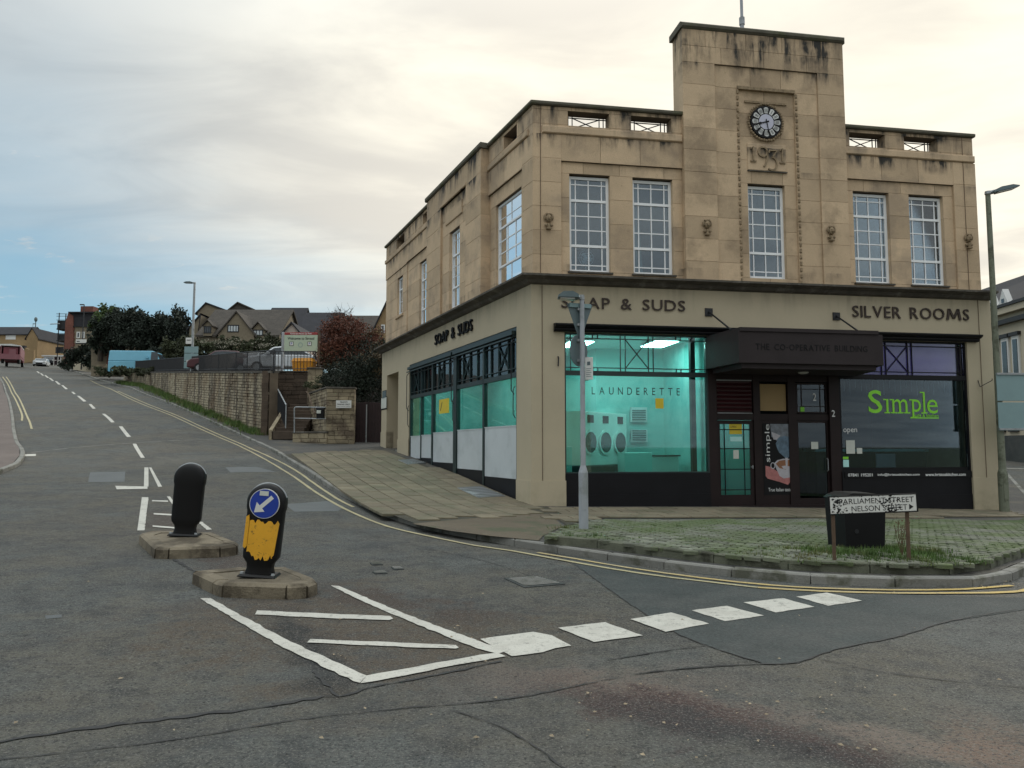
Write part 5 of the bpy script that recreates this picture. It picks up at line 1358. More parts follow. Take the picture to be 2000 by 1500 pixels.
# ------------------------------------------------------------------ street furniture
def Tz(p, off=0.0): return T(p.x, p.y) + off
def island(top_px, label):
    P = gp(*top_px, off=.145); a = sum(P[i].x * P[(i + 1) % len(P)].y - P[(i + 1) % len(P)].x * P[i].y for i in range(len(P)))
    if a < 0: P.reverse()
    c = sum(P, Vector((0, 0))) / len(P)
    t = thing('traffic_island', label, 'traffic island', Matrix.Translation((c.x, c.y, Tz(c))), 'kerbed traffic islands')
    inner = [c + (p - c) * .72 for p in P]
    n = len(P)
    b = MB(); b.add([(p.x, p.y, Tz(p, .135)) for p in inner], [tuple(range(n))]); b.build('infill', M['island'], None, t)
    for i in range(n):
        j = (i + 1) % n; q = [P[i], P[j], inner[j], inner[i]]; e = (P[j] - P[i]); L_ = e.length
        k = max(1, round(L_ / .75))
        for s in range(k):
            a0, a1 = (s + .008 / L_) / k, (s + 1 - .008 / L_) / k
            o0, o1 = P[i].lerp(P[j], a0), P[i].lerp(P[j], a1); i0, i1 = inner[i].lerp(inner[j], a0), inner[i].lerp(inner[j], a1)
            out = Vector((e.y, -e.x)).normalized()
            b = MB(); dz = random.uniform(-.004, .004)
            vs = [(p.x, p.y, Tz(p, -.1)) for p in (o0 + out * .02, o1 + out * .02, i1, i0)] + [(p.x, p.y, Tz(p, .115 + dz)) for p in (o0 + out * .01, o1 + out * .01, i1, i0)] + \
                 [((p.x), (p.y), Tz(p, .143 + dz)) for p in (o0 - out * .03, o1 - out * .03, i1, i0)]
            b.add(vs, [(3, 2, 1, 0), (8, 9, 10, 11)] + [(r * 4 + m_, r * 4 + (m_ + 1) % 4, r * 4 + 4 + (m_ + 1) % 4, r * 4 + 4 + m_) for r in (0, 1) for m_ in range(4)])
            b.build('kerb_stone', M['island'], None, t)
    return t
island([(378, 1115), (470, 1107), (560, 1106), (612, 1126), (618, 1134), (600, 1141), (560, 1143), (436, 1139), (418, 1133)], 'concrete kerbed island under the yellow bollard')
island([(274, 1042), (296, 1036), (360, 1036), (415, 1039), (464, 1058), (462, 1063), (430, 1067), (330, 1070), (304, 1069)], 'concrete kerbed island under the black bollard seen from behind')
def bollard(u, v, Y, tilt, yaw, signed, label, scale=1.0):
    g = gnd(u, v, .145); scale = scale * g.y / Y; Mx = Matrix.Translation((g.x, g.y, Tz(g, .142))) @ Matrix.Rotation(R(yaw), 4, 'Z') @ Matrix.Rotation(R(tilt), 4, 'Y') @ Matrix.Scale(scale, 4)
    t = thing('keep_left_bollard', label, 'bollard', Mx, 'traffic bollards on the islands')
    b = MB(); b.tbox(-.20, .20, -.15, .15, 0, .03, .02); b.build('base_plate', M['blackplastic'], Mx, t)
    for sx in (-1, 1):
        b = MB(); b.cyl((sx * .165, -.1, .03), (sx * .165, -.1, .05), .022, .018, 8); b.build('bolt', M['galv'], Mx, t)
    # rounded shell: superellipse cross-sections
    prof = [(.03, .15, .10), (.09, .135, .095), (.14, .14, .10), (.20, .185, .11), (.24, .19, .112), (.70, .195, .115), (.74, .205, .118)]
    cz, cr = .79, .21
    for k in range(1, 11):
        a = k / 10 * math.pi / 2; prof.append((cz + cr * math.sin(a), max(.012, cr * math.cos(a)), .118 * max(.25, math.cos(a) ** .35)))
    n = 24; b = MB(); vs = []
    for z, hx, hy in prof:
        for i in range(n):
            a = 2 * math.pi * i / n; c, s = math.cos(a), math.sin(a)
            vs.append((hx * math.copysign(abs(c) ** .5, c), hy * math.copysign(abs(s) ** .35, s), z))
    m_ = len(prof)
    b.add(vs, [(j * n + i, j * n + (i + 1) % n, (j + 1) * n + (i + 1) % n, (j + 1) * n + i) for j in range(m_ - 1) for i in range(n)] + [tuple(range((m_ - 1) * n, m_ * n))])
    sh = b.build('shell', M['blackplastic'], Mx, t, smooth=True)
    b = MB(); b.path([(.212 * math.cos(R(a)), .0, cz + .212 * math.sin(R(a))) for a in range(20, 161, 10)], .012, 6); b.build('rim_strip', M['galv'], Mx, t)
    if not signed: return t
    yf = -.124
    b = MB(); b.prism([(.160 * math.cos(k * math.pi / 20), cz + .160 * math.sin(k * math.pi / 20)) for k in range(40)], yf - .004, yf + .02); b.build('sign_border', M['plate_white'], Mx, t)
    b = MB(); b.prism([(.153 * math.cos(k * math.pi / 20), cz + .153 * math.sin(k * math.pi / 20)) for k in range(40)], yf - .007, yf - .0045); dsc = b.build('sign_disc', M['blue'], Mx, t)
    A = [(-.10, -.10), (.01, -.085), (-.018, -.052), (.095, .062), (.065, .092), (-.048, -.022), (-.082, .012)]
    b = MB(); b.prism([(x * 1.0 - .0, cz + z) for x, z in A], yf - .010, yf - .0075); b.build('arrow', M['plate_white'], Mx, dsc)
    b = MB(); b.box(-.06, .035, yf - .012, yf - .0105, cz + .085, cz + .135); b.build('sticker', M['paper'], Mx, dsc)
    rr = random.Random(5); top, bot = [], []
    for k in range(17):
        x = -.135 + .315 * k / 16
        top.append((x, .605 + rr.uniform(-.035, .012))); bot.append((x, .235 - .045 * math.sin(k / 16 * math.pi) + rr.uniform(-.02, .05)))
    bot[-1] = (.155, .25); bot[-2] = (.13, .215)
    b = MB(); b.prism(top[::-1] + bot, yf - .0035, yf + .01); b.build('reflective_film', M['amber'], Mx, t)
    b = MB(); b.prism([(-.178, .64), (-.150, .66), (-.142, .60), (-.140, .33), (-.160, .30), (-.182, .32)], yf - .0005, yf + .06); b.build('reflective_film', M['amber'], Mx, t)
    return t
bollard(507, 1124, 8.40, 4.8, 3, True, 'illuminated style black bollard with blue keep left arrow and torn yellow film')
bollard(361, 1045, 10.75, 3.6, 10, False, 'plain black bollard seen from behind on the far island')

def lamp(Mx, H, hb, r0, r1, r2, m, head_dir, label, arm=.35, hl=.55, cat='lamp post', up=.0):
    t = thing('street_lamp', label, cat, Mx)
    b = MB(); b.cyl((0, 0, -.3), (0, 0, hb), r0, r0, 14); b.cyl((0, 0, hb), (0, 0, hb + .12), r0, r1, 14, False); b.build('base_compartment', M[m], Mx, t, smooth=False)
    b = MB(); b.box(-r0 * .5, r0 * .5, -r0 * 1.02, -r0 * .9, hb * .35, hb * .8); b.build('access_door', M[m], Mx, t)
    b = MB(); b.cyl((0, 0, hb + .12), (0, 0, H), r1, r2, 12); b.build('shaft', M[m], Mx, t)
    hx = head_dir
    b = MB(); e = Vector((hx * arm, 0, up * arm)); b.cyl((0, 0, H - .02), (0, 0, H + .06), r2 * 1.25, r2 * 1.1, 10); b.cyl((0, 0, H + .02), (e.x, 0, H + .02 + e.z), r2 * .8, r2 * .8, 8); b.build('bracket', M['galv'], Mx, t)
    x0, x1 = sorted((hx * arm * .3, hx * (arm * .3 + hl))); b = MB()
    w = .13; zt0 = H + .03
    prof = [(-.5, -.03), (-.5, .02), (-.2, .075), (.25, .07), (.5, .01), (.5, -.02)]
    L_ = hl; cxm = hx * (arm * .3 + hl / 2)
    b.prism([(cxm + hx * a * L_, zt0 + c + up * (a + .5) * L_) for a, c in prof], -w, w)
    hd = b.build('lamp_head', M['signback_d'], Mx, t)
    b = MB(); b.prism([(cxm + hx * a * L_, zt0 + c + up * (a + .5) * L_) for a, c in ((-.3, -.035), (-.3, -.055), (.4, -.04), (.4, -.025))], -w * .8, w * .8); b.build('lens', M['lampglass'], Mx, hd)
    return t
# short grey lamp post on the setts
p = gnd(1140, 1034, .22); Yn = p.y; H_ = at(1134, 583, Yn).z
lamp(TR(p.x, p.y, Tz(p, .22)), H_ - Tz(p, .22), .92, .078, .044, .038, 'pole_pale', -1, 'short grey lamp post with road signs, standing in the mossy setts by the corner', arm=.2, hl=.34)
PX, PY = p.x, p.y
def AZ(v): return at(1138, v, Yn).z
def traffic_sign(name, label, poly, Mx, back='signback_d', front='plate_white', m_clip=(), cat='road sign'):
    t = thing(name, label, cat, Mx)
    b = MB(); b.prism(poly, 0, .012); b.build('panel', M[back], Mx, t)
    b = MB(); b.prism([(x * .97, z * .985) for x, z in poly], .0125, .016); b.build('face', M[front], Mx, t)
    for z in m_clip: b = MB(); b.box(-.06, .06, -.05, .0, z - .02, z + .02); b.build('clip', M['galv'], Mx, t)
    return t
Q = Matrix.Translation((PX - .03, PY + .06, AZ(622))) @ Matrix.Rotation(R(22), 4, 'Z')
traffic_sign('give_way_sign', 'back of a triangular road sign high on the short grey lamp post', [(-.24, .25), (.24, .25), (.02, -.33), (-.02, -.33)], Q, m_clip=(.16, -.1))
b = MB(); b.box(-.20, .20, -.03, -.005, .19, .26); b.build('channel', M['signback'], Q, bpy.data.objects['give_way_sign'])
Q = Matrix.Translation((PX - .05, PY + .07, AZ(684))) @ Matrix.Rotation(R(52), 4, 'Z')
traffic_sign('round_sign', 'back of a round road sign below the triangle on the short grey lamp post', [(.265 * math.cos(k * math.pi / 16), .265 * math.sin(k * math.pi / 16)) for k in range(32)], Q, back='signback_d', m_clip=(.17, -.17))
Q = Matrix.Translation((PX + .10, PY - .05, AZ(742))) @ Matrix.Rotation(R(-38), 4, 'Z')
t = thing('parking_notice', 'small white notice plate strapped to the short grey lamp post', 'notice', Q)
b = MB(); b.cbox(-.075, .075, 0, .01, 0, .37, .003); b.build('plate', M['plate_white'], Q, t)
b = MB(); b.box(-.11, -.02, .011, .03, -.012, .0); b.box(-.11, -.02, .011, .03, .372, .385); b.build('strap', M['galv'], Q, t)
b = MB(); b.box(-.03, .03, -.003, -.001, .24, .30)
for k in range(5): b.box(-.05, .05 - .02 * (k % 2), -.003, -.001, .05 + k * .032, .058 + k * .032)
b.build('print', M['signback_d'], Q, t)
# tall weathered lamp post at the right
p = at(1962.5, 1007, 19.5); b0 = Tz(p, .08); Hh = at(1930, 378, p.y).z - b0
lamp(TR(p.x, p.y, b0), Hh, 1.02, .118, .088, .062, 'pole_green', 1, 'tall weathered green lamp post at the right hand corner of the building', arm=.3, hl=.68, up=.22)
Q = Matrix.Translation((p.x + .70, p.y - .10, at(1975, 785, p.y).z)) @ Matrix.Rotation(R(3), 4, 'Z')
t = thing('direction_sign', 'pale green grey back of two stacked sign boards on the tall right lamp post', 'road sign', Q)
for z0_, z1_ in ((.02, .74), (-.74, -.02)): b = MB(); b.cbox(-.82, .9, .0, .02, z0_, z1_, .004); b.build('board', M['signback'], Q, t)
b = MB(); b.box(-.82, .9, -.03, -.002, .69, .74); b.build('channel', M['galv'], Q, t); b = MB(); b.box(-.82, .9, -.03, -.002, -.73, -.68); b.build('channel', M['galv'], Q, t)
# street name plate
A0, A1 = at(1622, 1004.5, 9.25), at(1791.5, 998, 9.35)
d = A1 - A0; L_ = d.length; Q = Matrix.Translation(A0) @ Matrix.Rotation(math.atan2(d.y, d.x), 4, 'Z') @ Matrix.Rotation(-math.asin(d.z / L_), 4, 'Y')
t = thing('street_name_plate', 'white street name plate for Parliament Street and Nelson Street on two rusty posts', 'street sign', Q)
hgt = .205
b = MB(); b.cbox(0, L_, 0, .02, 0, hgt, .006); b.build('plate', M['plate_white'], Q, t)
b = MB(); b.box(-.012, 0, -.004, .026, -.01, hgt + .01); b.box(L_, L_ + .012, -.004, .026, -.01, hgt + .01); b.box(0, L_, -.004, .026, hgt, hgt + .01); b.box(0, L_, -.004, .026, -.01, 0); b.build('border', M['black'], Q, t)
flat('PARLIAMENT STREET', Q, .12, L_ - .035, .113, .178, -.002, 'ink', t, .0)
flat('NELSON STREET', Q, .27, L_ - .125, .022, .087, -.002, 'ink', t, .0)
b = MB(); b.prism([(.045, .145), (.105, .175), (.105, .115)], -.0025, -.001); b.build('arrow', M['ink'], Q, t); b = MB(); b.prism([(L_ - .045, .055), (L_ - .10, .09), (L_ - .10, .022)], -.0025, -.001); b.build('arrow', M['ink'], Q, t)
rr = random.Random(9); b = MB()
def blob(cx_, cz_, r):
    k = rr.randint(6, 9); b.prism([(min(L_, max(0, cx_ + r * rr.uniform(.5, 1.2) * math.cos(i * 2 * math.pi / k) * 1.5)), min(hgt, max(0, cz_ + r * rr.uniform(.4, 1.1) * math.sin(i * 2 * math.pi / k)))) for i in range(k)], -.0035 - rr.uniform(0, .001), -.0028)
for _ in range(46): blob(rr.gauss(.09, .06), rr.uniform(.0, .2), rr.uniform(.003, .013))
for _ in range(60): blob(rr.gauss(.78, .06), rr.uniform(.0, .2), rr.uniform(.003, .013))
for _ in range(14): blob(rr.uniform(.0, L_ * .8), rr.choice((.004, hgt - .004)), rr.uniform(.004, .012))
b.build('paint_splatter', M['black'], Q, t, kind='stuff')
for px, py, m in ((1629, 1083, 'rust'), (1774, 1082, 'rust')):
    g = gnd(px, py, .22); z0_ = Tz(g, .15); top = at(px, 985, g.y).z
    g2 = A0.lerp(A1, (px - 1622) / 169.5)
    b = MB(); b.cyl((g2.x, g2.y + .035, Tz(g2, .1)), (g2.x, g2.y + .035, g2.z + .15), .024, .024, 8); b.build('post', M[m], None, t)
# black litter bin behind the plate
g = gnd(1686, 1073, .22); bx = Vector((g.x, g.y + .22)); Q = TR(bx.x, bx.y, Tz(bx, .20), R(3)); hb_ = at(1690, 962, bx.y).z - Tz(bx, .20)
t = thing('litter_bin', 'black square litter bin with domed lid behind the street name plate', 'litter bin', Q)
def taper(mb, a, b_, z0, z1, d=1.0): mb.add([(x * a, y * a * d, z0) for x, y in ((-1, -1), (1, -1), (1, 1), (-1, 1))] + [(x * b_, y * b_ * d, z1) for x, y in ((-1, -1), (1, -1), (1, 1), (-1, 1))], [(3, 2, 1, 0), (4, 5, 6, 7)] + [(i, (i + 1) % 4, 4 + (i + 1) % 4, 4 + i) for i in range(4)])
b = MB(); taper(b, .265, .285, 0, hb_ * .72); b.build('body', M['black'], Q, t)
b = MB(); b.box(-.285, .285, .2, .285, hb_ * .722, hb_ * .9); b.box(-.285, -.25, -.285, .195, hb_ * .722, hb_ * .9); b.box(.25, .285, -.285, .195, hb_ * .722, hb_ * .9); b.build('hood', M['black'], Q, t)
b = MB(); taper(b, .30, .27, hb_ * .903, hb_ * .95); b.prism([(-.27, hb_ * .951), (.27, hb_ * .951), (.17, hb_ * 1.0), (-.15, hb_ * 1.01)], -.27, .27); b.build('lid', M['blackplastic'], Q, t)
b = MB(); b.cyl((-.12, -.272, .27), (-.12, -.28, .27), .03, .03, 10); b.build('emblem', M['iron'], Q, t)
# weeds
def tufts(name, spots, material, label=None, n=40, h=.10, w=.012, spread=.12, kind='stuff', off=KH + .12):
    b = MB(); rr = random.Random(hash(name) % 1000)
    for x, y, s in spots:
        z = T(x, y) + off
        for _ in range(int(n * s)):
            a = rr.uniform(0, 6.28); r = rr.gauss(0, spread * s ** .5); px_, py_ = x + r * math.cos(a), y + r * math.sin(a)
            hh = h * rr.uniform(.4, 1.25) * s ** .4; la = rr.uniform(0, 6.28); le = rr.uniform(.1, .6) * hh; ww = w * rr.uniform(.6, 1.4)
            dx, dy = math.cos(la) * le, math.sin(la) * le; wx, wy = -math.sin(la) * ww / 2, math.cos(la) * ww / 2
            b.add([(px_ - wx, py_ - wy, z - .01), (px_ + wx, py_ + wy, z - .01), (px_ + dx, py_ + dy, z + hh)], [(0, 1, 2)])
    return b.build(name, material, kind=kind, label=label, cat='grass' if label else None)
rr = random.Random(21); sp_ = []
for _ in range(260):
    u = rr.uniform(1080, 1990); v = rr.uniform(1022, 1112)
    wgt = .2 + (.9 if 1480 < u < 1900 and v > 1068 else 0) * rr.random() + (.8 if u < 1180 and v < 1060 else 0) * rr.random()
    g = gnd(u, v, .24)
    if inside((g.x, g.y), plant_poly): sp_.append((g.x, g.y, wgt))
for u in range(1575, 1830, 8):
    g = gnd(u, rr.uniform(1072, 1088), .22); sp_.append((g.x, g.y, rr.uniform(.8, 1.9)))
tufts('grass', sp_, M['grass'], 'green grass and weeds growing between the mossy corner setts', n=75, h=.06)
b = MB()
ew = []
for _ in range(140):
    i = rr.randrange(len(KERB)); p = KERB[i]
    if p.length < 40: q = p + Vector((rr.uniform(-.03, .03), rr.uniform(-.03, .03))); ew.append((q.x, q.y, rr.uniform(.05, .3)))
tufts('weeds', ew, M['foliage_mid'], 'low weeds along the kerb edge of the footway', n=26, h=.05, off=.0)
def stalk(u, v, label, h=.45):
    g = gnd(u, v, .22); b = MB(); z = Tz(g, .22); rr = random.Random(u)
    for k in range(5): b.path([(g.x, g.y, z), (g.x + .03 * (k - 2), g.y + .01, z + h * .6), (g.x + .05 * (k - 2) + .02, g.y, z + h * rr.uniform(.85, 1.05))], .004, 4)
    for _ in range(70):
        k = rr.uniform(.35, 1); a = rr.uniform(-1, 1) * .09; c = Vector((g.x + a * k, g.y + rr.uniform(-.04, .04), z + h * k)); s = .014
        b.add([c, c + Vector((s, 0, s)), c + Vector((0, s, 1.6 * s))], [(0, 1, 2)])
    b.build('weed', M['foliage_brown'], label=label, cat='weed')
stalk(1762, 1088, 'dry branching weed beside the right post of the street name plate'); stalk(1664, 1072, 'pale weed growing against the black litter bin', .36)
# dead leaves and grit on the road
b = MB(); rr = random.Random(4)
LITTER = [(rr.uniform(1120, 1750), rr.uniform(1330, 1490)) for _ in range(60)] + [(rr.uniform(570, 960), rr.uniform(1150, 1300)) for _ in range(25)] + [(rr.uniform(10, 1980), rr.uniform(1080, 1480)) for _ in range(60)] + [(rr.uniform(1900, 1990), rr.uniform(1122, 1150)) for _ in range(60)]
for u, v in LITTER:
    g = gnd(u, v); z = Tz(g, .012); s = rr.uniform(.006, .020); a = rr.uniform(0, 6.28)
    b.add([(g.x + s * math.cos(a), g.y + s * math.sin(a), z), (g.x + .5 * s * math.cos(a + 1.6), g.y + .5 * s * math.sin(a + 1.6), z + s * .4), (g.x - s * math.cos(a), g.y - s * math.sin(a), z), (g.x + .5 * s * math.cos(a - 1.6), g.y + .5 * s * math.sin(a - 1.6), z)], [(0, 1, 2, 3)])
M['leaf_litter'] = mat("dry_leaf", (.30, .24, .16), .9, .4, 9)
b.build('leaf_litter', M['leaf_litter'], kind='stuff', label='scattered dead leaves and grit on the road surface', cat='leaf litter')
#@@BACKGROUND
# ------------------------------------------------------------------ up the hill: wall, car park, steps
WALL = V2((-11.6, 36), (-15.3, 41), (-19.7, 47.6), (-25, 55.5), (-31.5, 65), (-38.6, 75))
def wz(Y): return 1.6 + .0976 * Y
park = drape('car_park', V2((-10.0, 38.4), (-11.3, 38.3), (-14.7, 41.5), (-19.2, 48.1), (-24.5, 56.0), (-31.0, 65.5), (-38.0, 75.6), (-36, 84), (-14, 75), (6, 58), (4, 39.5)), -.10, M['pave_tar'], 3.0, zf=lambda x, y: wz(y), skirt=3.0, kind='structure')
lw = thing('stone_wall', 'long stained rubble stone wall below the car park railings beside the uphill footway', 'wall', TR(-11.6, 36, T(-11.6, 36)))
rr = random.Random(12)
core = MB()
for a, b in zip(WALL[:-1], WALL[1:]):
    d = (b - a).normalized(); n = Vector((-d.y, d.x)) * -1     # n points away from the road
    n = Vector((d.y, -d.x)); i0, i1 = a + n * .06, b + n * .06; o0, o1 = a + n * .45, b + n * .45
    vs = [(p.x, p.y, T(p.x, p.y) - .5) for p in (i0, i1, o1, o0)] + [(p.x, p.y, wz(p.y) - .02) for p in (i0, i1, o1, o0)]
    core.add(vs, [(3, 2, 1, 0), (4, 5, 6, 7)] + [(i, (i + 1) % 4, 4 + (i + 1) % 4, 4 + i) for i in range(4)])
core.build('wall_core', M['mortar'], None, lw)
cop = MB()
for a, b in zip(WALL[:-1], WALL[1:]):
    d = (b - a).normalized(); n = Vector((d.y, -d.x)); k = max(1, int((b - a).length / 1.2))
    for i in range(k):
        p0, p1 = a.lerp(b, i / k + .002), a.lerp(b, (i + 1) / k - .002)
        q = [p0 - n * .05, p1 - n * .05, p1 + n * .5, p0 + n * .5]
        m_ = MB(); m_.add([(p.x, p.y, wz(p.y) - .015) for p in q] + [(p.x, p.y, wz(p.y) + .08) for p in q], [(3, 2, 1, 0), (4, 5, 6, 7)] + [(j, (j + 1) % 4, 4 + (j + 1) % 4, 4 + j) for j in range(4)])
        m_.build('coping_stone', M['stone_dark'], None, lw)
cnt = 0; rest = MB(); wpath = arc_resample(WALL, .01)
Lw = sum((b - a).length for a, b in zip(WALL[:-1], WALL[1:]))
def wpt(s): return wpath[min(len(wpath) - 1, max(0, int(s / .01)))]
stones = []
s = 0.0
row = 0
zbase = 1.9
H0 = .15
for r in range(0, 60):
    s = rr.uniform(0, .3)
    while s < Lw - .1:
        ln = rr.uniform(.28, .62); p = wpt(s + ln / 2); zt = wz(p.y) - .02 - r * H0
        if zt - H0 * .5 > T(p.x, p.y) + .0 and zt > 0: stones.append((s, min(Lw, s + ln), zt - H0, zt))
        s += ln
stones.sort(key=lambda q: q[0])
for a_, b_, z0, z1 in stones:
    p0, p1 = wpt(a_ + .006), wpt(b_ - .006)
    if (p1 - p0).length < .05: continue
    d = (p1 - p0).normalized(); n = Vector((d.y, -d.x)); pr = rr.uniform(-.02, .03); dz = wz(p1.y) - wz(p0.y)
    e = [(p0.x, p0.y), (p1.x, p1.y)]
    f0, f1 = p0 - n * pr, p1 - n * pr; g0, g1 = p0 + n * .08, p1 + n * .08; h = dz / 2
    za, zb_ = z0 + .006, z1 - .006
    vs = [(g0.x, g0.y, za - h), (g1.x, g1.y, za + h), (g1.x, g1.y, zb_ + h), (g0.x, g0.y, zb_ - h)]
    ins = .012; fi0, fi1 = f0 + d * ins, f1 - d * ins
    vs += [(fi0.x, fi0.y, za - h + ins), (fi1.x, fi1.y, za + h + ins), (fi1.x, fi1.y, zb_ + h - ins), (fi0.x, fi0.y, zb_ - h - ins)]
    fs = [(4, 5, 6, 7)] + [(i, (i + 1) % 4, 4 + (i + 1) % 4, 4 + i) for i in range(4)]
    if cnt < 290: MB().add(vs, fs).build('stone', M['longwall'], None, lw); cnt += 1
    else: rest.add(vs, fs)
rest.build('stones', M['longwall'], None, lw, kind='stuff')
def stonewall(name, label, a, b, z0, z1, th=.35, mt='rubble', hs=(.14, .24), ls=(.25, .55), facing=1, top='stone_dark', zbot=None, cat='wall', parent=None, kind=None):
    """free-standing wall of individual stones between two plan points, faces on both visible sides"""
    t = parent or thing(name, label, cat, TR(a.x, a.y, z0))
    d = (b - a); L_ = d.length; ang = math.atan2(d.y, d.x); Q = TR(a.x, a.y, 0, ang)
    m_ = MB(); m_.box(.01, L_ - .01, .03, th - .03, z0 - .6, z1); m_.build('wall_core', M['mortar'], Q, t)
    z = z0; r = random.Random(int(a.x * 97 + a.y * 13)); n = 0
    while z < z1 - .05:
        h = min(r.uniform(*hs), z1 - z); x = 0
        if z1 - z - h < .08: h = z1 - z
        while x < L_ - .01:
            l = min(r.uniform(*ls), L_ - x)
            if L_ - x - l < .12: l = L_ - x
            p = MB(); p.cbox(-l / 2 + .006, l / 2 - .006, 0, th, -h / 2 + .006, h / 2 - .006, .012)
            o = p.build('stone', M[mt], Q @ Matrix.Translation((x + l / 2, r.uniform(-.02, .012), z + h / 2)), t); n += 1
            x += l
        z += h
    if top: m_ = MB(); m_.cbox(-.03, L_ + .03, -.04, th + .04, z1 + .002, z1 + .07, .01); m_.build('coping_stone', M[top], Q, t)
    return t
X = lambda u, Y: (u - 1000) / (FPX / math.cos(PITCH)) * Y
P1, P2 = Vector((X(636, 32.5), 32.5)), Vector((X(691, 32.6), 32.6))
z_ = lambda v, Y: at(1000, v, Y).z
# the pier with the parking sign
pier = stonewall('stone_pier', 'buff coursed stone pier carrying the white parking sign beside the steps', P1, P2, z_(872, 32.5) - .1, z_(759, 32.5), th=.45)
P3 = Vector((X(601, 36.6), 36.6))
stonewall('stone_pier', '', P3, P1 + Vector((-.02, .1)), z_(862, 34), z_(761, 33.5), th=.3, hs=(.12, .18), ls=(.25, .45), parent=pier)
stonewall('rear_pier', 'taller ivy edged stone pier behind the steps next to the yellow grit bin', Vector((X(598, 37.0), 37.0)), Vector((X(627, 37.2), 37.2)), 3.2, z_(720, 37), th=.5, hs=(.2, .35), ls=(.3, .5))
# recessed back wall of the steps
stonewall('recess_wall', 'dark stone wall at the back of the recessed steps under the railings', Vector((X(519, 38.0), 38.0)), Vector((X(600, 38.0), 38.0)), 2.4, z_(727, 38), th=.35, mt='darkstone', hs=(.16, .24), ls=(.35, .6))
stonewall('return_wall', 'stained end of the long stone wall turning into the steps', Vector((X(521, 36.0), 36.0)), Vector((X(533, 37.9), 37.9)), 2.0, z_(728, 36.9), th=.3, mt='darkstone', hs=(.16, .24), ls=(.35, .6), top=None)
# low wall, steps
stonewall('low_wall', 'low stone wall with flat coping in front of the steps', Vector((X(571, 33.1), 33.1)), Vector((X(638, 32.45), 32.45)), z_(873, 33), z_(846, 33), th=.4, mt='rubble', hs=(.16, .26))
stp = thing('steps', 'dark stone steps climbing to the car park between stone walls', 'steps', TR(X(585, 34), 34, 2.1))
for k in range(9):
    y0 = 34.0 + k * .34; z0 = 2.12 + k * .17
    m_ = MB(); m_.tbox(X(556, 36), X(612, 36), y0, y0 + .42, z0 - .2, z0 + .17, .015); m_.build('tread', M['darkstone'], None, stp)
wg = MB(); wg.prism([(34.0, 1.6), (34.0, 2.35), (36.0, 3.45), (36.0, 1.6)], X(538, 35), X(545, 35), 'yz'); wg.build('cheek_wall', M['rubble'], None, stp)
hr = thing('handrail', 'dark metal balustrade sloping down the left side of the stone steps', 'handrail', TR(X(550, 35), 35, 2.2))
a, b = at(541, 757, 36.6), at(559, 791, 34.0)
m_ = MB(); m_.cyl(a, b, .03, .03, 8); m_.cyl(b, (b.x, b.y, b.z - 1.05), .028, .028, 8); m_.build('rail', M['galv'], None, hr)
for k in range(16):
    q = a.lerp(b, k / 15); m_ = MB(); m_.cyl(q, (q.x, q.y, q.z - 1.0), .018, .018, 5); m_.build('baluster', M['iron'], None, hr)
m_ = MB(); a2, b2 = a - Vector((0, -.03, .06)), b - Vector((0, -.03, .06)); m_.add([a2, b2, b2 - Vector((0, 0, .9)), a2 - Vector((0, 0, .9)), a2 + Vector((.02, .02, 0)), b2 + Vector((.02, .02, 0)), b2 + Vector((.02, .02, -.9)), a2 + Vector((.02, .02, -.9))], [(0, 1, 2, 3), (7, 6, 5, 4), (0, 4, 5, 1), (1, 5, 6, 2), (2, 6, 7, 3), (3, 7, 4, 0)]); m_.build('panel', M['iron'], None, hr)
gr = thing('guard_rail', 'pale tubular guard rail in front of the steps', 'guard rail', TR(X(600, 32.8), 32.8, 2))
m_ = MB(); m_.path([at(575, 845, 33.0), at(575, 797, 33.0), at(578, 795, 33.0), at(636, 796, 32.5)], .028, 8); m_.build('rail', M['galv'], None, gr)
m_ = MB(); m_.cyl(at(575, 817, 33.0), at(636, 818, 32.5), .024, .024, 8); m_.build('rail', M['galv'], None, gr)
hb2 = thing('wall_handrail', 'rust coloured handrail fixed on the right hand wall of the steps', 'handrail', TR(X(610, 34), 34, 2))
m_ = MB(); m_.path([at(598, 765, 36.0), at(602, 768, 35.6), at(614, 806, 33.4), at(618, 806, 33.3)], .026, 8); m_.build('rail', M['rust'], None, hb2)
p = at(626, 817, 32.2); Q = TR(p.x, p.y, p.z)
boxthing('dog_waste_bin', 'small black bin with a white label hanging beside the guard rail', 'bin', Q, [('body', 'black', (-.15, .15, -.12, .12, 0, .36)), ('lid', 'iron', (-.17, .17, -.14, .14, .363, .46)), ('label_plate', 'paper', (-.14, .04, -.135, -.122, .20, .34))])
# parking sign
A0 = at(656, 797, 32.42); A1 = at(687, 797, 32.52); Q = Matrix.Translation((A0.x, 32.44, A0.z)); w_ = A1.x - A0.x; h_ = at(656, 782, 32.42).z - A0.z
t = thing('parking_sign', 'white TENANTS PARKING ONLY sign on the stone pier', 'sign', Q); m_ = MB(); m_.cbox(0, w_, -.02, 0, 0, h_, .004); m_.build('plate', M['plate_white'], Q, t)
flat('TENANTS', Q, w_ * .25, w_ * .75, h_ * .68, h_ * .88, -.023, 'ink', t, .02); flat('PARKING ONLY', Q, w_ * .08, w_ * .92, h_ * .38, h_ * .58, -.023, 'ink', t, .02); flat('UNAUTHORISED VEHICLES', Q, w_ * .06, w_ * .94, h_ * .14, h_ * .24, -.023, 'ink', t, .0)
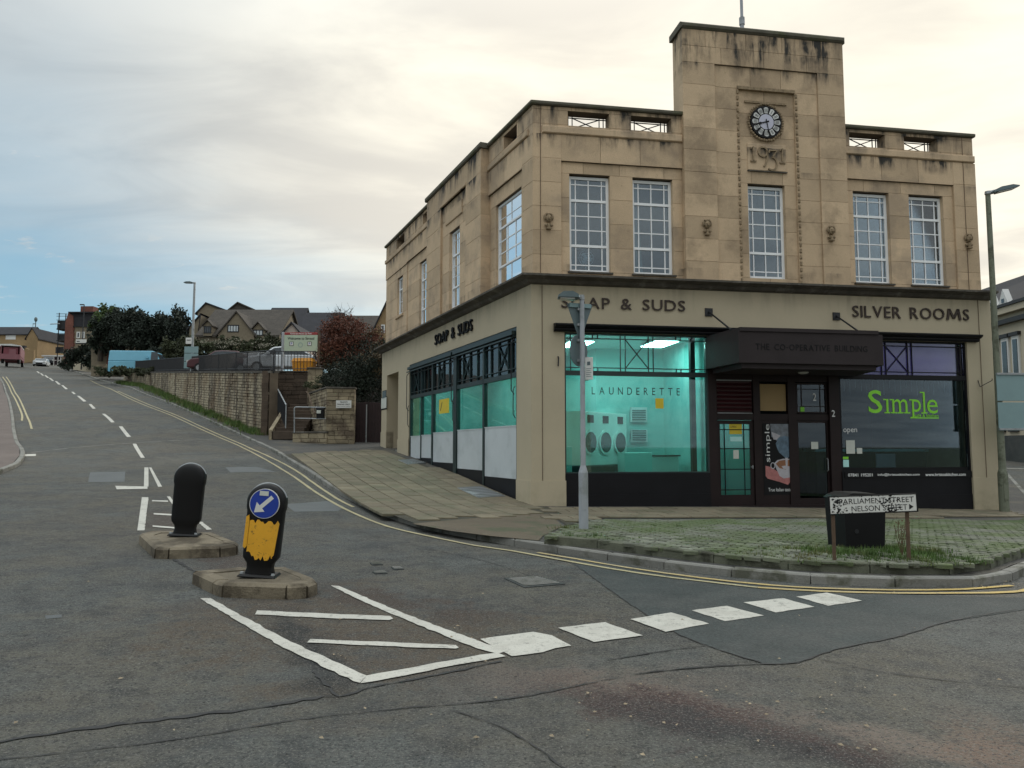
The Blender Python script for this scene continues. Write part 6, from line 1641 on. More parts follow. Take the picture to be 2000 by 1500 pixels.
# dark gate between pier and building
gt = thing('boarded_gate', 'dark red stained boarded gate between the stone pier and the building', 'gate', TR(X(715, 33.6), 33.6, 1.6))
x = X(690, 33.6); xe = X(746, 33.6); z0, z1 = z_(876, 33.6) - .1, z_(786, 33.6)
while x < xe:
    m_ = MB(); m_.cbox(x, min(x + .13, xe), 33.6, 33.64, z0, z1 + random.uniform(-.02, .02), .006); m_.build('plank', M['gate'], None, gt); x += .136
m_ = MB(); m_.box(X(713.5, 33.5), X(715.5, 33.5), 33.53, 33.59, z0, z_(790, 33.5)); m_.build('edge_strip', M['galv'], None, gt)
m_ = MB(); m_.box(X(690, 33.6), xe, 33.645, 33.70, z1 - .35, z1 - .22); m_.build('ledge', M['gate'], None, gt)
# railings
def railing(path, zf, h, label, gap=.13, kindstuff=True, post=2.0):
    t = thing('railings', label, 'railings', Matrix.Translation((path[0].x, path[0].y, zf(path[0]))))
    for dz in (h, .12):
        m_ = MB(); m_.path([(p.x, p.y, zf(p) + dz) for p in path], .022, 5); m_.build('rail', M['iron'], None, t)
    m_ = MB()
    for p in arc_resample(path, gap): m_.cyl((p.x, p.y, zf(p)), (p.x, p.y, zf(p) + h), .017, .017, 4, False)
    m_.build('balusters', M['iron'], None, t, kind='stuff')
    for p in arc_resample(path, post): m_ = MB(); m_.cyl((p.x, p.y, zf(p) - .1), (p.x, p.y, zf(p) + h + .03), .03, .03, 6); m_.build('post', M['iron'], None, t)
    return t
RW = offset_path(smooth_path(WALL, 2.0), -.22)
railing(RW, lambda p: wz(p.y) + .08, 1.0, 'long dark iron railings along the top of the uphill stone wall')
railing(V2((X(533, 37.7), 37.7), (X(612, 37.7), 37.7)), lambda p: wz(37.9) + .05, 1.0, 'short stretch of iron railings above the recessed steps in front of the white car', gap=.16)

# ---- vehicles
def wheel(b0, x, y, z, r, w, Mx, t):
    m_ = MB(); m_.cyl((x, y - w / 2, z), (x, y + w / 2, z), r, r, 14); wh = m_.build('wheel', M['tyre'], Mx, t)
    s = -1 if y < 0 else 1
    m_ = MB(); m_.cyl((x, y + s * (w / 2 + .002), z), (x, y + s * (w / 2 + .012), z), r * .62, r * .6, 10); m_.build('rim', M['galv'], Mx, wh)
def car(Mx, label, paint, L=4.2, W=1.75, H=1.48, prof=None, cat='car', group=None, name='parked_car', glassm='glassdark', cabin=None):
    """length along local x (front at -x), base at z = 0"""
    t = thing(name, label, cat, Mx, group)
    body = prof or [(-.5, .22), (-.49, .50), (-.44, .60), (-.24, .68), (.34, .68), (.47, .64), (.5, .45), (.49, .22)]
    roof = cabin or [(-.24, .68), (-.10, .97), (.02, 1.0), (.24, .98), (.43, .68)]
    n = len(body); m_ = MB()
    def loft(prof_, y_in, y_out, zsp):
        rows = []
        for y, k in ((-1, 0), (1, 0)):
            rows.append([(x * L, y * W / 2 * (1 - .10 * max(0, (z - .6) / .4) - .05 * max(0, abs(x) - .4) * 10), z * H) for x, z in prof_])
        return rows
    def solid(prof_, nm, mt, parent, inset=0.0):
        m_ = MB(); rows = loft(prof_, 0, 0, 0); n = len(prof_)
        vs = [(x, y + (inset if y < 0 else -inset), z) for r_ in rows for x, y, z in r_]
        m_.add(vs, [tuple(range(n)), tuple(range(2 * n - 1, n - 1, -1))] + [(i, i + n, (i + 1) % n + n, (i + 1) % n) for i in range(n)])
        o_ = m_.build(nm, M[mt], Mx, parent); bv = o_.modifiers.new('round', 'BEVEL'); bv.width = .07; bv.segments = 2; bv.limit_method = 'ANGLE'; return o_
    b_ = solid(body, 'body', paint, t); rb = solid(roof, 'roof', paint, t, .02)
    # glazing: slightly proud side windows and screens
    cx_ = sum(p[0] for p in roof) / len(roof); r2 = [(cx_ + (x - cx_) * .88, .68 + (z - .68) * .80 + .02) for x, z in roof]
    for sy in (-1, 1):
        m_ = MB(); m_.add([(x * L, sy * (W / 2 * (1 - .10 * max(0, (z - .6) / .4)) - .015), z * H) for x, z in r2], [tuple(range(len(r2)))]); m_.build('side_window', M[glassm], Mx, t)
        m_ = MB(); m_.box(-.18 * L, -.13 * L, sy * (W / 2 + .02), sy * (W / 2 + .16), .68 * H, .76 * H); m_.build('mirror', M[paint], Mx, t)
    def screen(a, c, nm):
        d = Vector((c[0] - a[0], c[1] - a[1])); nn = Vector((-d.y, d.x)).normalized() * (.006 if c[0] > a[0] else .006)
        p0 = Vector(a) + d * .12; p1 = Vector(a) + d * .88; w0, w1 = W / 2 * .86, W / 2 * .78
        m_ = MB(); m_.add([((p0.x + nn.x) * L, -w0, (p0.y + nn.y) * H), ((p0.x + nn.x) * L, w0, (p0.y + nn.y) * H), ((p1.x + nn.x) * L, w1, (p1.y + nn.y) * H), ((p1.x + nn.x) * L, -w1, (p1.y + nn.y) * H)], [(0, 1, 2, 3)]); m_.build(nm, M[glassm], Mx, t)
    screen(roof[0], roof[1], 'windscreen'); screen(roof[-2], roof[-1], 'rear_window')
    for sx in (-.31, .30):
        for sy in (-1, 1): wheel(None, sx * L, sy * (W / 2 - .09), .31, .31, .2, Mx, t)
    for sy in (-1, 1):
        m_ = MB(); m_.box(-.5 * L - .01, -.47 * L, sy * W * .28, sy * W * .44, .44 * H, .55 * H) if sy > 0 else m_.box(-.5 * L - .01, -.47 * L, -W * .44, -W * .28, .44 * H, .55 * H); m_.build('headlight', M['lampglass'], Mx, t)
        m_ = MB(); m_.box(.47 * L, .5 * L + .01, *sorted((sy * W * .28, sy * W * .44)), .44 * H, .56 * H); m_.build('tail_light', M['carred'], Mx, t)
    m_ = MB(); m_.box(-.5 * L - .012, -.49 * L, -W * .25, W * .25, .24 * H, .40 * H); m_.build('grille', M['black'], Mx, t)
    return t
p = at(553, 722, 42.5); car(TR(p.x, 42.5, wz(42.5) - .08, R(4)), 'white hatchback parked behind the short railings in the car park', 'carwhite', L=4.0)
p = at(437, 722, 50); car(TR(p.x, 50, wz(50) - .08, R(6)), 'dark red car parked behind the long railings left of the white car', 'carmaroon', L=4.3)
p = at(497, 718, 52); car(TR(p.x, 52, wz(52) - .1, R(70)), 'silver car nose partly hidden by the railings between red and white cars', 'carsilver', L=3.9)
VP = [(-.5, .12), (-.5, .42), (-.47, .50), (-.38, .56), (.5, .56), (.5, .12)]; VC = [(-.38, .56), (-.28, .96), (-.22, 1.0), (.49, 1.0), (.5, .56)]
p = at(276, 727, 72); 
def van(Mx, label, paint, L, H, W, **k):
    t = car(Mx, label, paint, L=L, W=W, H=H, prof=VP, cabin=VC, cat='van', name='parked_van', **k)
    for c in children(t):
        if c.name.startswith('side_window'):
            me = c.data
            for v in me.vertices: v.co.x = -.34 * L + (v.co.x + .34 * L) * .16
    return t
van(TR(p.x, 72, wz(72) - .3, R(186)), 'pale blue high roof van parked above the wall on the hill', 'vanblue', 5.4, 2.3, 2.0)
p = at(81, 717, 126); zc = at(81, 717.5, 126).z
car(TR(p.x, 126, zc, R(112)), 'silver car coming down the far end of the hill road', 'carsilver', L=4.2, W=1.9)
p = at(97, 714, 134); car(TR(p.x, 134, at(97, 715, 134).z, R(116)), 'black car parked behind the silver car at the top of the hill', 'carblack', L=4.4, W=1.95, H=1.8)
# red flatbed seen from the rear
p = at(24, 712, 112); zc = at(24, 713, 112).z; Q = TR(p.x, 112, zc, R(118)); t = thing('red_truck', 'faded red and pink truck seen from behind at the top of the hill', 'truck', Q)
for nm, m_n, d in (('cab', 'carred', (2.2, 3.8, -1.15, 1.15, .6, 2.5)), ('deck', 'carpink', (-3.2, 2.15, -1.2, 1.2, .75, 1.05)), ('tank', 'carred', (-2.8, 2.0, -.9, .9, 1.06, 2.35)), ('tailboard', 'carpink', (-3.3, -3.21, -1.25, 1.25, .55, 1.3)), ('side_frame', 'carpink', (-3.0, 2.1, -1.22, -1.10, 1.06, 2.5)), ('side_frame', 'carpink', (-3.0, 2.1, 1.10, 1.22, 1.06, 2.5)), ('roof_rack', 'whitepaint', (-3.1, 2.2, -1.2, 1.2, 2.52, 2.66)), ('rear_panel', 'carpink', (-2.92, -2.82, -.7, .2, 1.2, 2.1))):
    m_ = MB(); m_.cbox(*d, .04); m_.build(nm, M[m_n], Q, t)
for x in (-2.2, 2.9):
    for y in (-1, 1): wheel(None, x, y, .45, .45, .3, Q, t)
# yellow grit bin
p = at(594, 724, 39); Q = TR(p.x, 39, wz(39) - .08, R(-3)); t = thing('grit_bin', 'yellow orange grit bin behind the railings beside the white car', 'grit bin', Q)
m_ = MB(); taper(m_, .46, .52, 0, .62, .75); m_.build('body', M['grit_yellow'], Q, t); m_ = MB(); taper(m_, .54, .46, .622, .80, .78); m_.build('lid', M['grit_yellow'], Q, t)
# welcome board
Yb = 39.6; A0 = at(555, 687, Yb); A1 = at(620, 690, Yb); w_ = A1.x - A0.x; zt = at(556, 649.5, Yb).z; Q = Matrix.Translation((A0.x, Yb, A0.z))
t = thing('welcome_board', 'pale green Welcome to Stroud car park board on two posts behind the white car', 'sign board', Q); h_ = zt - A0.z
m_ = MB(); m_.cbox(0, w_, -.04, 0, 0, h_ * .87, .01); m_.build('board', M['pale_board'] if 'pale_board' in M else mat('pale_green_board', (.42, .50, .38), .6, .04), Q, t)
m_ = MB(); m_.cbox(0, w_, -.045, 0, h_ * .872, h_, .01); m_.build('header', mat('red_header', (.28, .03, .03), .6, .05), Q, t)
flat('Parliament Street Car Park', Q, w_ * .18, w_ * .82, h_ * .90, h_ * .97, -.048, 'chalkwhite', t, .01); flat('Welcome to Stroud', Q, w_ * .10, w_ * .90, h_ * .62, h_ * .76, -.045, 'ink', t, .02)
for f in (.22, .76):
    m_ = MB(); m_.box(w_ * f - .11, w_ * f + .11, -.046, -.041, h_ * .30, h_ * .52); sq = m_.build('parking_symbol', M['ink'], Q, t); m_ = MB(); m_.box(w_ * f - .085, w_ * f + .085, -.050, -.047, h_ * .325, h_ * .495); m_.build('symbol_face', M['plate_white'], Q, sq)
    flat('P', Q, w_ * f - .035, w_ * f + .045, h_ * .35, h_ * .47, -.052, 'blue', t, .02)
flat('O', Q, w_ * .42, w_ * .56, h_ * .22, h_ * .48, -.045, 'signback', t, -.01)
for x in (-.14, w_ + .02): m_ = MB(); m_.cbox(x, x + .12, -.06, .05, -1.8, h_ + .02, .01); m_.build('post', M['pole_pale'] if x < 0 else M['rust'], Q, t)
# left lamp post and signs
g = gnd(372, 786, .11); Yl = g.y; zb0 = Tz(g, .11); Hl = at(381, 553, Yl).z - zb0
lamp(TR(g.x, g.y, zb0), Hl, 1.3, .15, .10, .07, 'galv', -1, 'tall grey lamp post on the uphill footway by the stone wall', arm=.3, hl=.62)
Q = Matrix.Translation((g.x, g.y - .12, zb0)); 
t = thing('direction_sign', 'back of a stacked grey sign board low on the uphill lamp post', 'road sign', Q)
for v0, v1 in ((677, 690), (690.5, 706), (706.5, 720)):
    m_ = MB(); m_.cbox(at(361, 700, Yl).x - g.x, at(388, 700, Yl).x - g.x, 0, .02, at(372, v1, Yl).z - zb0 + .01, at(372, v0, Yl).z - zb0 - .01, .004); m_.build('board', M['signback'], Q, t)
Q2 = Matrix.Translation((g.x, g.y - .12, zb0)); t = thing('bus_stop_flag', 'small white sign with dark border above the grey board on the uphill lamp post', 'road sign', Q2)
m_ = MB(); m_.cbox(at(363, 700, Yl).x - g.x, at(374.5, 700, Yl).x - g.x, 0, .02, at(372, 672, Yl).z - zb0, at(372, 660, Yl).z - zb0, .004); m_.build('plate', M['plate_white'], Q2, t)
m_ = MB(); m_.box(at(365, 700, Yl).x - g.x, at(373, 700, Yl).x - g.x, -.006, -.001, at(372, 665.5, Yl).z - zb0, at(372, 664, Yl).z - zb0); m_.build('print', M['ink'], Q2, t)
# far posts
def farpost(u, v0, v1, Y, label, arm=0, sgn=-1, m='iron', r=.08, name='street_lamp', cat='lamp post'):
    a, b = at(u, v1, Y), at(u, v0, Y); Q = Matrix.Translation(a); t = thing(name, label, cat, Q); H = b.z - a.z
    m_ = MB(); m_.cyl((0, 0, 0), (0, 0, H), r, r * .7, 8); m_.build('shaft', M[m], Q, t)
    if arm: m_ = MB(); m_.cbox(min(0, sgn * arm), max(0, sgn * arm), -.12, .12, H, H + .12, .02); m_.build('lamp_head', M[m], Q, t)
    else: m_ = MB(); m_.sphere((0, 0, H + .1), .28, .28, .45, 8, 6); m_.build('lantern', M[m], Q, t)
    return t
farpost(158.5, 596, 722, 92, 'thin lamp post in front of the red brick house, carrying a direction sign', .5)
farpost(66, 625, 702, 135, 'tall far post with a rounded lantern against the blue sky', m='signback_d', r=.11)
farpost(61, 633, 700, 140, 'slim far lamp post just left of the rounded lantern post', .35, 1, m='signback_d', r=.05)
for (u0, u1, v0, v1, Y, l, bd) in ((148, 169, 663, 670, 91.5, 'small white direction sign with a black arrow on the far thin lamp post', 1), (188, 200, 692, 706, 84, 'square white notice in front of the far ruined stone wall', 0)):
    a, b = at(u0, v1, Y), at(u1, v0, Y); Q = Matrix.Translation(a); t = thing('road_sign', l, 'road sign', Q)
    m_ = MB(); m_.cbox(0, b.x - a.x, -.03, 0, 0, b.z - a.z, .01); m_.build('panel', M['plate_white'], Q, t)
    if bd:
        m_ = MB(); m_.box(.12, .5, -.04, -.031, .16, .26); m_.build('arrow', M['ink'], Q, t); m_ = MB(); m_.box(0, b.x - a.x, -.03, 0, -.12, -.003); m_.build('under_bar', M['black'], Q, t)
    else: m_ = MB(); m_.box(.35, .42, .0, .06, -1.0, 0); m_.build('post', M['galv'], Q, t)

# ------------------------------------------------------------------ background buildings
def wbox(nm, m, t, u0, u1, v0, v1, Y, D, bev=0.0):
    a, b = at(u0, v1, Y), at(u1, v0, Y); m_ = MB(); m_.box(a.x, b.x, Y, Y + D, a.z, b.z); return m_.build(nm, M[m], None, t)
def fwin(t, u0, u1, v0, v1, Y, frame_='whitepaint', fr_=.07, mull=1, proud=.03, lit=None, glassm='glassdark'):
    a, b = at(u0, v1, Y), at(u1, v0, Y); x0, x1, z0, z1 = a.x, b.x, a.z, b.z; f = fr_; y = Y - proud
    m_ = MB(); m_.box(x0, x0 + f, y, Y + .02, z0, z1); m_.box(x1 - f, x1, y, Y + .02, z0, z1); m_.box(x0 + f, x1 - f, y, Y + .02, z0, z0 + f); m_.box(x0 + f, x1 - f, y, Y + .02, z1 - f, z1)
    for k in range(mull): xm = x0 + (x1 - x0) * (k + 1) / (mull + 1); m_.box(xm - f / 3, xm + f / 3, y, Y + .02, z0 + f, z1 - f)
    w = m_.build('window', M[frame_], None, t); m_ = MB(); m_.box(x0 + f, x1 - f, Y - .012, Y - .004, z0 + f, z1 - f); m_.build('pane', M[lit or glassm], None, w); return w
def house(name, label, u0, u1, vb, ve, vr, Y, D, kind='side', wall='buff', roof='rooftile', gable_u=None, over=.25, ridge_u=None):
    t = thing(name, label, 'house', TR(X((u0 + u1) / 2, Y), Y, at(500, vb, Y).z))
    x0, x1, zb_ = X(u0, Y), X(u1, Y), at(500, vb, Y).z; ze = at((u0 + u1) / 2, ve, Y).z
    if kind == 'side':
        zr = at((u0 + u1) / 2, vr, Y + D / 2).z
        m_ = MB(); m_.prism([(Y, zb_), (Y, ze), (Y + D / 2, zr - .06), (Y + D, ze), (Y + D, zb_)], x0, x1, 'yz'); m_.build('wall', M[wall], None, t)
        for sgn in (0, 1):
            ya = Y - over if sgn == 0 else Y + D + over; sl = (zr - ze) / (D / 2); za = ze - sl * over
            m_ = MB(); m_.add([(x0 - over, ya, za), (x1 + over, ya, za), (x1 + over, Y + D / 2, zr), (x0 - over, Y + D / 2, zr), (x0 - over, ya, za + .18), (x1 + over, ya, za + .18), (x1 + over, Y + D / 2, zr + .18), (x0 - over, Y + D / 2, zr + .18)],
                [(3, 2, 1, 0), (4, 5, 6, 7), (0, 1, 5, 4), (1, 2, 6, 5), (2, 3, 7, 6), (3, 0, 4, 7)]); m_.build('roof_slope', M[roof], None, t)
    else:
        zr = at((u0 + u1) / 2, vr, Y).z; xm = X(ridge_u, Y) if ridge_u else (x0 + x1) / 2
        m_ = MB(); m_.prism([(x0, zb_), (x1, zb_), (x1, ze), (xm, zr - .05), (x0, ze)], Y, Y + D, 'xz'); m_.build('wall', M[wall], None, t)
        for xa, s in ((x0, -1), (x1, 1)):
            dx = xm - xa; k = over / abs(dx); xo = xa - dx * k; zo = ze - (zr - ze) * k
            m_ = MB(); m_.add([(xo, Y - .15, zo), (xm, Y - .15, zr), (xm, Y + D, zr), (xo, Y + D, zo), (xo, Y - .15, zo + .16), (xm, Y - .15, zr + .16), (xm, Y + D, zr + .16), (xo, Y + D, zo + .16)],
                [(0, 1, 2, 3), (7, 6, 5, 4), (0, 4, 5, 1), (1, 5, 6, 2), (2, 6, 7, 3), (3, 7, 4, 0)]); m_.build('roof_slope', M[roof], None, t)
    return t
c2 = lambda x, y: (350 + x / 4.167, 540 + y / 4.167)
# houses above the hedge
h1 = house('stone_house', 'long low stone tiled house with a big central gable above the hedge', 381, 536, 672, 655, 608, 74, 9, 'side')
h1b = house('stone_house', 'broad gabled bay of the long stone tiled house', 419, 490, 680, 653, 610, 73.2, 6, 'gable', roof='rooftile')
for c in children(h1b): c.parent = h1; c.matrix_basis = WORLD[h1.name].inverted()
bpy.data.objects.remove(h1b)
fwin(h1, 444, 467, 634.5, 649, 73.2, 'iron', .10, 3, lit='frost')
for (u0, u1, vt, vb_, vp_) in ((397, 414, 636, 652, 627), (493, 515, 643, 657, 631)):
    xx = MB(); a, b = at(u0, vb_, 73.6), at(u1, vt, 73.6); zp = at((u0 + u1) / 2, vp_, 73.6).z; xm = (a.x + b.x) / 2
    xx.prism([(a.x, a.z - .2), (b.x, a.z - .2), (b.x, b.z), (xm, zp), (a.x, b.z)], 73.6, 77.5); dm = xx.build('dormer', M['buff'], None, h1)
    for s in (-1, 1):
        xo = xm + s * (b.x - a.x) * .62; zo = b.z - (zp - b.z) * .15
        q = MB(); q.add([(xo, 73.4, zo), (xm, 73.4, zp + .05), (xm, 77.5, zp + .05), (xo, 77.5, zo), (xo, 73.4, zo + .1), (xm, 73.4, zp + .15), (xm, 77.5, zp + .15), (xo, 77.5, zo + .1)], [(0, 1, 2, 3), (7, 6, 5, 4), (0, 4, 5, 1), (1, 5, 6, 2), (2, 6, 7, 3), (3, 7, 4, 0)]); q.build('dormer_roof', M['rooftile'], None, dm)
    fwin(h1, u0 + 1, u1 - 1, vt + .8, vb_ - 1, 73.6, 'iron', .10, 2, lit='frost' if u0 > 450 else None)
house('end_house', 'stone house gable end at the left of the long stone tiled house', 362, 381, 672, 640, 615, 76, 8, 'gable', roof='slate', ridge_u=384)
house('rear_house', 'small dark gable peeping over the left of the long stone tiled house', 377, 440, 650, 610, 593, 86, 8, 'gable', wall='buff', roof='slate', ridge_u=393)
house('rear_house', 'large dark pitched roof behind the long stone tiled house', 430, 505, 640, 613, 592, 90, 12, 'gable', wall='rooftile', roof='rooftile', ridge_u=456)
house('dark_roofed_house', 'dark roofed house to the right of the long stone tiled house', 500, 568, 690, 660, 604, 84, 10, 'side', roof='slate')
house('dark_roofed_house', 'middle dark roofed house partly behind the russet tree', 572, 643, 700, 668, 613.5, 80, 10, 'side', roof='slate')
house('dark_roofed_house', 'dark roofed house behind the right side of the russet tree', 648, 722, 712, 680, 619.5, 78, 10, 'side', roof='rooftile')
hh = house('pink_gabled_house', 'small pinkish gabled house behind the welcome board', 550, 578, 690, 648, 632, 62, 7, 'gable', wall='pinkrender', roof='slate')
hr_ = house('brown_gabled_house', 'steep roofed brick house glimpsed between the russet tree and the building', 722, 800, 760, 655, 590, 52, 9, 'gable', wall='tanbrick', roof='slate', ridge_u=752)
fwin(hr_, 744, 752, 634, 650, 52, 'whitepaint', .08, 0); fwin(hr_, 741, 752, 672, 684, 52, 'iron', .08, 0)
# far left group
t = house('tan_house', 'tan brick house with dark roof and white window at the far left of the hill', -60, 42, 712, 653, 640.5, 136, 5, 'side', 'tanbrick', 'slate')
fwin(t, 11, 31, 654.5, 663, 136, 'whitepaint', .25, 0, lit='whitepaint')
q = MB(); a, b = at(-10, 676, 132), at(24, 672, 132); q.box(a.x, b.x, 132, 135.9, a.z, a.z + .4); q.build('porch_roof', M['whitepaint'], None, t)
q = MB(); a, b = at(-10, 712, 133), at(22, 676, 133); q.box(a.x, b.x, 133, 135.9, a.z, b.z); q.build('porch', M['redbrick'], None, t)
t2 = house('tan_house', 'gable wing of the far left tan brick house', 40.5, 63, 712, 659, 641, 134, 8, 'gable', 'tanbrick', 'slate', ridge_u=51)
t3 = house('tan_house', 'middle distance tan house with a small white gablet at the hill top', 61, 112, 712, 667, 658, 152, 8, 'side', 'tanbrick', 'slate')
fwin(t3, 88, 96, 671, 678, 152, 'whitepaint', .2, 1)
q = MB(); a = at(83.5, 668, 151); b = at(96.5, 668, 151); c = at(90, 664, 151); q.prism([(a.x, a.z), (b.x, b.z), (c.x, c.z)], 151, 152); q.build('gablet', M['whitepaint'], None, t3)
t = thing('boundary_wall', 'tan garden wall stepping down beside the far left house', 'wall', TR(X(50, 128), 128, 13))
q = MB(); q.prism([(at(41, 710, 128).x, at(41, 710, 128).z), (at(66, 706, 128).x, at(66, 706, 128).z), (at(66, 684, 128).x, at(66, 684, 128).z), (at(56, 682, 128).x, at(56, 682, 128).z), (at(41, 676, 128).x, at(41, 676, 128).z)], 128, 128.4); q.build('wall_body', M['tanbrick'], None, t)
q = MB(); q.box(at(43, 675, 127.9).x, at(48, 675, 127.9).x, 127.9, 128.5, at(43, 683, 128).z, at(43, 675, 128).z); q.build('pier', M['slate'], None, t)
# red brick house with slate hung gable
bh = thing('brick_house', 'tall house with red brick side, slate hung gable and wide chimney on the hill', 'house', TR(X(160, 108), 108, 11))
wbox('buff_wall', 'buff', bh, 142, 232, 637, 715, 108, 8); wbox('slate_wall', 'slate', bh, 133.5, 232, 611, 636.6, 107.95, 8)
q = MB(); xs = [at(u, 700, 108).x for u in (124, 142.5, 142.5, 131)]
P_ = [at(133.5, 610, 107.8), at(143, 617, 107.8), at(143, 715, 107.8), at(124, 718, 107.8), at(127.5, 630, 107.8)]; q.prism([(p.x, p.z) for p in P_], 107.8, 113); q.build('brick_side', M['redbrick'], None, bh)
for v in (640, 650, 660, 670, 680, 690): wbox('quoin', 'redbrick', bh, 142.5, 145.5, v, v + 5, 107.9, .3)
wbox('roof', 'slate', bh, 133, 233, 608.6, 610.8, 107.6, 9); wbox('chimney', 'redbrick', bh, 157, 182, 598, 609, 110, 1.6); wbox('string_band', 'iron', bh, 142, 232, 636.6, 638, 107.8, .3)
fwin(bh, 149, 157, 648, 660.5, 108, 'whitepaint', .16, 0); fwin(bh, 159.5, 166, 648, 660.5, 108, 'whitepaint', .16, 0)
wbox('second_chimney', 'slate', bh, 218.5, 226, 599, 613, 110, 1.2)
# scaffold
sc = thing('scaffolding', 'tall scaffold tower with netting on the left side of the red brick house', 'scaffolding', TR(X(118, 112), 112, 12))
for u in (111, 124, 130):
    for Y in (112, 113.6):
        q = MB(); a, b = at(u, 712, Y), at(u, 611 if u < 120 else 613, Y); q.cyl((a.x, Y, a.z), (a.x, Y, b.z), .07, .07, 6); q.build('upright', M['iron'], None, sc)
for v in (613, 617.5, 625, 642, 651, 665, 678): wbox('ledger', 'iron', sc, 110, 131, v - .5, v + .3, 111.9, .1)
wbox('netting', 'iron', sc, 111.5, 129, 626, 642, 112.2, .05); wbox('netting', 'iron', sc, 111.5, 129, 652, 664, 112.2, .05); wbox('netting', 'iron', sc, 108, 124, 678, 690, 112.2, .05)
for v in (642.5, 665): wbox('platform', 'bark', sc, 110, 130, v, v + 1.2, 112, 1.7)
q = MB(); a, b = at(98, 633, 111.5), at(116.5, 632.3, 111.5); q.cyl(a, b, .07, .07, 6); q.build('pole', M['galv'], None, sc)
# white framed shelter
sh_ = thing('bus_shelter', 'white framed shelter beside the parked cars at the hill top', 'shelter', TR(X(110, 118), 118, 13))
wbox('roof', 'whitepaint', sh_, 81, 123, 693.5, 696, 118, 1.5)
for u in (104, 112, 117.5): wbox('post', 'whitepaint', sh_, u, u + 1.6, 696.1, 713.5, 118, .1)
wbox('frame_bar', 'whitepaint', sh_, 105.7, 117.4, 703, 704.2, 118.02, .06); wbox('frame_bar', 'whitepaint', sh_, 113.7, 117.4, 712, 713.2, 118.02, .06); wbox('back_panel', 'glassdark', sh_, 105.7, 122, 696.1, 712, 119, .05)
# ruined stone wall and piers
rw = thing('ruined_wall', 'tall broken buff stone wall with a peaked outline beside the dark trees', 'wall', TR(X(205, 83), 83, 10))
def silh(nm, m, t, pts, Y, D): q = MB(); q.prism([(at(u, v, Y).x, at(u, v, Y).z) for u, v in pts], Y, Y + D); return q.build(nm, M[m], None, t)
silh('wall_body', 'buff', rw, [(178, 735), (245, 735), (243, 690), (236, 672), (220, 666), (205, 665), (190, 668), (178, 677)], 83, .6)
silh('brick_patch', 'redbrick', rw, [(207, 730), (226, 730), (226, 691), (209, 691)], 82.9, .1); silh('pier', 'rubble', rw, [(187, 732), (210, 732), (209, 711), (188, 713)], 81.5, .9)
gw = thing('garden_wall', 'low pale rendered wall with dark coping below the red brick house', 'wall', TR(X(160, 95), 95, 11))
silh('wall_body', 'creamrender', gw, [(143, 722), (186, 728), (186, 700), (178, 694), (160, 692), (144, 697)], 95, .4); silh('coping', 'iron', gw, [(165, 715), (190, 719), (190, 712), (166, 710)], 94.6, .3)
# right hand building
A_, B_ = Vector((X(1938, 60) - 9.0, 72.0)), Vector((X(2120, 36), 36))
rb = thing('cream_building', 'cream rendered building with dark slate roof and white dormers beyond the tall lamp post', 'building', TR(A_.x, A_.y, 1))
d = (B_ - A_); Lr = d.length; Q = TR(A_.x, A_.y, 0, math.atan2(d.y, d.x))
def rbx(nm, m, dims, parent=rb): q = MB(); q.box(*dims); return q.build(nm, M[m], Q, parent)
rbx('wall', 'creamrender', (0, Lr, 0, 8, -.5, 9.3)); rbx('cornice', 'creamrender', (-.2, Lr, -.35, -.003, 8.9, 9.25)); rbx('cornice_shadow_band', 'iron', (-.2, Lr, -.30, -.002, 8.35, 8.6)); rbx('gutter', 'iron', (-.2, Lr, -.45, -.36, 9.26, 9.42)); rbx('plinth', 'patch_dark', (0, Lr, -.08, -.003, -.5, 2.2))
q = MB(); q.add([(-.3, -.4, 9.35), (Lr, -.4, 9.35), (Lr, 3.0, 11.7), (1.2, 3.0, 12.1), (-.3, 8, 9.35), (Lr, 8, 9.35)], [(0, 1, 2, 3), (3, 2, 5, 4), (0, 3, 4)]); q.build('roof', M['slate'], Q, rb)
fr_r = lambda u, v, o=0: None
def rpos(u):   # distance along the facade for an image column
    k = (u - 1000) / (FPX / math.cos(PITCH)); return (A_.x - k * A_.y) / (k * d.y - d.x) * Lr
for u0, u1 in ((1952, 1963), (1969, 1983), (1990, 2004)):
    a, b = rpos(u0), rpos(u1); w = rbx('window', 'whitepaint', (a, b, -.10, -.004, 5.2, 7.6)); rbx('pane', 'glassdark', (a + .12, b - .12, -.13, -.101, 5.3, 7.4), w); rbx('head', 'iron', (a - .1, b + .1, -.2, -.005, 7.605, 7.8), w)
for u0, u1 in ((1957, 1967), (1974, 1993)):
    a, b = rpos(u0), rpos(u1); w = rbx('ground_window', 'iron', (a, b, -.12, -.004, 2.4, 3.6)); rbx('pane', 'glassdark', (a + .1, b - .1, -.14, -.121, 2.5, 3.5), w)
for u in (1962, 1988):
    a = rpos(u); q = MB(); q.prism([(a - .42, 9.43), (a + .42, 9.43), (a, 10.25)], -.38, -.05); dm = q.build('dormer_gable', M['whitepaint'], Q, rb); rbx('dormer_window', 'glassdark', (a - .12, a + .12, -.40, -.381, 9.48, 9.7), dm)
a = rpos(2001); rbx('chimney', 'redbrick', (a - .9, a + 1.2, 1.6, 3.2, 9.8, 12.9))
q = MB(); q.path([(a - .6, 2, 12.9), (a - .7, 2, 15.2)], .03, 5); q.cyl((a - 1.5, 2, 14.3), (a - .7, 2, 14.2), .02, .02, 5); q.cyl((a - .7, 2, 15.1), (a + .3, 2, 15.2), .02, .02, 5); q.cyl((a - 1.3, 1.7, 14.3), (a - 1.3, 2.3, 14.3), .015, .015, 4); q.build('aerial', M['iron'], Q, rb)
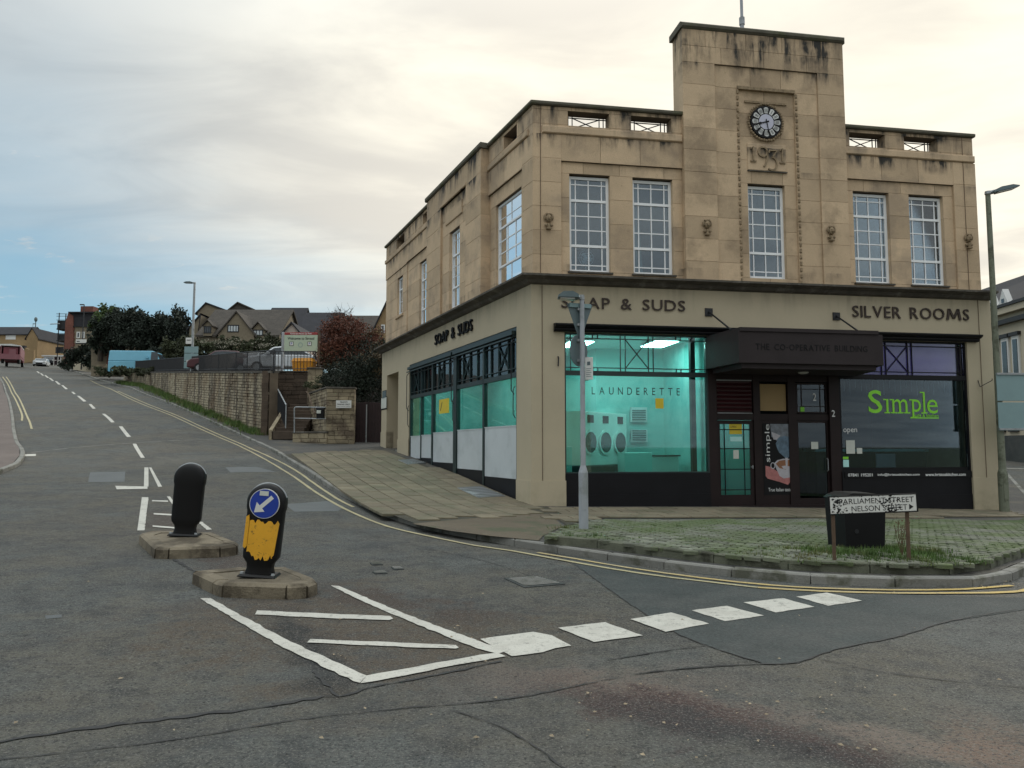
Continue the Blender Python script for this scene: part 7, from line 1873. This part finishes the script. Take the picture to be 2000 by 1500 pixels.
# buildings across the junction, mirrored in the shop glass
mb_ = thing('terrace_building', 'pale terrace with rows of windows, seen only mirrored in the launderette glass', 'building', TR(4, -22, 0))
q = MB(); q.prism([(-12, -1), (18, -1), (18, 6.6), (10, 6.6), (6, 9.2), (2, 6.6), (-12, 6.6)], -24, -16); q.build('wall', M['creamrender'], None, mb_)
q = MB(); q.box(-12.3, 18.3, -24.3, -15.7, 6.62, 7.3); q.build('roof', M['slate'], None, mb_)
for z in (1.2, 4.2):
    for k in range(9): q = MB(); q.box(-10.5 + k * 3.1, -9.2 + k * 3.1, -16, -15.93, z, z + 1.6); q.build('window', M['glassdark'], None, mb_)

# ------------------------------------------------------------------ trees and hedges
def leafcloud(blobs, n, size, seed=1, gap=.0, droop=0.0):
    rr = random.Random(seed); tot = sum(b[3] * b[4] * b[5] for b in blobs) ** 1; m_ = MB(); vs, fs = [], []
    wts = [(b[3] * b[4] * b[5]) ** .67 for b in blobs]; W_t = sum(wts)
    for b, w in zip(blobs, wts):
        k = int(n * w / W_t); clumps = [Vector((rr.gauss(0, 1), rr.gauss(0, 1), rr.gauss(0, 1))).normalized() * rr.uniform(.45, 1.0) for _ in range(max(5, k // 45))]
        for _ in range(k):
            c = rr.choice(clumps); q = c + Vector((rr.gauss(0, .16), rr.gauss(0, .16), rr.gauss(0, .16)))
            p = Vector((b[0] + q.x * b[3], b[1] + q.y * b[4], b[2] + q.z * b[5])); s = size * rr.uniform(.5, 1.4)
            a = Vector((rr.gauss(0, 1), rr.gauss(0, 1), rr.gauss(0, .7))).normalized(); e = a.orthogonal().normalized(); e = Matrix.Rotation(rr.uniform(0, 6.28), 3, a) @ e; f_ = a.cross(e)
            o = len(vs); vs += [p - e * s, p - f_ * s * .5, p + e * s, p + f_ * s * .5]; fs.append((o, o + 1, o + 2, o + 3))
    m_.add(vs, fs); return m_
def tree(name, label, x, y, z, blobs, n, size, m, seed, trunk_h=2.0, tr_=.16, cat='tree', group=None, limbs=7, parts=None):
    Q = TR(x, y, z); t = thing(name, label, cat, Q, group); rr = random.Random(seed)
    q = MB(); q.cyl((0, 0, -.3), (rr.uniform(-.1, .1), 0, trunk_h), tr_, tr_ * .6, 8)
    q.build('trunk', M['bark'], Q, t)
    q = MB()
    for k in range(limbs):
        b = blobs[k % len(blobs)]; e = Vector((b[0] + rr.uniform(-.8, .8) * b[3], b[1], b[2] + rr.uniform(0, .9) * b[5])); s = Vector((0, 0, trunk_h * rr.uniform(.6, 1))); mid = s.lerp(e, .5) + Vector((0, 0, .2 * b[5]))
        q.cyl(s, mid, tr_ * .4, tr_ * .22, 5); q.cyl(mid, e, tr_ * .22, tr_ * .05, 5)
    q.build('limbs', M['bark'], Q, t)
    leafcloud(blobs, n, size, seed).build('crown', M[m], Q, t)
    for mm, bl, nn in (parts or []): leafcloud(bl, nn, size, seed + 5).build('crown', M[mm], Q, t)
    return t
# dark evergreens on the left skyline
def evg(u, vtop, vbot, halfu, Y, n, seed, label, m='foliage_dark'):
    p = at(u, vbot, Y); zt = at(u, vtop, Y).z; H = zt - p.z; r = halfu / 1485 * Y; rr = random.Random(seed)
    bl = [(rr.uniform(-.5, .5) * r, rr.uniform(-.5, .5) * r, H * rr.uniform(.35, .85), r * rr.uniform(.45, .7), r * .6, H * rr.uniform(.16, .30)) for _ in range(9)]
    tree('evergreen_tree', label, p.x, p.y, p.z, bl, n, .17, m, seed, H * .5, .3, group='dark evergreens on the skyline')
evg(206, 600, 690, 30, 84, 3800, 11, 'evergreen tree with a lighter green top next to the red brick house', 'foliage_lime'); evg(196, 622, 700, 28, 82.5, 4200, 12, 'dark evergreen in front of the lighter green topped tree'); evg(238, 604, 712, 42, 83, 8500, 13, 'dark evergreen in the middle of the skyline group')
evg(286, 603, 715, 46, 82, 9500, 14, 'broad dark evergreen right of the middle of the skyline group'); evg(334, 608, 718, 42, 81, 8500, 15, 'dark evergreen nearest the uphill lamp post in the skyline group')
def hedge(name, label, u0, u1, vt, vb, Y, n, m, seed, D=1.5, size=.10, cat='hedge', Y2=None):
    Y2 = Y2 or Y; a = at(u0, vb, Y); c = at(u1, vb, Y2); rr = random.Random(seed); k = max(3, int(abs(c.x - a.x) / 1.3)); bl = []
    for i in range(k + 1):
        f = i / k; yy = Y + (Y2 - Y) * f; h = at(500, vt, yy).z - at(500, vb, yy).z
        bl.append((a.x + (c.x - a.x) * f, yy, at(500, vb, yy).z + h * rr.uniform(.42, .55), .95, D * .6, h * rr.uniform(.42, .6)))
    return leafcloud(bl, n, size, seed).build(name, M[m], None, None, label=label, cat=cat)
hedge('hedge', 'long bushy hedge behind the car park railings below the stone tiled house', 335, 552, 657, 702, 64, 11000, 'foliage_mid', 31, size=.13)
hedge('hedge', 'dark bushes on the slope between the evergreens and the blue van', 300, 372, 672, 722, 76, 5000, 'foliage_dark', 32, size=.16)
hedge('bush', 'dark bush in front of the garden wall below the red brick house', 142, 190, 675, 712, 92, 3500, 'foliage_dark', 33, size=.18, cat='bush')
hedge('bush', 'low dark shrubs at the foot of the railings beside the blue van', 205, 300, 716, 735, 73, 3000, 'foliage_mid', 34, size=.13, cat='bush', Y2=64)
hedge('bush', 'narrow dark shrub at the roadside left of the garden wall', 126, 134, 699, 722, 100, 500, 'foliage_dark', 35, size=.2, cat='bush')
# seed heads and ivy
q = leafcloud([(at(u, v, 63).x, 63, at(u, v, 63).z, 1.6, .6, .35) for u, v in ((410, 668), (440, 672), (470, 668), (505, 672), (530, 668))], 420, .07, 44); q.build('seed_heads', M['pale_flower'], None, None, label='pale dry seed heads scattered on the long hedge', cat='seed heads', kind='stuff')
# russet tree and the dark shrubs by the building
p = at(672, 800, 40.5)
bl = [(at(u, v, 40.5).x - p.x, 0 + o, at(u, v, 40.5).z - p.z, r, r, r * .8) for u, v, o, r in ((642, 655, .6, .9), (660, 640, .5, 1.0), (685, 648, 0, 1.1), (710, 660, .6, 1.0), (648, 690, .3, 1.1), (672, 690, 0, 1.2), (728, 675, .4, .8))]
bl2 = [(at(u, v, 40.2).x - p.x, 0 + o, at(u, v, 40.2).z - p.z, r, r, r * .9) for u, v, o, r in ((665, 735, -.3, 1.4), (648, 742, .2, 1.0), (705, 700, -.4, 1.3), (718, 735, -.8, 1.3), (690, 760, -.9, 1.4))]
tree('russet_tree', 'autumn russet tree with brown lower branches behind the stone pier', p.x, 40.5, p.z, bl, 12000, .06, 'foliage_red', 51, 2.4, .14, parts=[('foliage_brown', bl2[:2] + bl[3:5], 3500), ('foliage_dark', bl2, 8000)])
q = MB(); rr = random.Random(8)
for _ in range(26):
    a = at(rr.uniform(640, 672), 640, 40.6); e = at(rr.uniform(638, 692), rr.uniform(600, 622), 40.6); q.cyl(a, e, .018, .006, 4)
    for _ in range(3): f = a.lerp(e, rr.uniform(.4, .9)); q.cyl(f, f + Vector((rr.uniform(-.4, .4), 0, rr.uniform(.2, .6))), .008, .004, 4)
q.build('twigs', M['bark'], None, bpy.data.objects['russet_tree'])
p = at(715, 860, 35.0); bl = [(at(u, v, 35).x - p.x, o, at(u, v, 35).z - p.z, r, r * .7, r) for u, v, o, r in ((705, 735, .3, 1.0), (730, 720, .4, .9), (725, 760, .2, .9), (660, 745, .6, .9), (690, 765, .2, .8), (740, 690, .8, .8), (640, 750, .8, .6))]
tree('dark_shrub', 'dense dark green shrub filling the gap above the boarded gate', p.x, 35.0, p.z, bl, 12000, .055, 'foliage_dark', 52, 1.5, .08, cat='shrub', parts=[('foliage_brown', [bl[5], bl[1]], 1500)])
q = leafcloud([(at(u, v, 36.5).x, 36.5, at(u, v, 36.5).z, .5, .3, .22) for u, v in ((612, 752), (625, 758), (640, 752), (632, 742))], 1800, .04, 61); q.build('ivy', M['foliage_mid'], None, None, label='ivy trailing over the top of the stair wall behind the stone pier', cat='ivy')
# weeds at the foot of the long wall
ws = []; rr = random.Random(77)
for _ in range(330):
    s = rr.uniform(0, Lw); p = wpt(s); q_ = p + Vector((-1, -.7)) * rr.uniform(.05, .55) * (1 if s > 8 else .6); ws.append((q_.x, q_.y, rr.uniform(.5, 2.4)))
tufts('undergrowth', ws, M['grass'], 'rough grass and weeds at the foot of the long stone wall', n=30, h=.22, w=.035, spread=.2, off=KH)
